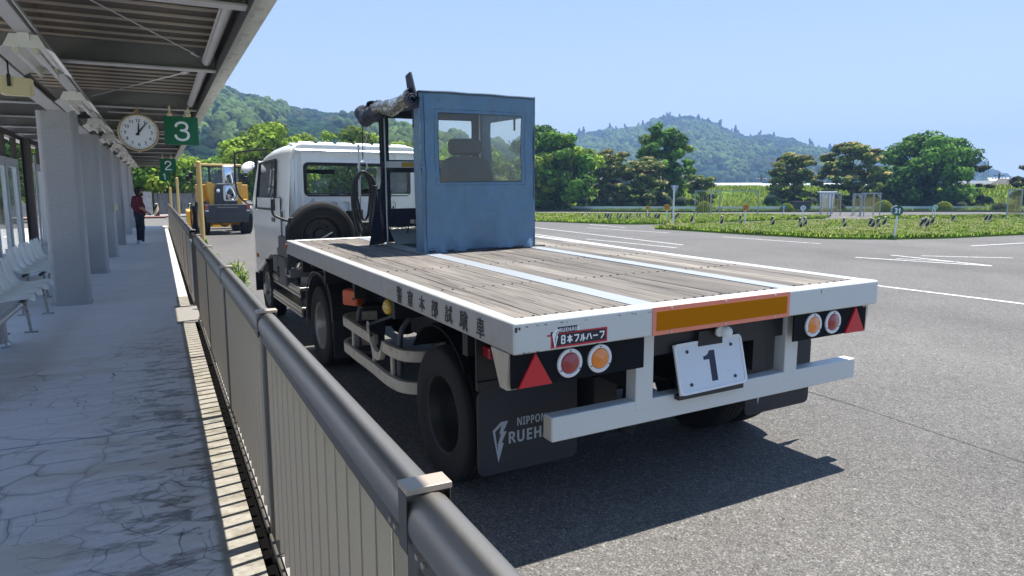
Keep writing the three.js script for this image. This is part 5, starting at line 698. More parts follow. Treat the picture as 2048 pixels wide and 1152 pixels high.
function blobs(list, col, opt = {}) { // place() over a set of rounded leaf clumps [x, y, z, rx, ry]
  const cum = []; let s = 0; for (const b of list) { s += b[3] * b[3]; cum.push(s); }
  return (r) => {
    const t = r() * s; let i = 0; while (cum[i] < t) i++; const b = list[i], th = r() * 2 * PI, cz = r() * 2 - 1, q = Math.sqrt(1 - cz * cz), d = [q * Math.cos(th), cz, q * Math.sin(th)], k = 0.62 + 0.45 * Math.pow(r(), 0.6);
    const bump = 1 + 0.22 * Math.sin(th * 5 + i) * q; const v = b[5] ?? 1, top = opt.top && (opt.silk ? d[1] > 0.2 && r() < opt.topP : hash(i, 3, 77) < opt.topP * 1.3) ? opt.top : (b[6] ?? col);
    return [[b[0] + d[0] * b[3] * k * bump, b[1] + d[1] * b[4] * k, b[2] + d[2] * b[3] * k * bump], d, tint(top, v * (0.75 + 0.5 * r()))];
  };
}
function makeTree(name, label, cat, [x, y, z], o, group) {
  const t = thing(name, label, cat, [x, y, z], 0, group), r = rng(o.seed), list = [], W2 = o.w / 2, limbs = [];
  const H = o.h, base = o.base ?? 0.25 * H;
  for (let i = 0; i < o.n; i++) {
    const a = r() * 2 * PI, u = Math.pow(r(), 0.55), ky = r();
    let px, py, pz, rx, ry;
    if (o.kind === 'silk') { const lv = Math.floor(ky * 7) / 7 + 0.13 * r(), rad = W2 * u * (1 - 0.45 * lv * lv) * (0.75 + 0.25 * lv); px = Math.cos(a) * rad; pz = Math.sin(a) * rad; py = base * 0.6 + (H - base * 0.6) * (0.06 + 0.90 * lv) - 0.12 * H * u * u * 0.7; rx = o.blob * (0.8 + 0.6 * r()); ry = rx * 0.42; }
    else { const e = Math.sqrt(Math.max(0, 1 - Math.pow(2 * ky - 1, 2))) * 0.85 + 0.15, rad = W2 * u * e; px = Math.cos(a) * rad; pz = Math.sin(a) * rad; py = base + (H - base) * (0.06 + 0.88 * ky); rx = o.blob * (0.7 + 0.7 * r()); ry = rx * 0.72; if (o.skew) px += o.skew * ky * W2; }
    list.push([px, py, pz, rx, ry, 0.55 + 0.9 * r()]);
    if (i % 4 === 0) limbs.push([px * 0.8, py - ry * 0.3, pz * 0.8]);
  }
  if (o.extra) for (const b of o.extra) { list.push([...b, 1]); limbs.push([b[0] * 0.9, b[1] - 0.3, b[2]]); }
  const g = leaves(o.leaves, o.leaf, blobs(list, o.col, { top: o.top, topP: o.topP ?? 0, silk: o.kind === 'silk' }), o.seed + 1, o.kind === 'silk' ? 0.9 : 0.35);
  const c = new THREE.Mesh(g, o.farM ? leafFarM : leafM); c.name = 'crown'; t.add(c);
  const th = base + (H - base) * 0.35, tr = o.trunk ?? 0.03 * H;
  obj('trunk', [TU([[0, -0.1, 0], [0.03 * H, th * 0.4, 0.01 * H], [-0.01 * H, th, 0]], tr, 12, 8)], M.bark, t);
  obj('limb', limbs.slice(0, 14).map((p, i) => { const s = [0, th * (0.55 + 0.4 * ((i * 37) % 10) / 10), 0]; return TU([s, [p[0] * 0.45, mix(s[1], p[1], 0.55) + 0.04 * H, p[2] * 0.45], p], tr * 0.28, 8, 5); }), M.bark, t);
  return t;
}
function shrub(name, label, p, rx, ry, n, size, col, seed, group, o = {}) { // a dome of leaves on a short stem
  const t = thing(name, label, o.cat ?? 'bush', p, 0, group);
  const place = (r) => { const th = r() * 2 * PI, cz = o.full ? r() * 1.9 - 0.9 : Math.pow(r(), 0.8), q = Math.sqrt(Math.max(0, 1 - cz * cz)), d = [q * Math.cos(th), cz, q * Math.sin(th)], b = 1 - (o.rough ?? 0.05) * (0.4 + fbm(d[0] * 3 + seed, d[2] * 3 + d[1] * 2, 401, 2)) - 0.10 * r() * r(); return [[d[0] * rx * b, ry * (0.1 + 0.9 * d[1]) * b, d[2] * rx * b * (o.sz ?? 1)], d, tint(col, 0.75 + 0.5 * r())]; };
  const c = new THREE.Mesh(leaves(n, size, place, seed), leafM); c.name = 'foliage'; t.add(c);
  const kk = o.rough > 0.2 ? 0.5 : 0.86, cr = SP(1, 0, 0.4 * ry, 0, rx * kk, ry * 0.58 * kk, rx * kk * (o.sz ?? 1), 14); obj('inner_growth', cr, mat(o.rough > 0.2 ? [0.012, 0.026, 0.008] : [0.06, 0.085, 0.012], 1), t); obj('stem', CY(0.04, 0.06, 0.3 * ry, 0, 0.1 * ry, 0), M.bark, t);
  return t;
}
// ---- trees round the yard
const gpo = (px, py, d) => { const q = far(px, py, d); return [q[0], GY - 0.05, q[2]]; };
const tg = 'trees along the far side of the yard';
makeTree('round_tree', 'big dense bright green tree just right of the blue booth', 'tree', gpo(1112, 400, 62), { h: 6.9, w: 7.0, n: 95, blob: 0.75, leaves: 15000, leaf: 0.19, col: GREEN.mid, base: 0.3, seed: 11, trunk: 0.18, top: GREEN.lime, topP: 0.3 }, tg);
makeTree('round_tree', 'darker tree behind the big green tree, showing at the booth edge', 'tree', gpo(1078, 400, 72), { h: 8.4, w: 6.5, n: 60, blob: 0.9, leaves: 9000, leaf: 0.21, col: GREEN.deep, base: 0.5, seed: 12, trunk: 0.2, top: GREEN.mid, topP: 0.4 }, tg);
makeTree('silk_tree', 'flat topped silk tree with tan blossom left of the tall leaning tree', 'tree', gpo(1218, 400, 66), { kind: 'silk', h: 5.8, w: 5.6, n: 90, blob: 0.46, leaves: 7125, leaf: 0.17, col: GREEN.silk, base: 0.9, seed: 13, trunk: 0.13, top: GREEN.tan, topP: 0.5 }, tg);
makeTree('silk_tree', 'low silk tree with tan blossom in front of the tall leaning tree', 'tree', gpo(1290, 400, 65), { kind: 'silk', h: 5.0, w: 5.2, n: 81, blob: 0.43, leaves: 6000, leaf: 0.17, col: GREEN.silk, base: 0.8, seed: 14, trunk: 0.12, top: GREEN.tan, topP: 0.5 }, tg);
makeTree('tall_tree', 'tallest green tree, leaning, above the yield sign', 'tree', gpo(1322, 400, 70), { h: 7.9, w: 5.8, n: 80, blob: 0.55, leaves: 10500, leaf: 0.19, col: GREEN.mid, base: 0.4, seed: 15, trunk: 0.16, skew: 0.12, top: GREEN.lime, topP: 0.25, extra: [[-0.9, 7.6, 0, 0.6, 0.5], [-0.5, 8.0, 0, 0.4, 0.35], [1.4, 7.2, 0, 0.55, 0.45]] }, tg);
makeTree('silk_tree', 'small spreading silk tree right of the yield sign', 'tree', gpo(1400, 400, 64), { kind: 'silk', h: 3.2, w: 3.6, n: 39, blob: 0.34, leaves: 2400, leaf: 0.17, col: GREEN.silk, base: 0.5, seed: 16, trunk: 0.08, top: GREEN.tan, topP: 0.2 }, tg);
makeTree('silk_tree', 'silk tree with tan blossom left of the white box', 'tree', gpo(1585, 400, 72), { kind: 'silk', h: 5.6, w: 6.0, n: 90, blob: 0.46, leaves: 6750, leaf: 0.18, col: GREEN.silk, base: 0.6, seed: 17, trunk: 0.14, top: GREEN.tan, topP: 0.5 }, tg);
makeTree('silk_tree', 'wide layered silk tree with orange tan blossom behind the bar frames', 'tree', gpo(1700, 400, 74), { kind: 'silk', h: 6.5, w: 8.0, n: 126, blob: 0.50, leaves: 9750, leaf: 0.18, col: GREEN.silk, base: 0.8, seed: 18, trunk: 0.17, top: GREEN.tan, topP: 0.5 }, tg);
makeTree('round_tree', 'huge dense dark green tree right of the wide silk tree', 'tree', gpo(1842, 400, 76), { h: 6.9, w: 9.2, n: 120, blob: 0.8, leaves: 17000, leaf: 0.19, col: GREEN.deep, base: 0.1, seed: 19, trunk: 0.2, top: GREEN.mid, topP: 0.55, extra: [[1.3, 6.6, 0, 1.0, 0.8], [-0.2, 7.0, 0, 0.5, 0.4]] }, tg);
makeTree('silk_tree', 'sparse silk tree branches reaching right of the huge dark tree', 'tree', gpo(1935, 400, 77), { kind: 'silk', h: 4.6, w: 4.6, n: 33, blob: 0.34, leaves: 1950, leaf: 0.17, col: [0.06, 0.085, 0.03], base: 0.8, seed: 20, trunk: 0.1, top: GREEN.tan, topP: 0.2 }, tg);
makeTree('silk_tree', 'silk tree cut by the right edge of the picture', 'tree', gpo(2072, 400, 70), { kind: 'silk', h: 4.8, w: 4.2, n: 45, blob: 0.37, leaves: 3375, leaf: 0.17, col: [0.055, 0.085, 0.03], base: 1.0, seed: 21, trunk: 0.1, top: GREEN.tan, topP: 0.25 }, tg);
makeTree('round_tree', 'bright yellow green tree rising behind the left of the truck cab', 'tree', gpo(552, 400, 50), { h: 6.1, w: 6.2, n: 80, blob: 0.7, leaves: 14000, leaf: 0.16, col: GREEN.lime, base: 0.8, seed: 22, trunk: 0.16 }, 'trees behind the truck cab');
makeTree('round_tree', 'yellow green tree above the middle of the truck cab roof', 'tree', gpo(702, 400, 60), { h: 6.9, w: 7.2, n: 80, blob: 0.8, leaves: 11000, leaf: 0.18, col: GREEN.lime, base: 0.8, seed: 23, trunk: 0.16 }, 'trees behind the truck cab');
makeTree('round_tree', 'light green tree seen through the booth windows', 'tree', gpo(815, 400, 62), { h: 5.9, w: 6.4, n: 60, blob: 0.8, leaves: 8000, leaf: 0.19, col: GREEN.lime, base: 0.6, seed: 24, trunk: 0.15 }, 'trees behind the truck cab');
makeTree('round_tree', 'green tree behind the wheel loader cab', 'tree', gpo(470, 400, 62), { h: 4.6, w: 6.0, n: 60, blob: 0.8, leaves: 8000, leaf: 0.19, col: GREEN.mid, base: 0.2, seed: 25, trunk: 0.15, top: GREEN.lime, topP: 0.3 }, 'trees behind the truck cab');
makeTree('round_tree', 'green tree hidden mostly behind the blue booth', 'tree', gpo(950, 400, 64), { h: 6.0, w: 7.0, n: 60, blob: 0.9, leaves: 8000, leaf: 0.20, col: GREEN.mid, base: 0.3, seed: 26, trunk: 0.15, top: GREEN.lime, topP: 0.4 }, 'trees behind the truck cab');
{ const wg = 'trees behind the end walls', ls = ['leafy tree behind the pale wall, left of the numbered signs', 'leafy bright tree behind the grey wall, under the 1 sign', 'leafy tree behind the wall, left of the wheel loader', 'dark leafy tree seen through the gap in the glazing'];
  [[292, 57.5, 4.4], [352, 59, 4.2], [412, 60.5, 3.9], [46, 58, 6.2]].forEach(([px, d, h], i) => makeTree('leafy_tree', ls[i], 'tree', gpo(px, 405, d), { h, w: 4.8, n: 50, blob: 0.75, leaves: 7000, leaf: 0.19, col: GREEN.mid, base: 0.1, seed: 31 + i, trunk: 0.12, top: GREEN.lime, topP: 0.55 }, wg)); 
  makeTree('leafy_tree', 'dark tree at the left picture edge behind the glazing', 'tree', gpo(-40, 405, 46), { h: 6.2, w: 5.5, n: 50, blob: 0.8, leaves: 5000, leaf: 0.21, col: GREEN.deep, base: 0.1, seed: 36, trunk: 0.12, top: GREEN.lime, topP: 0.3 }, wg); }
{ // scrub along the foot of the bank
  const sp = [[1080, 63, 1.3, 1.1, 'deep'], [1128, 60, 1.2, 1.1, 'deep'], [1170, 64, 1.2, 1.7, 'mid'], [1198, 64, 1.3, 1.5, 'deep'], [1224, 64, 1.2, 1.6, 'deep'], [1262, 65, 1.4, 1.5, 'mid'], [1296, 65, 1.3, 1.7, 'deep'], [1330, 66, 1.3, 1.8, 'mid'], [1362, 67, 1.2, 1.6, 'deep'], [1392, 68, 1.0, 1.2, 'deep'], [1455, 72, 1.2, 1.0, 'hedge'], [1492, 72, 1.2, 1.1, 'hedge'], [1545, 70, 1.5, 2.0, 'mid'], [1590, 72, 1.5, 1.5, 'deep'], [1625, 72, 1.4, 1.5, 'mid'], [1690, 73, 1.6, 1.7, 'deep'], [1735, 73, 1.5, 1.4, 'mid'], [1780, 73, 1.3, 1.6, 'mid'], [1806, 72, 1.0, 0.8, 'deep'], [1862, 73, 1.2, 1.1, 'deep'], [1918, 74, 1.3, 1.1, 'mid'], [1975, 77, 1.0, 1.6, 'deep'], [1945, 76, 1.3, 0.8, 'mid'], [2030, 78, 1.2, 0.7, 'mid'], [470, 54, 1.5, 1.1, 'mid'], [520, 54, 1.6, 1.2, 'lime'], [600, 56, 1.6, 1.2, 'mid'], [680, 58, 1.6, 1.1, 'lime'], [760, 60, 1.8, 1.2, 'mid'], [840, 60, 1.8, 1.2, 'lime'], [920, 62, 1.8, 1.3, 'mid'], [1000, 62, 1.8, 1.3, 'deep']];
  const where = ['just right of the blue booth', 'under the big bright green tree', 'left of the first silk tree', 'under the first silk tree trunk', 'right of the first silk tree trunk', 'left of the tall leaning tree', 'under the tall leaning tree', 'behind the yield sign pole', 'right of the yield sign', 'beside the trimmed bush by the left frame', 'low behind the left bar frame', 'low at the right of the left bar frame', 'tall, left of the 2 sign', 'under the left silk tree by the white box', 'left of the white box', 'between white box and bar frames', 'behind the middle bar frame', 'light green, behind the trimmed bush', 'small dark, right of the 31 sign', 'behind the 13 sign', 'right of the huge dark tree', 'small dark, on the bank below the grey roof', 'low on the bank left of the pylon', 'low at the right edge of the bank', 'behind the loader, first', 'behind the loader, second', 'behind the cab, left', 'behind the cab, middle', 'seen through the booth, left', 'seen through the booth, right', 'behind the booth, left', 'behind the booth, right'];
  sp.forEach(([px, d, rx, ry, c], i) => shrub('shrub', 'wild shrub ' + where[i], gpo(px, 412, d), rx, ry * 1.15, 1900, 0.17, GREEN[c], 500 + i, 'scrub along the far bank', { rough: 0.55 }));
}
{ // trimmed round bushes
  const b = [[1408, 425, 0.66, 0.92, 'wide trimmed round bush behind the left bar frame', 1], [1573, 424, 0.60, 0.72, 'trimmed round bush behind the 2 sign', 1], [1765, 424, 0.80, 1.0, 'trimmed round bush between middle frames and 31 sign', 1], [1887, 423, 0.72, 0.86, 'trimmed squarish bush right of the 13 sign', 1], [1681, 422, 0.42, 0.62, 'small dull dark round bush right of the white box', 0], [2000, 422, 0.75, 0.72, 'dull brownish round bush near the right edge', 0]];
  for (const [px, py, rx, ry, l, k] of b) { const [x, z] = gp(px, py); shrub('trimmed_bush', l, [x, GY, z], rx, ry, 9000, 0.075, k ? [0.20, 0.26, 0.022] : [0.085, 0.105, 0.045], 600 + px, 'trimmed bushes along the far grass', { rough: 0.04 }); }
}
// ---------------------------------------------------------------- hills
const hillM = new THREE.MeshStandardMaterial({ color: new THREE.Color(0.02, 0.045, 0.014), roughness: 1 });
const ramp = (t, v) => { for (let i = 0; i < t.length - 1; i++) if (v <= t[i + 1][0]) return mix(t[i][1], t[i + 1][1], Math.max(0, (v - t[i][0]) / (t[i + 1][0] - t[i][0]))); return t[t.length - 1][1]; };
function crown(seed, kind) { // one forest crown about 1 m across, used many times: lumpy masses with a ragged skin of leaf clumps
  const r = rng(seed), parts = [], list = [];
  const n = kind === 'spire' ? 7 : kind === 'plume' ? 12 : 9;
  for (let i = 0; i < n; i++) {
    const a = r() * 6.283, k = i / n, q = [0, 0, 0, 0, 0];
    if (kind === 'spire') { q[0] = 0.05 * Math.cos(a); q[1] = -0.45 + 1.35 * k; q[2] = 0.05 * Math.sin(a); q[3] = 0.34 * (1.03 - k); q[4] = 0.16; }
    else if (kind === 'plume') { q[0] = 0.34 * Math.cos(a) * r(); q[1] = -0.35 + 0.85 * r(); q[2] = 0.34 * Math.sin(a) * r(); q[3] = 0.15 + 0.06 * r(); q[4] = 0.24; }
    else { const c = r() * 1.3 - 0.4, w = Math.sqrt(Math.max(0, 1 - c * c)) * 0.30; q[0] = w * Math.cos(a); q[1] = c * 0.30; q[2] = w * Math.sin(a); q[3] = 0.20 + 0.08 * r(); q[4] = q[3] * 0.85; }
    const v = 0.8 + 0.4 * r(), g = new THREE.IcosahedronGeometry(1, 2), p = g.attributes.position; for (let j = 0; j < p.count; j++) { const x = p.getX(j), y = p.getY(j), z = p.getZ(j), b = 1 + 0.34 * (vn(x * 3.1 + i * 7 + 20, y * 3.1 + z * 2.3 + 20, seed) - 0.5); p.setXYZ(j, q[0] + x * q[3] * b, q[1] + y * q[4] * b, q[2] + z * q[3] * b); }
    g.computeVertexNormals(); const c = new Float32Array(p.count * 3).fill(v); g.setAttribute('color', new THREE.BufferAttribute(c, 3)); parts.push(g.index ? g.toNonIndexed() : g); list.push([...q, v]);
  }
  parts.push(leaves(kind === 'spire' ? 140 : 320, 0.045, blobs(list, [1, 1, 1]), seed + 1)); return mergeGeometries(parts);
}
const crowns = [crown(701, ''), crown(703, ''), crown(705, 'spire'), crown(707, 'plume')];
function hill(name, label, ridge, d0, d1, d2, pxA, pxB, o) {
  // a real mound: its foot lies d0 metres away, its ridge d1, its back d2; heights follow the skyline
  const na = o.na, nd = 40, hAt = (px, d) => { const py = ramp(ridge, px), q = far(px, py, d1), top = q[1] - o.treeTop, k = d <= d1 ? Math.pow((d - d0) / (d1 - d0), o.pow) : 1 - 0.8 * Math.pow((d - d1) / (d2 - d1), 1.3); return GY - 1 + Math.max(0, (top + 1) * k) * (1 + 0.10 * (fbm(px / 45, d / 100, 711, 3) - 0.5) * (d < d1 * 0.97 ? 1 : 0)); };
  const pos = (px, d) => { const q = far(px, 384, d); return [q[0], hAt(px, d), q[2]]; };
  const g = grid(na, nd, (u, v) => pos(mix(pxA, pxB, u), mix(d0, d2, v))); const o1 = new THREE.Mesh(g, hillM); o1.name = name; o1.userData = { kind: 'structure', label }; scene.add(o1);
  const r = rng(o.seed), sets = [[], [], [], []];
  for (let i = 0; i < o.trees; i++) { const px = mix(pxA, pxB, r()), v = Math.pow(r(), 0.8), d = mix(d0, d1 * 1.03, v), p = pos(px, d), py = 576; const bam = o.bamboo(px, p[1], d, fbm(px / 70, d / 115, 712, 3)); const crest = d > d1 * 0.95, k = bam > 0.5 ? 3 : crest && r() < o.spire ? 2 : r() < 0.5 ? 0 : 1; sets[k].push([p, (k === 2 ? 1.0 : 1) * o.size * (0.6 + 0.8 * r()), bam, r(), r() * 6.3, k]); }
  sets.forEach((s, k) => {
    if (!s.length) return; const m = new THREE.InstancedMesh(crowns[k], leafFarM, s.length), d = new THREE.Object3D(), c = new THREE.Color();
    s.forEach(([p, sz, bam, q, ry], i) => { d.position.set(p[0], p[1] + sz * (k === 2 ? 0.5 : 0.30), p[2]); d.scale.set(sz, sz * (k === 2 ? 0.8 : 0.8 + 0.25 * q), sz); d.rotation.set(0, ry, 0); d.updateMatrix(); m.setMatrixAt(i, d.matrix); const f = 0.35 + 1.3 * q; if (bam > 0.5) c.setRGB(0.10 * f * o.dim, 0.155 * f * o.dim, 0.042 * f); else if (q > 0.9) c.setRGB(0.05, 0.065, 0.024); else c.setRGB(0.02 * f * o.dim, 0.05 * f * o.dim, 0.017 * f); m.setColorAt(i, c); });
    m.name = numbered('forest'); m.userData = { kind: 'stuff', label: ['rounded dark crowns of the forest on the ', 'broad green crowns of the forest on the ', 'pointed conifers along the crest of the ', 'pale feathery bamboo on the '][k] + o.what }; m.computeBoundingSphere(); scene.add(m);
  });
}
hill('left_hill', 'steep forested hill on the left with pale bamboo on its flank', [[-300, 40], [100, 90], [300, 120], [400, 148], [440, 172], [462, 184], [480, 192], [500, 196], [520, 197], [548, 210], [575, 221], [600, 225], [640, 229], [680, 233], [715, 238], [760, 248], [830, 266], [900, 280], [1000, 296], [1080, 312], [1140, 350], [1200, 380]], 170, 500, 660, -200, 1200, { na: 160, treeTop: 7.5, pow: 0.92, trees: 16000, size: 11, seed: 721, dim: 0.75, spire: 0, what: 'left hill', bamboo: (px, y, d, n) => (px < 700 && d < 400 && n > 0.42 + (px > 560 ? 0.12 : 0) ? 1 : n > 0.62 && d < 420 ? 1 : 0) });
hill('right_hill', 'broad forested hill behind the yard trees', [[700, 345], [900, 330], [1000, 312], [1060, 300], [1110, 288], [1150, 277], [1180, 267], [1215, 263], [1245, 264], [1270, 257], [1293, 252], [1305, 243], [1330, 239], [1370, 237], [1395, 241], [1430, 256], [1470, 273], [1495, 279], [1520, 274], [1548, 278], [1575, 284], [1600, 295], [1640, 303], [1680, 312], [1700, 326], [1760, 350], [1820, 372], [1900, 384]], 480, 930, 1150, 700, 1900, { na: 160, treeTop: 10, pow: 0.9, trees: 20000, size: 14.5, seed: 731, dim: 0.8, spire: 0.03, what: 'right hill', bamboo: (px, y, d, n) => (n > 0.54 && d < 830 ? 1 : 0) });
hill('low_ridge', 'low blue hazy ridge far behind the wide silk tree', [[1600, 340], [1700, 322], [1740, 318], [1790, 319], [1825, 323], [1880, 345], [1960, 384]], 950, 1150, 1240, 1600, 1960, { na: 60, treeTop: 5, pow: 0.8, trees: 1500, size: 17, seed: 741, dim: 0.8, spire: 0, what: 'low ridge', bamboo: () => 0 });
hill('small_hill', 'small hazy blue hill behind the pylon at right', [[1850, 384], [1890, 362], [1925, 343], [1945, 341], [1960, 349], [1985, 362], [2020, 376], [2045, 384]], 950, 1150, 1240, 1850, 2045, { na: 50, treeTop: 3, pow: 0.8, trees: 1500, size: 17, seed: 751, dim: 0.8, spire: 0, what: 'small right hill', bamboo: () => 0 });
// ---------------------------------------------------------------- grass islands
const isl = {
  near: [gp(1327, 456), [19.6, -24.6], [19.77, -23.8], [20.2, -19.6], [20.83, -16.72], [21.8, -15.9], [22.93, -15.37], [25, -14.9], [29.6, -14.84], [40, -15.2], [52, -16.5], [60, -18], gp(2300, 437), gp(2048, 441), gp(1900, 443), gp(1800, 444), gp(1700, 443), gp(1600, 446), gp(1500, 450), gp(1400, 452.5), gp(1345, 453)],
  mid: [gp(1000, 440), gp(1067, 443), gp(1150, 446), gp(1250, 449.3), gp(1318, 449), gp(1420, 445.5), gp(1550, 441.5), gp(1650, 438), gp(1655, 434), gp(1500, 431), gp(1330, 430), gp(1250, 430), gp(1067, 429), gp(960, 430)],
  strip: [gp(1745, 437.5), gp(1900, 439), gp(2048, 437), gp(2300, 434), gp(2300, 431), gp(2048, 431.5), gp(1900, 433), gp(1770, 433.5)],
};
const M2 = phys([1.25, 1.2, 1.1], 1, { map: scaled(grassC, 0.8), specularIntensity: 0.1 });
const flip = (p) => p.map(([x, z]) => [x, -z]);
for (const [k, l] of [['near', 'near grass island with clover and striped cones'], ['mid', 'middle grass island farther across the yard'], ['strip', 'narrow grass strip beyond the near island']]) { const o = struct('grass_island', put(EX(flip(isl[k]), 0.1), 0, GY - 0.02, 0, -PI / 2), M2); o.userData.label = l; }
struct('sandy_patch', put(EX(flip([gp(1765, 457), gp(1840, 457), gp(1845, 463), gp(1800, 467), gp(1750, 465)]), 0.084), 0, GY, 0, -PI / 2), M.kerbConc);
{ // tufts of grass and clover heads
  const tuftG = (n, h, w, s) => { const r = rng(s), p = [], nn = []; for (let i = 0; i < n; i++) { const a = r() * 6.283, x = (r() - 0.5) * w, z = (r() - 0.5) * w, hh = h * (0.5 + 0.7 * r()), bw = 0.012 + 0.01 * r(), lx = (r() - 0.5) * hh * 0.9, lz = (r() - 0.5) * hh * 0.9, dx = Math.cos(a) * bw, dz = Math.sin(a) * bw; p.push(x - dx, 0, z - dz, x + dx, 0, z + dz, x + lx, hh, z + lz); for (let k = 0; k < 3; k++) nn.push(lx * 0.4, 1, lz * 0.4); } const g = new THREE.BufferGeometry(); g.setAttribute('position', new THREE.Float32BufferAttribute(p, 3)); g.setAttribute('normal', new THREE.Float32BufferAttribute(nn, 3)); g.setAttribute('uv', new THREE.Float32BufferAttribute(new Float32Array(n * 6), 2)); return g; };
  const bladeM = new THREE.MeshPhysicalMaterial({ color: 0xffffff, roughness: 1, specularIntensity: 0.1, side: THREE.DoubleSide });
  const scatter = (name, label, geo, m, n, poly, y, seed, size, col) => {
    const r = rng(seed), xs = poly.map((p) => p[0]), zs = poly.map((p) => p[1]), a = [Math.min(...xs), Math.max(...xs), Math.min(...zs), Math.max(...zs)], I = new THREE.InstancedMesh(geo, m, n), d = new THREE.Object3D(), c = new THREE.Color(); let k = 0;
    for (let i = 0; i < n * 30 && k < n; i++) { const x = mix(a[0], a[1], r()), z = mix(a[2], a[3], r()); if (!inPoly(poly, x, z) || (Math.hypot(x, z) - 14) / 50 > r() * 1.4) continue; const f = fbm(x * 0.5, z * 0.5, 801, 3); d.position.set(x, y, z); d.rotation.set(0, r() * 6.3, 0); const s = size * (0.55 + 0.9 * r()) * (0.7 + 0.6 * f); d.scale.set(s, s, s); d.updateMatrix(); I.setMatrixAt(k, d.matrix); c.setRGB(...col(f, r())); I.setColorAt(k++, c); }
    I.count = k; I.name = numbered(name); I.userData = { kind: 'stuff', label }; scene.add(I);
  };
  const gcol = (f, q) => { const k = 0.7 + 0.7 * q; return q > 0.95 ? [0.26, 0.26, 0.09] : [mix(0.105, 0.16, f) * k, mix(0.20, 0.215, f) * k, 0.026 * k]; };
  scatter('grass', 'bright green grass of the near island', tuftG(14, 0.075, 0.3, 1), bladeM, 34000, isl.near, GY + 0.078, 811, 1, gcol);
  scatter('grass', 'green grass of the middle island', tuftG(12, 0.08, 0.34, 2), bladeM, 9000, isl.mid, GY + 0.078, 812, 1.1, gcol);
  scatter('grass', 'green grass of the narrow strip', tuftG(12, 0.08, 0.34, 3), bladeM, 1500, isl.strip, GY + 0.078, 813, 1, gcol);
  const cl = []; for (let i = 0; i < 5; i++) cl.push(SP(0.011, (hash(i, 1, 3) - 0.5) * 0.25, 0.10 + 0.03 * hash(i, 2, 3), (hash(i, 3, 3) - 0.5) * 0.25, 1, 1, 1, 5)); const clG = join(cl);
  scatter('clover_flowers', 'pale clover heads scattered over the near island', clG, bladeM, 3200, isl.near, GY + 0.06, 821, 1, (f, q) => [0.42 + 0.1 * q, 0.44, 0.24]);
  scatter('clover_flowers', 'pale clover heads on the middle island', clG, bladeM, 900, isl.mid, GY + 0.06, 822, 1, (f, q) => [0.42 + 0.1 * q, 0.44, 0.24]);
  const back = [gp(700, 421), gp(1067, 422), gp(1330, 424), gp(1700, 423), gp(2048, 423), gp(2300, 423), gp(2300, 412), gp(1700, 412), gp(1067, 412), gp(700, 412)];
  scatter('grass', 'rough grass beyond the far kerb along the guard rail', tuftG(14, 0.2, 0.6, 4), bladeM, 14000, back, GY - 0.05, 814, 1.2, gcol);
  const kb = []; const pts = [gp(700, 423), gp(1067, 422.5), gp(1330, 424.5), gp(1700, 423.6), gp(2048, 423.6), gp(2400, 423.6)]; for (let i = 0; i < pts.length - 1; i++) kb.push(BAR([pts[i][0], GY + 0.02, pts[i][1]], [pts[i + 1][0], GY + 0.02, pts[i + 1][1]], 0.18, 0.2)); const fk = struct('far_kerb', kb, mat([0.05, 0.05, 0.045], 0.95)); fk.userData.label = 'dark kerb along the far edge of the yard';
  // grassy bank behind the guard rail
  const bk = (d, y) => [760, 900, 1067, 1330, 1560, 1800, 2048, 2300].map((px) => { const q = far(px, 400, 58 + (px - 1067) * 0.012 + d); return [q[0], y, q[2]]; });
  const rows = [bk(4, GY - 0.1), bk(9, 0.5), bk(14, 1.5), bk(18, 2.0), bk(24, 2.05), bk(40, 1.2)];
  const o = struct('grass_bank', grid(7, 5, (u, v) => rows[Math.round(v * 5)][Math.round(u * 7)]), new THREE.MeshStandardMaterial({ map: scaled(grassC, 0.5), color: new THREE.Color(1.1, 1.2, 1.0), roughness: 1, side: THREE.DoubleSide })); o.userData.label = 'bright grassy bank behind the guard rail';
  const r = rng(830), I = new THREE.InstancedMesh(tuftG(16, 0.35, 0.8, 5), bladeM, 12000), d = new THREE.Object3D(), c = new THREE.Color();
  for (let k = 0; k < 12000; k++) { const v = r() * 0.72, u = r(), i = Math.min(3, Math.floor(v * 5)), f = v * 5 - i, j = Math.min(6, Math.floor(u * 7)), e = u * 7 - j; const P = (a) => mix(mix(rows[i][j][a], rows[i + 1][j][a], f), mix(rows[i][j + 1][a], rows[i + 1][j + 1][a], f), e); d.position.set(P(0), P(1) - 0.03, P(2)); d.rotation.y = r() * 6; const s = 0.7 + 0.8 * r(); d.scale.set(s, s, s); d.updateMatrix(); I.setMatrixAt(k, d.matrix); c.setRGB(...gcol(fbm(d.position.x * 0.3, d.position.z * 0.3, 831, 3) + 0.2, r())); I.setColorAt(k, c); }
  I.name = numbered('grass'); I.userData = { kind: 'stuff', label: 'tall bright grass on the bank behind the guard rail' }; scene.add(I);
}
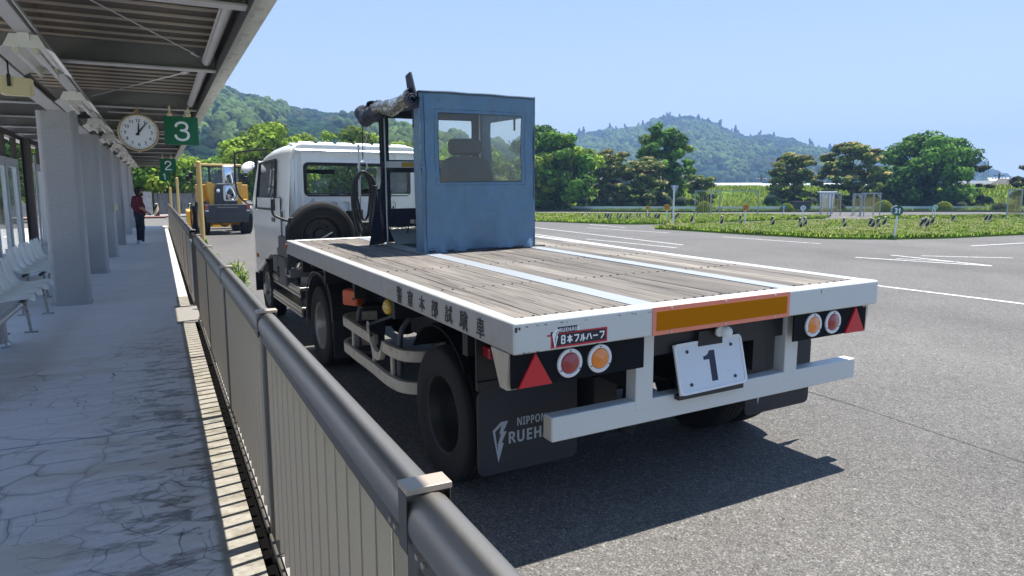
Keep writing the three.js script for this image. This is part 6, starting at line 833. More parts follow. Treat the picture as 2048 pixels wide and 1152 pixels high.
{ // weeds at the yard edge behind the fence
  const wd = [[432, 513, 0.22, 'small green weed by the yellow post'], [478, 552, 0.42, 'tall green weed growing behind the fence rail'], [487, 566, 0.36, 'bushy green weed nearest along the fence'], [462, 535, 0.2, 'low green weed behind a fence cap'], [411, 478, 0.2, 'green weed at the foot of the loader wheel']];
  wd.forEach(([px, py, h, l], n) => { const [x, z] = gp(px, py + 12); const t = thing('weed', l, 'weed', [x, GY, z], 0, 'weeds along the fence'); const r = rng(840 + n); obj('blade', Array.from({ length: 26 }, () => { const a = r() * 6.28, b = h * (0.4 + 0.7 * r()), s = 0.5 * b * r(); const g = TU([[0.06 * (r() - 0.5), 0, 0.12 * (r() - 0.5)], [Math.cos(a) * s * 0.4, b * 0.6, Math.sin(a) * s * 0.4], [Math.cos(a) * s, b * (0.85 + 0.2 * r()), Math.sin(a) * s]], 0.006, 6, 3); return g; }), mat([0.10, 0.20, 0.025], 0.7), t); const c = new THREE.Mesh(leaves(120, 0.03, (q) => [[(q() - 0.5) * h * 0.6, h * q() * 0.9, (q() - 0.5) * h * 0.6], [0, 1, 0], tint(GREEN.lime, 0.8 + 0.6 * q())], 850 + n), leafM); c.name = 'leaf_cluster'; t.add(c); });
}
{ // striped cones
  const stripe = canvasTex(256, 128, (g, w, h) => { g.fillStyle = '#b9ab90'; g.fillRect(0, 0, w, h); g.fillStyle = '#141414'; for (let i = -2; i < 4; i++) { g.beginPath(); g.moveTo(i * 128, h); g.lineTo(i * 128 + 64, h); g.lineTo(i * 128 + 64 + 150, 0); g.lineTo(i * 128 + 150, 0); g.fill(); } });
  stripe.wrapS = THREE.RepeatWrapping; const sm = new THREE.MeshStandardMaterial({ map: scaled(stripe, 1, 1), roughness: 0.75 });
  const p = thing('striped_cone', '', 'cone', [0, 0, 0], 0, 'black and cream striped cones on the grass');
  obj('body', new THREE.CylinderGeometry(0.05, 0.105, 0.42, 24, 1, true).translate(0, 0.24, 0), sm, p, true); obj('tip', put(LA([[0.05, 0.45], [0.045, 0.47], [0.02, 0.485], [0, 0.487]], 20)), mat([0.42, 0.37, 0.28], 0.7), p); obj('base', put(LA([[0.15, 0], [0.15, 0.02], [0.115, 0.035], [0.104, 0.04]], 24)), M.black, p);
  const near = [[1384, 450], [1443, 454], [1480, 452], [1545, 456], [1600, 460], [1610, 458], [1688, 460], [1740, 459], [1745, 461.5], [1755, 461], [1769, 457], [1842, 461.5], [1848, 458], [1854, 461], [1863, 455], [1905, 451], [1971, 448], [1980, 447]];
  const lab = ['striped cone farthest left on the near island, under the 21 sign side', 'striped cone alone between the frame posts and the 21 sign', 'striped cone just left of the 21 sign pole', 'striped cone alone right of the 21 sign', 'left cone of the pair below the 12 sign', 'right cone of the pair below the 12 sign', 'striped cone alone left of the cluster by the sandy patch', 'rear cone at the left end of the cluster left of the sandy patch', 'front cone of the cluster left of the sandy patch', 'middle cone of the cluster left of the sandy patch', 'right cone of the cluster left of the sandy patch', 'left cone of the cluster right of the 31 sign', 'rear cone of the cluster right of the 31 sign', 'front middle cone of the cluster right of the 31 sign', 'right cone of the cluster right of the 31 sign', 'striped cone alone right of the 31 sign cluster', 'left cone of the pair near the right edge', 'right cone of the pair near the right edge'];
  near.forEach(([px, py], i) => { const [x, z] = gp(px, py), q = hash(i, 7, 9); const o = i ? copy(p, [x, GY + 0.06, z], q * 6, lab[i]) : p; if (!i) { p.position.set(x, GY + 0.06, z); p.userData.label = lab[0]; } o.rotation.set(0.06 * (q - 0.5), q * 6, 0.16 * (hash(i, 8, 9) - 0.35)); });
  const fx = [22, 84, 172, 230, 248, 265, 280, 347, 368, 433, 457, 520, 545, 605, 630, 685, 703, 720, 835, 877, 900];
  fx.forEach((f, i) => { const px = 1160 + f / 4.55, [x, z] = gp(px, i < 2 ? 436 : 441.5); const c = copy(p, [x, GY + 0.06, z], f, nth[i] + ' striped cone from the left in the row on the middle island'); c.scale.set(0.8, i < 2 ? 0.6 : 0.85, 0.8); c.userData.group = 'small striped cones on the middle island'; });
  [[314, 429], [380, 429]].forEach(([px, py], i) => { const q = far(px, 420, 50.5); const c = copy(p, [q[0], GY, q[2]], 1 + i, ['black and white cone by the far wall, left of the yellow posts', 'black and white cone by the far wall, beside the loader'][i]); c.scale.set(1.8, 1.9, 1.8); c.userData.group = 'cones by the far wall'; });
}
{ // numbered course signs
  const face = (n, bg, fg) => new THREE.MeshStandardMaterial({ roughness: 0.45, map: canvasTex(256, 256, (g) => { g.fillStyle = bg; g.fillRect(0, 0, 256, 256); g.fillStyle = fg; g.font = 'bold 168px sans-serif'; g.textAlign = 'center'; g.textBaseline = 'middle'; g.save(); g.translate(128, 136); g.scale(n.length > 1 ? 0.86 : 1, 1.15); g.fillText(n, 0, 0); g.restore(); }) });
  const mk = (n, px, py, top, r, bg, fg, l, back) => {
    const [x, z] = gp(px, py), t = thing('course_sign', l, 'sign', [x, GY, z], Math.atan2(-x, -z) + 0.0, 'numbered signs of the driving course'); const y = top - GY - r;
    obj('pole', CY(0.03, 0.03, y, 0, y / 2, -0.03), M.white, t); obj('disc', put(LA([[0, -0.02], [r, -0.02], [r, 0.014], [0, 0.014]], 32), 0, y, 0, PI / 2), back ?? M.galv, t); obj('number_face', put(new THREE.CircleGeometry(r * 0.97, 32), 0, y, 0.0155), face(n, bg, fg), t, true); return t;
  };
  mk('1', 1295, 431, 0.62, 0.16, '#c98713', '#3a2408', 'orange round sign numbered 1 by the guard rail', mat([0.4, 0.35, 0.25])); mk('11', 1333, 448, 0.94, 0.165, '#c98713', '#3a2408', 'orange round sign numbered 11 beside the yield sign', mat([0.4, 0.35, 0.25])); mk('21', 1490, 449, 0.94, 0.165, '#d2861a', '#2d2010', 'orange round sign numbered 21 on a white pole', mat([0.4, 0.35, 0.25]));
  mk('2', 1567, 427, 0.57, 0.16, '#157f9a', '#e4f0f2', 'blue round sign numbered 2 before a trimmed bush'); mk('12', 1605, 440, 0.77, 0.155, '#cfd6da', '#3c444c', 'white round sign numbered 12, above a pair of cones'); mk('3', 1864, 433, 0.62, 0.14, '#4d8fb0', '#dfe8ec', 'pale blue round sign just left of the 13 sign'); mk('13', 1869, 434, 0.72, 0.155, '#c3cdd3', '#39424c', 'white round sign numbered 13 beside a trimmed bush');
  const t = mk('31', 1788, 479, 1.085, 0.172, '#0b5a4c', '#e6efec', 'green round sign numbered 31 on a leaning white pole, nearest of the signs', M.black); t.rotation.z = -0.05; obj('rear_disc', put(LA([[0, -0.16], [0.165, -0.16], [0.17, -0.12], [0.16, -0.04], [0, -0.03]], 32), -0.05, 1.0, -0.02, PI / 2), M.galv, t);
  const [x, z] = gp(1346, 450), y = thing('yield_sign', 'inverted triangle sign seen from its grey back on a white pole', 'sign', [x, GY, z], Math.atan2(-x, -z)); obj('pole', CY(0.04, 0.04, 1.96, 0, 0.98, 0.02), M.white, y); obj('triangle_plate', put(EX([[-0.20, 1.965], [0.20, 1.965], [0.02, 1.52], [-0.02, 1.52]], 0.015), 0.03, 0, -0.03), M.galv, y); obj('clamp', [CY(0.05, 0.05, 0.03, 0, 1.85, 0.02), CY(0.05, 0.05, 0.03, 0, 1.68, 0.02)], M.galv, y);
}
{ // frames hung with yellow bars
  const frame = (label, cs, top, bars, lens) => {
    const t = thing('bar_frame', label, 'frame', [cs[0][0], GY, cs[0][1]], 0, 'grey frames hung with yellow bars'), rel = cs.map(([x, z]) => [x - cs[0][0], z - cs[0][1]]), h = top - GY;
    rel.forEach(([x, z]) => obj('post', X0(x - 0.025, x + 0.025, 0, h, z - 0.025, z + 0.025), M.galv, t));
    const n = rel.length; for (let i = 0; i < n; i++) { const a = rel[i], b = rel[(i + 1) % n], l = Math.hypot(b[0] - a[0], b[1] - a[1]); obj('top_beam', BAR([a[0], h - 0.035 + 0.003 * i, a[1]], [b[0], h - 0.035 + 0.003 * i, b[1]], 0.05, 0.05), M.galv, t); obj('knee_brace', BAR([a[0], h - 0.35, a[1]], [mix(a[0], b[0], 0.3 / l), h - 0.06, mix(a[1], b[1], 0.3 / l)], 0.04, 0.04), M.galv, t); const m = Math.floor(l / bars); for (let k = 1; k <= m; k++) { const f = k / (m + 1), x = mix(a[0], b[0], f), z = mix(a[1], b[1], f), dr = 0.12 + 0.5 * hash(i, k, 55) * lens; obj('hanging_bar', [CY(0.011, 0.011, h - 0.42 - dr, x, (h - dr - 0.12 + 0.30) / 2, z, 0, 0, 6), CY(0.004, 0.004, dr + 0.1, x, h - 0.06 - dr / 2, z, 0, 0, 4)], M.yellowBar, t); } }
  };
  frame('left grey frame hung with yellow bars around a trimmed bush', [gp(1389, 432), gp(1420, 434), gp(1515, 433.5), gp(1439, 432)], 1.66, 0.33, 0.8);
  frame('grey frame hung with yellow bars in front of the white box', [gp(1641, 432.5), gp(1661, 432.5), gp(1680, 431), gp(1655, 430.5)], 1.47, 0.22, 0.3);
  frame('middle grey frame densely hung with yellow bars', [gp(1721, 433), gp(1727, 433.4), gp(1759, 431.5), gp(1746, 431)], 1.5, 0.15, 0.3); frame('grey frame of yellow bars at the right edge', [gp(2012, 442), gp(2110, 441), gp(2120, 437), gp(2040, 437)], 1.72, 0.3, 0.6);
  frame('grey frame of yellow bars left of the middle frame', [gp(1704, 432), gp(1719, 432.5), gp(1720, 431), gp(1708, 430.5)], 1.45, 0.16, 0.3);
  const [x, z] = gp(1652, 426.5), b = thing('white_box', 'white lidded box on legs behind a bar frame', 'box', [x, GY, z], -0.75); obj('body', put(loft([[0.36, 0.42], [0.36, 0.44], [1.5, 0.5], [1.5, 0.5]].map(([y, w]) => rrect(-w, w, -w * 0.7, w * 0.7, 0.03, 2).map(([a, c]) => [a, y + 0.1, c]))), 0, 0, 0), M.white, b); obj('lid', RB(1.3, 0.11, 0.95, 0.02, 0, 1.63, 0), M.white, b); obj('floor_panel', X0(-0.4, 0.4, 0.44, 0.47, -0.28, 0.28), M.white, b); for (const [a, c] of [[-0.4, -0.25], [0.4, -0.25], [-0.4, 0.25], [0.4, 0.25]]) obj('leg', X0(a - 0.03, a + 0.03, -0.05, 0.46, c - 0.03, c + 0.03), M.galv, b);
  const [cx, cz] = gp(1600, 422.5), c = thing('dark_trailer_box', 'low black box standing by the guard rail behind the 12 sign', 'box', [cx, GY, cz], -0.4); obj('body', RB(1.5, 0.62, 0.7, 0.03, 0, 0.5, 0), M.dark, c); obj('lid', RB(1.54, 0.06, 0.74, 0.02, 0, 0.83, 0), M.black, c); for (const a of [-0.6, 0.6]) obj('leg', X0(a - 0.04, a + 0.04, 0, 0.2, -0.2, 0.2), M.dark, c);
}
{ // guard rail
  const P = [gp(620, 420), gp(860, 420.3), gp(1067, 420.6), gp(1170, 421.6), gp(1360, 422), gp(1560, 422), gp(1800, 421.6), gp(2040, 421.4), gp(2400, 421)], t = thing('guard_rail', 'long white corrugated guard rail along the far side of the yard', 'guard rail', [P[0][0], GY, P[0][1]]);
  for (let i = 0; i < P.length - 1; i++) { const a = [P[i][0] - P[0][0], P[i][1] - P[0][1]], b = [P[i + 1][0] - P[0][0], P[i + 1][1] - P[0][1]]; obj('rail_beam', [BAR([a[0], 0.22, a[1]], [b[0], 0.22, b[1]], 0.06, 0.11), BAR([a[0], 0.34, a[1]], [b[0], 0.34, b[1]], 0.05, 0.10), BAR([a[0], 0.28, a[1]], [b[0], 0.28, b[1]], 0.02, 0.06)], M.guard, t); for (let k = 0; k < 5; k++) obj('rail_post', CY(0.05, 0.05, 0.42, mix(a[0], b[0], k / 5), 0.17, mix(a[1], b[1], k / 5) - 0.08), M.guard, t); }
}
{ // houses, roofs, poles and the pylon far behind
  const house = (name, label, cat, px, d, turn, w, h, dp, rh, wall, roof, hip = 0, grp) => {
    const q = far(px, 400, d), t = thing(name, label, cat, [q[0], GY, q[2]], turn, grp); obj('wall', X0(-w / 2, w / 2, 0, h, -dp / 2, dp / 2), wall, t);
    const e = 0.5, rp = loft([[[-w / 2 - e, h, -dp / 2 - e], [-w / 2 - e, h, dp / 2 + e], [w / 2 + e, h, dp / 2 + e], [w / 2 + e, h, -dp / 2 - e]], [[-w / 2 - e, h + 0.15, -dp / 2 - e], [-w / 2 - e, h + 0.15, dp / 2 + e], [w / 2 + e, h + 0.15, dp / 2 + e], [w / 2 + e, h + 0.15, -dp / 2 - e]], [[-w / 2 - e + hip, h + rh, -0.02], [-w / 2 - e + hip, h + rh, 0.02], [w / 2 + e - hip, h + rh, 0.02], [w / 2 + e - hip, h + rh, -0.02]]]).toNonIndexed(); rp.computeVertexNormals(); obj('roof', rp, roof, t).material.side = THREE.DoubleSide;
    for (const x of [-0.3, 0.05, 0.32]) { const wn = part('window', t, [x * w, h * 0.55, dp / 2 + 0.02]); obj('frame', RB(w * 0.14, h * 0.32, 0.06, 0.01, 0, 0, 0), M.white, wn); obj('pane', B(w * 0.12, h * 0.27, 0.02, 0, 0, 0.036), M.glassDark, wn); }
  };
  const beige = mat([0.42, 0.36, 0.27], 0.9), slate = mat([0.13, 0.145, 0.165], 0.8), darkR = mat([0.06, 0.055, 0.05], 0.8), whiteR = mat([0.70, 0.72, 0.74], 0.5), paleW = mat([0.45, 0.46, 0.46], 0.8);
  house('house', 'small beige house between the big tree and the silk tree', 'house', 1152, 92, -0.2, 6, 3.0, 5, 1.2, beige, slate, 0, 'houses behind the bank'); house('house', 'dark roofed house behind the tall leaning tree', 'house', 1347, 104, -0.7, 5, 2.5, 4, 1.5, beige, darkR, 0, 'houses behind the bank');
  house('warehouse', 'white roofed warehouse behind the left bar frame', 'warehouse', 1432, 120, -0.75, 13, 2.0, 9, 1.1, paleW, whiteR, 0, 'white roofed sheds'); house('warehouse', 'long low white roofed shed right of the first warehouse', 'warehouse', 1510, 140, -0.75, 16, 1.6, 8, 0.6, paleW, whiteR, 0, 'white roofed sheds'); house('warehouse', 'white roofed shed behind the silk trees', 'warehouse', 1650, 130, -0.9, 22, 2.2, 9, 0.9, paleW, whiteR, 0, 'white roofed sheds');
  house('house', 'long grey hip roofed building below the pylon', 'house', 1972, 118, -1.0, 12, 1.9, 8, 1.3, paleW, slate, 2.6, 'houses behind the bank'); house('house', 'dark roofed house near the right edge with pale panel', 'house', 2032, 112, -1.05, 7, 1.7, 6, 1.7, beige, darkR, 2, 'houses behind the bank'); house('warehouse', 'white building at the right edge behind the dark house', 'warehouse', 2062, 150, -1.0, 12, 3.4, 9, 0.7, paleW, whiteR, 0, 'white roofed sheds');
  house('house', 'white roofed sheds seen through the truck cab window', 'warehouse', 690, 84, 0.3, 5, 1.3, 5, 0.8, paleW, whiteR, 0, 'white roofed sheds');
  const pole = (px, d, py, label) => { const q = far(px, py, d), h = q[1] - GY, t = thing('utility_pole', label, 'utility pole', [q[0], GY, q[2]], -0.8, 'utility poles behind the bank'); obj('shaft', put(LA([[0.2, 0], [0.12, h], [0, h]], 12)), M.brownSteel, t); obj('crossarm', [X0(-0.9, 0.9, h * 0.80, h * 0.80 + 0.1, -0.05, 0.05)], M.brownSteel, t); obj('crossarm', X0(-0.7, 0.7, h * 0.9, h * 0.9 + 0.09, -0.05, 0.05), M.brownSteel, t); obj('insulator', [-0.8, -0.4, 0.4, 0.8].map((x) => CY(0.05, 0.07, 0.2, x, h * 0.80 + 0.2, 0, 0, 0, 8)), M.white, t); };
  pole(1999, 125, 346, 'taller dark utility pole right of the pylon'); pole(2028, 122, 357, 'utility pole nearest the right edge'); pole(1383, 120, 345, 'utility pole behind the yield sign, left'); pole(1523, 135, 349, 'utility pole above the long white shed');
  { const d = 300, b = far(1967, 386, d), tp = far(1969, 322, d), h = tp[1] - b[1] + 4, t = thing('pylon', 'slim grey lattice transmission pylon at right', 'pylon', [b[0], b[1] - 4, b[2]], 0.2); const w0 = 1.6, w1 = 0.5, L1 = [], N = 12; const c = (k, i) => { const w = mix(w0, w1, Math.min(1, k * 1.2)); return [(i === 0 || i === 3 ? -w : w), h * k, (i < 2 ? -w : w)]; }; for (let i = 0; i < 4; i++) obj('leg', BAR(c(0, i), c(1, i), 0.3, 0.3), M.galv, t); for (let k = 0; k < N; k++) for (let i = 0; i < 4; i++) L1.push(BAR(c(k / N, i), c((k + 1) / N, (i + 1) % 4), 0.14, 0.14), BAR(c((k + 1) / N, i), c((k + 1) / N, (i + 1) % 4), 0.14, 0.14)); obj('lattice', L1, M.galv, t); for (let k = 0; k < 5; k++) obj('crossarm', BAR([-1.2, h * (0.66 + 0.07 * k), 0], [2.2 - 0.15 * k, h * (0.66 + 0.07 * k), 0], 0.22, 0.22), M.galv, t); }
  const wire = (a, b, label) => { const A = far(...a), Bq = far(...b), m = A.map((v, i) => (v + Bq[i]) / 2); m[1] -= 0.7; const o = obj('power_line', [TU([A, m, Bq], 0.025, 30, 4), TU([A, m, Bq].map((p) => [p[0], p[1] - 0.7, p[2]]), 0.025, 30, 4)], M.dark); tag(o, label, 'power line', 'power lines at the right'); };
  wire([1999, 363, 125], [2028, 370, 122], 'power lines between the two utility poles at right'); wire([1940, 372, 160], [1999, 363, 125], 'power lines running left from the taller utility pole'); wire([2028, 370, 122], [2090, 372, 120], 'power lines running to the right edge');
}
{ // walls at the end of the platform
  const w1 = thing('concrete_wall', 'long dark streaked concrete wall beyond the platform end', 'wall', [0, GY, -54.6]); const n = 22; for (let i = 0; i < n; i++) { const a = -0.25 + i * 0.9; obj('wall_panel', [X0(a + 0.008, a + 0.892, 0.38, 1.52, -0.1, 0.1)], M.wall, w1); obj('footing_panel', X0(a + 0.008, a + 0.892, 0, 0.37, -0.13, 0.12), M.wall, w1); } obj('coping', X0(-0.25, 19.6, 1.521, 1.56, -0.13, 0.13), M.wall, w1);
  const w2 = thing('pale_wall', 'pale panelled wall left of the dark concrete wall', 'wall', [0, GY, -52.6]); for (let i = 0; i < 9; i++) { const b = -0.35 - i * 1.5; obj('wall_panel', X0(b - 1.495, b - 0.005, 0.62, 1.66, -0.12, 0.12), M.wallPale, w2); obj('lower_panel', X0(b - 1.495, b - 0.005, 0, 0.55, -0.16, 0.16), M.wallPale, w2); } obj('wall_ledge', X0(-13.9, -0.35, 0.551, 0.615, -0.2, 0.2), M.whitePaint, w2);
  struct('far_pavement', X0(-14, 9, GY - 0.3, GY + 0.10, -54.5, -50.5), M.kerbConc); struct('red_paving', X0(-14, 0.4, GY + 0.05, GY + 0.105, -50.9, -49.0), M.redPave); struct('left_yard', B(60, 0.02, 120, -39.05, -0.05, -20), mat([0.40, 0.37, 0.33], 0.95));
}
// ---------------------------------------------------------------- wheel loader, seen from behind
{
  const t = thing('wheel_loader', 'yellow and black wheel loader parked beyond the white truck, seen from behind', 'wheel loader', [2.36, GY, -28.75], 0.06), Y = M.loaderYellow, K = M.loaderGrey;
  obj('counterweight', [put(EX([[-0.80, 0.0], [-0.72, -0.14], [0.72, -0.14], [0.80, 0.0], [0.80, 0.34], [-0.80, 0.34]], 0.42, [], 0.02), 0, 0.80, -0.42), RB(1.5, 0.3, 0.5, 0.04, 0, 0.62, -0.25), RB(0.78, 0.16, 0.03, 0.01, 0, 0.98, 0.02)], K, t);
  for (const s of [-1, 1]) { const l = part('tail_light', t, [s * 0.74, 1.0, 0.02]); obj('red_lens', RB(0.12, 0.16, 0.05, 0.01, 0, 0.06, 0), M.lensRed, l); obj('white_lens', RB(0.11, 0.06, 0.04, 0.01, 0, -0.07, 0), M.white, l); }
  obj('hood', [put(EX([[-0.40, 1.12], [0.40, 1.12], [0.36, 1.78], [0.28, 1.92], [-0.28, 1.92], [-0.36, 1.78]], 0.9, [], 0.02), 0, 0, -1.2), RB(0.6, 0.08, 0.5, 0.03, 0, 1.93, -0.7)], K, t);
  obj('grille_slat', Array.from({ length: 8 }, (_, i) => B(0.66, 0.012, 0.02, 0, 1.18 + i * 0.075, -0.27)).concat([-0.2, 0, 0.2].map((x) => B(0.012, 0.6, 0.02, x, 1.45, -0.272))), M.plasticGrey, t); obj('work_lamp', put(LA([[0, 0.03], [0.06, 0.025], [0.065, 0], [0.05, -0.05], [0, -0.06]], 20), -0.27, 1.68, -0.24, PI / 2), M.white, t); obj('work_lamp', put(LA([[0, 0.03], [0.06, 0.025], [0.065, 0], [0.05, -0.05], [0, -0.06]], 20), 0.27, 1.68, -0.24, PI / 2), M.white, t); obj('nameplate', B(0.16, 0.03, 0.01, -0.02, 1.15, -0.258), M.alu, t);
  obj('hood_side', [put(EX([[-0.56, 1.12], [-0.42, 1.12], [-0.38, 1.9], [-0.50, 2.0], [-0.62, 2.0]], 0.6, [], 0.01), 0, 0, -1.0)], Y, t); obj('hood_side', put(EX([[0.42, 1.12], [0.56, 1.12], [0.62, 2.0], [0.50, 2.0], [0.38, 1.9]], 0.6, [], 0.01), 0, 0, -1.0), Y, t);
  obj('body_panel', [RB(0.5, 0.62, 0.1, 0.02, -0.72, 1.62, -1.25), RB(0.5, 0.62, 0.1, 0.02, 0.72, 1.62, -1.25), RB(0.3, 0.28, 0.3, 0.03, 0.72, 1.22, -0.9), RB(0.2, 0.3, 0.3, 0.03, -0.72, 1.2, -0.9)], Y, t);
  const fen = []; for (const s of [-1, 1]) for (let i = 0; i < 8; i++) { const a = (15 + i * 18) * D2R, b = (33 + i * 18) * D2R; fen.push(BAR([s * 0.82, 0.62 + 0.68 * Math.sin(a), -0.95 + 0.68 * Math.cos(a)], [s * 0.82, 0.62 + 0.68 * Math.sin(b), -0.95 + 0.68 * Math.cos(b)], 0.36, 0.03)); } obj('fender', fen, K, t); obj('ladder', [X0(-0.98, -0.94, 0.3, 1.3, -0.7, -0.4), X0(-0.97, -0.93, 1.0, 1.3, -0.72, -0.68)], Y, t);
  // cab
  const z = -1.5; obj('cab_post', [-0.72, -0.40, 0.72].map((x) => X0(x - 0.035, x + 0.035, 1.85, 2.66, z - 0.03, z + 0.03)), M.black, t); obj('cab_post', [-0.72, 0.72].map((x) => X0(x - 0.035, x + 0.035, 1.85, 2.66, z - 1.23, z - 1.17)), M.black, t); obj('cab_base', [X0(-0.75, 0.75, 1.5, 1.9, z - 1.2, z + 0.02)], M.dark, t);
  obj('rear_glass', [X0(-0.68, -0.44, 1.93, 2.62, z - 0.004, z + 0.004), X0(-0.36, 0.68, 1.93, 2.62, z - 0.004, z + 0.004)], M.glass, t); obj('front_glass', X0(-0.68, 0.68, 1.93, 2.62, z - 1.204, z - 1.196), M.glass, t); obj('side_glass', X0(-0.704, -0.696, 1.93, 2.62, z - 1.15, z - 0.05), M.glass, t); obj('side_glass', X0(0.696, 0.704, 1.93, 2.62, z - 1.15, z - 0.05), M.glass, t);
  obj('cab_roof', [RB(1.62, 0.09, 1.4, 0.03, 0, 2.70, z - 0.6)], M.yellowPost, t); obj('roof_band', X0(-0.74, 0.74, 2.60, 2.654, z + 0.01, z + 0.03), M.dark, t); obj('operator_seat', [RB(0.42, 0.5, 0.12, 0.04, 0.05, 2.15, z - 0.35), RB(0.2, 0.14, 0.08, 0.03, 0.05, 2.46, z - 0.35)], M.black, t); obj('antenna', CY(0.006, 0.006, 0.5, 0.1, 2.98, z - 0.2, 0, 0, 6), M.black, t);
  for (const s of [-1, 1]) { const m = part('mirror', t); obj('housing', [RB(0.16, 0.26, 0.08, 0.03, s * 0.98, 2.30, z - 0.9), RB(0.14, 0.22, 0.08, 0.03, s * 1.12, 2.18, z - 0.85)], M.black, m); obj('stay', [BAR([s * 0.72, 2.5, z - 1.1], [s * 1.0, 2.42, z - 0.92], 0.025, 0.025, 1), BAR([s * 0.95, 1.4, z - 0.6], [s * 0.98, 2.2, z - 0.85], 0.02, 0.02, 1)], M.black, m); }
  obj('rear_axle', [CY(0.10, 0.10, 1.2, 0, 0.46, -0.95, 0, PI / 2), SP(0.2, 0, 0.46, -0.95), CY(0.15, 0.15, 0.12, -0.52, 0.46, -0.93, 0, PI / 2), CY(0.13, 0.13, 0.1, 0.50, 0.46, -0.93, 0, PI / 2)], Y, t); obj('frame', [RB(0.7, 0.5, 2.6, 0.05, 0, 0.82, -2.0)], K, t); obj('bucket', [put(EX([[0, 0.1], [0.9, 0.1], [0.6, 0.9], [0.1, 0.8]], 2.0), -1.0, 0, -4.6, 0, PI / 2)].map((g) => put(g, 0, 0, 0)), Y, t);
  for (const s of [-1, 1]) for (const zz of [-0.95, -3.1]) wheel('wheel', t, [s * 0.78, 0.60, zz], s, 0.60, 0.33, 0.40, M.loaderYellow, 0.25);
}
// ---------------------------------------------------------------- the man on the platform
function fleshed(bones, cell, k = 0.035) { // one skin over tapered bones [ax, ay, az, ra, bx, by, bz, rb, sz?]
  const lo = [1e9, 1e9, 1e9], hi = [-1e9, -1e9, -1e9]; for (const b of bones) for (const [o, r] of [[0, b[3]], [4, b[7]]]) for (let i = 0; i < 3; i++) { lo[i] = Math.min(lo[i], b[o + i] - r - 3 * cell); hi[i] = Math.max(hi[i], b[o + i] + r + 3 * cell); }
  const size = Math.max(hi[0] - lo[0], hi[1] - lo[1], hi[2] - lo[2]), n = Math.min(110, Math.ceil(size / cell)), mc = new MarchingCubes(n, new THREE.MeshBasicMaterial(), false, false, 60000), c = lo.map((v, i) => (v + hi[i]) / 2), half = size / 2;
  mc.isolation = 0; const f = mc.field;
  for (let z = 0; z < n; z++) for (let y = 0; y < n; y++) for (let x = 0; x < n; x++) {
    const px = c[0] + ((x - n / 2) / (n / 2)) * half, py = c[1] + ((y - n / 2) / (n / 2)) * half, pz = c[2] + ((z - n / 2) / (n / 2)) * half; let d = 1e9;
    for (const b of bones) { const s = b[8] ?? 1, ux = b[4] - b[0], uy = b[5] - b[1], uz = (b[6] - b[2]) / s, vx = px - b[0], vy = py - b[1], vz = (pz - b[2]) / s, L2 = ux * ux + uy * uy + uz * uz, t = L2 ? Math.min(1, Math.max(0, (vx * ux + vy * uy + vz * uz) / L2)) : 0, e = Math.hypot(vx - t * ux, vy - t * uy, vz - t * uz) - mix(b[3], b[7], t), h = Math.max(0, k - Math.abs(d - e)) / k; d = Math.min(d, e) - h * h * k * 0.25; }
    f[z * n * n + y * n + x] = -d;
  }
  mc.update(); const cnt = mc.count ?? mc.geometry.drawRange.count, g = new THREE.BufferGeometry(); g.setAttribute('position', new THREE.BufferAttribute(mc.positionArray.slice(0, cnt * 3), 3)); g.setAttribute('normal', new THREE.BufferAttribute(mc.normalArray.slice(0, cnt * 3), 3)); g.setAttribute('uv', new THREE.BufferAttribute(new Float32Array(cnt * 2), 2));
  g.scale(half, half, half); g.translate(...c); return g;
}
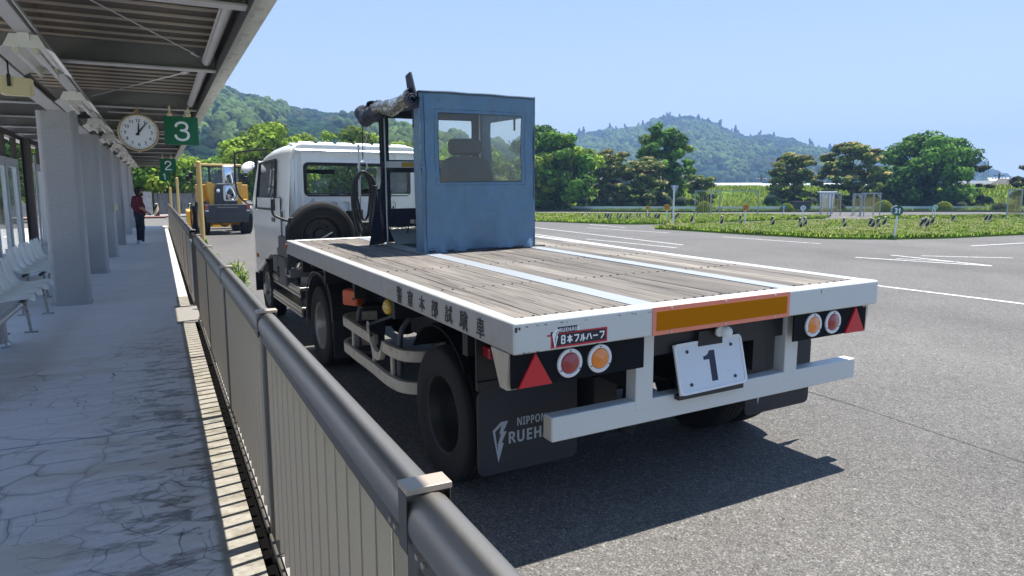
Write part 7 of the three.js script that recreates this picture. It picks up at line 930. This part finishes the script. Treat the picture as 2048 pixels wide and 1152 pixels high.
{ // faces +x, his right side towards the camera (+z)
  const t = thing('person', 'man in maroon T-shirt, dark trousers, black cap and white sneakers, standing on the platform', 'person', [-0.53, 0, -23.6], 0.42);
  const skin = mat([0.30, 0.155, 0.10], 0.55), shirtM = mat([0.105, 0.012, 0.022], 0.85), jeans = mat([0.014, 0.018, 0.036], 0.85), capMt = mat([0.012, 0.012, 0.013], 0.8), shoe = mat([0.62, 0.63, 0.64], 0.6);
  const sh = [-0.03, 1.355, 0.20], el = [-0.05, 1.09, 0.27], wr = [0.14, 0.945, 0.22];
  const hand = [[...wr, 0.027, 0.185, 0.915, 0.205, 0.03], ...[0, 1, 2, 3].flatMap((i) => { const z = 0.235 - i * 0.021; return [[0.185, 0.92 - 0.005 * i, z, 0.011, 0.225, 0.895 - 0.004 * i, z - 0.004, 0.010], [0.225, 0.895 - 0.004 * i, z - 0.004, 0.010, 0.235 - 0.004 * i, 0.862, z - 0.008, 0.009]]; }), [0.165, 0.945, 0.195, 0.013, 0.205, 0.945, 0.172, 0.011]];
  obj('body', [fleshed([[0.0, 1.36, 0, 0.062, 0.03, 1.48, 0, 0.056], [0.035, 1.55, 0, 0.083, 0.045, 1.60, 0, 0.082], [0.06, 1.515, 0, 0.062, 0.085, 1.495, 0, 0.045], [0.115, 1.555, 0, 0.013, 0.138, 1.535, 0, 0.015], [0.125, 1.50, -0.018, 0.012, 0.125, 1.50, 0.018, 0.012], [0.03, 1.545, -0.085, 0.02, 0.03, 1.55, 0.085, 0.02], [...sh, 0.055, ...el, 0.047], [...el, 0.046, ...wr, 0.03], [-0.03, 1.355, -0.20, 0.055, -0.05, 1.09, -0.27, 0.047], [-0.05, 1.09, -0.27, 0.046, 0.13, 0.945, -0.22, 0.03], [0, 1.3, 0, 0.12, 0, 0.95, 0, 0.12, 1.3]], 0.015), fleshed(hand, 0.006, 0.01)], skin, t);
  obj('beard', fleshed([[0.075, 1.475, -0.03, 0.04, 0.11, 1.468, 0, 0.034], [0.075, 1.475, 0.03, 0.04, 0.11, 1.468, 0, 0.034], [0.06, 1.51, -0.062, 0.02, 0.08, 1.48, -0.045, 0.03], [0.06, 1.51, 0.062, 0.02, 0.08, 1.48, 0.045, 0.03]], 0.007), capMt, t); obj('eye', [SP(0.009, 0.118, 1.565, 0.032, 1, 0.7, 1, 8), SP(0.009, 0.118, 1.565, -0.032, 1, 0.7, 1, 8)], M.black, t);
  obj('hair', fleshed([[0.0, 1.56, 0, 0.085, -0.02, 1.52, 0, 0.07], [0.02, 1.53, 0.07, 0.024, 0.02, 1.56, 0.07, 0.03], [0.02, 1.53, -0.07, 0.024, 0.02, 1.56, -0.07, 0.03]], 0.008), capMt, t);
  obj('cap', [fleshed([[0.03, 1.605, 0, 0.092, 0.035, 1.63, 0, 0.078]], 0.008), loft(Array.from({ length: 7 }, (_, i) => { const k = i / 6, w = 0.085 * Math.sqrt(1 - k * k * 0.85), x = 0.09 + 0.105 * k; return [[x, 1.607 - 0.012 * k, -w], [x, 1.618 - 0.012 * k, -w * 0.5], [x, 1.622 - 0.012 * k, 0], [x, 1.618 - 0.012 * k, w * 0.5], [x, 1.607 - 0.012 * k, w], [x, 1.60 - 0.012 * k, 0]]; }))], capMt, t);
  obj('shirt', fleshed([[-0.03, 1.30, 0, 0.135, 0.0, 1.12, 0, 0.15, 1.35], [0.0, 1.12, 0, 0.15, 0.02, 0.93, 0, 0.155, 1.25], [-0.01, 1.385, -0.12, 0.055, -0.01, 1.385, 0.12, 0.055], [-0.03, 1.36, 0.19, 0.075, -0.045, 1.15, 0.262, 0.07], [-0.03, 1.36, -0.19, 0.075, -0.045, 1.15, -0.262, 0.07], [0.0, 1.38, 0, 0.07, 0.01, 1.42, 0, 0.062]], 0.015, 0.05), shirtM, t);
  obj('trousers', fleshed([[0.0, 0.95, 0, 0.145, 0.0, 0.88, 0, 0.145, 1.15], [0.0, 0.88, 0.085, 0.10, 0.01, 0.50, 0.095, 0.078], [0.01, 0.50, 0.095, 0.078, -0.01, 0.10, 0.10, 0.062], [0.0, 0.88, -0.085, 0.10, 0.01, 0.50, -0.095, 0.078], [0.01, 0.50, -0.095, 0.078, -0.01, 0.10, -0.10, 0.062]], 0.015, 0.04), jeans, t);
  for (const s of [1, -1]) obj('shoe', [fleshed([[-0.05, 0.055, s * 0.10, 0.05, 0.08, 0.045, s * 0.105, 0.045], [0.08, 0.045, s * 0.105, 0.045, 0.17, 0.035, s * 0.11, 0.034], [-0.03, 0.10, s * 0.10, 0.05, 0.0, 0.10, s * 0.10, 0.05]], 0.008), RB(0.30, 0.028, 0.10, 0.012, 0.055, 0.014, s * 0.104)], shoe, t);
}
// ---------------------------------------------------------------- finish
scene.traverse((o) => { if (o.isMesh) { o.castShadow = true; o.receiveShadow = true; } });
renderer.render(scene, camera);
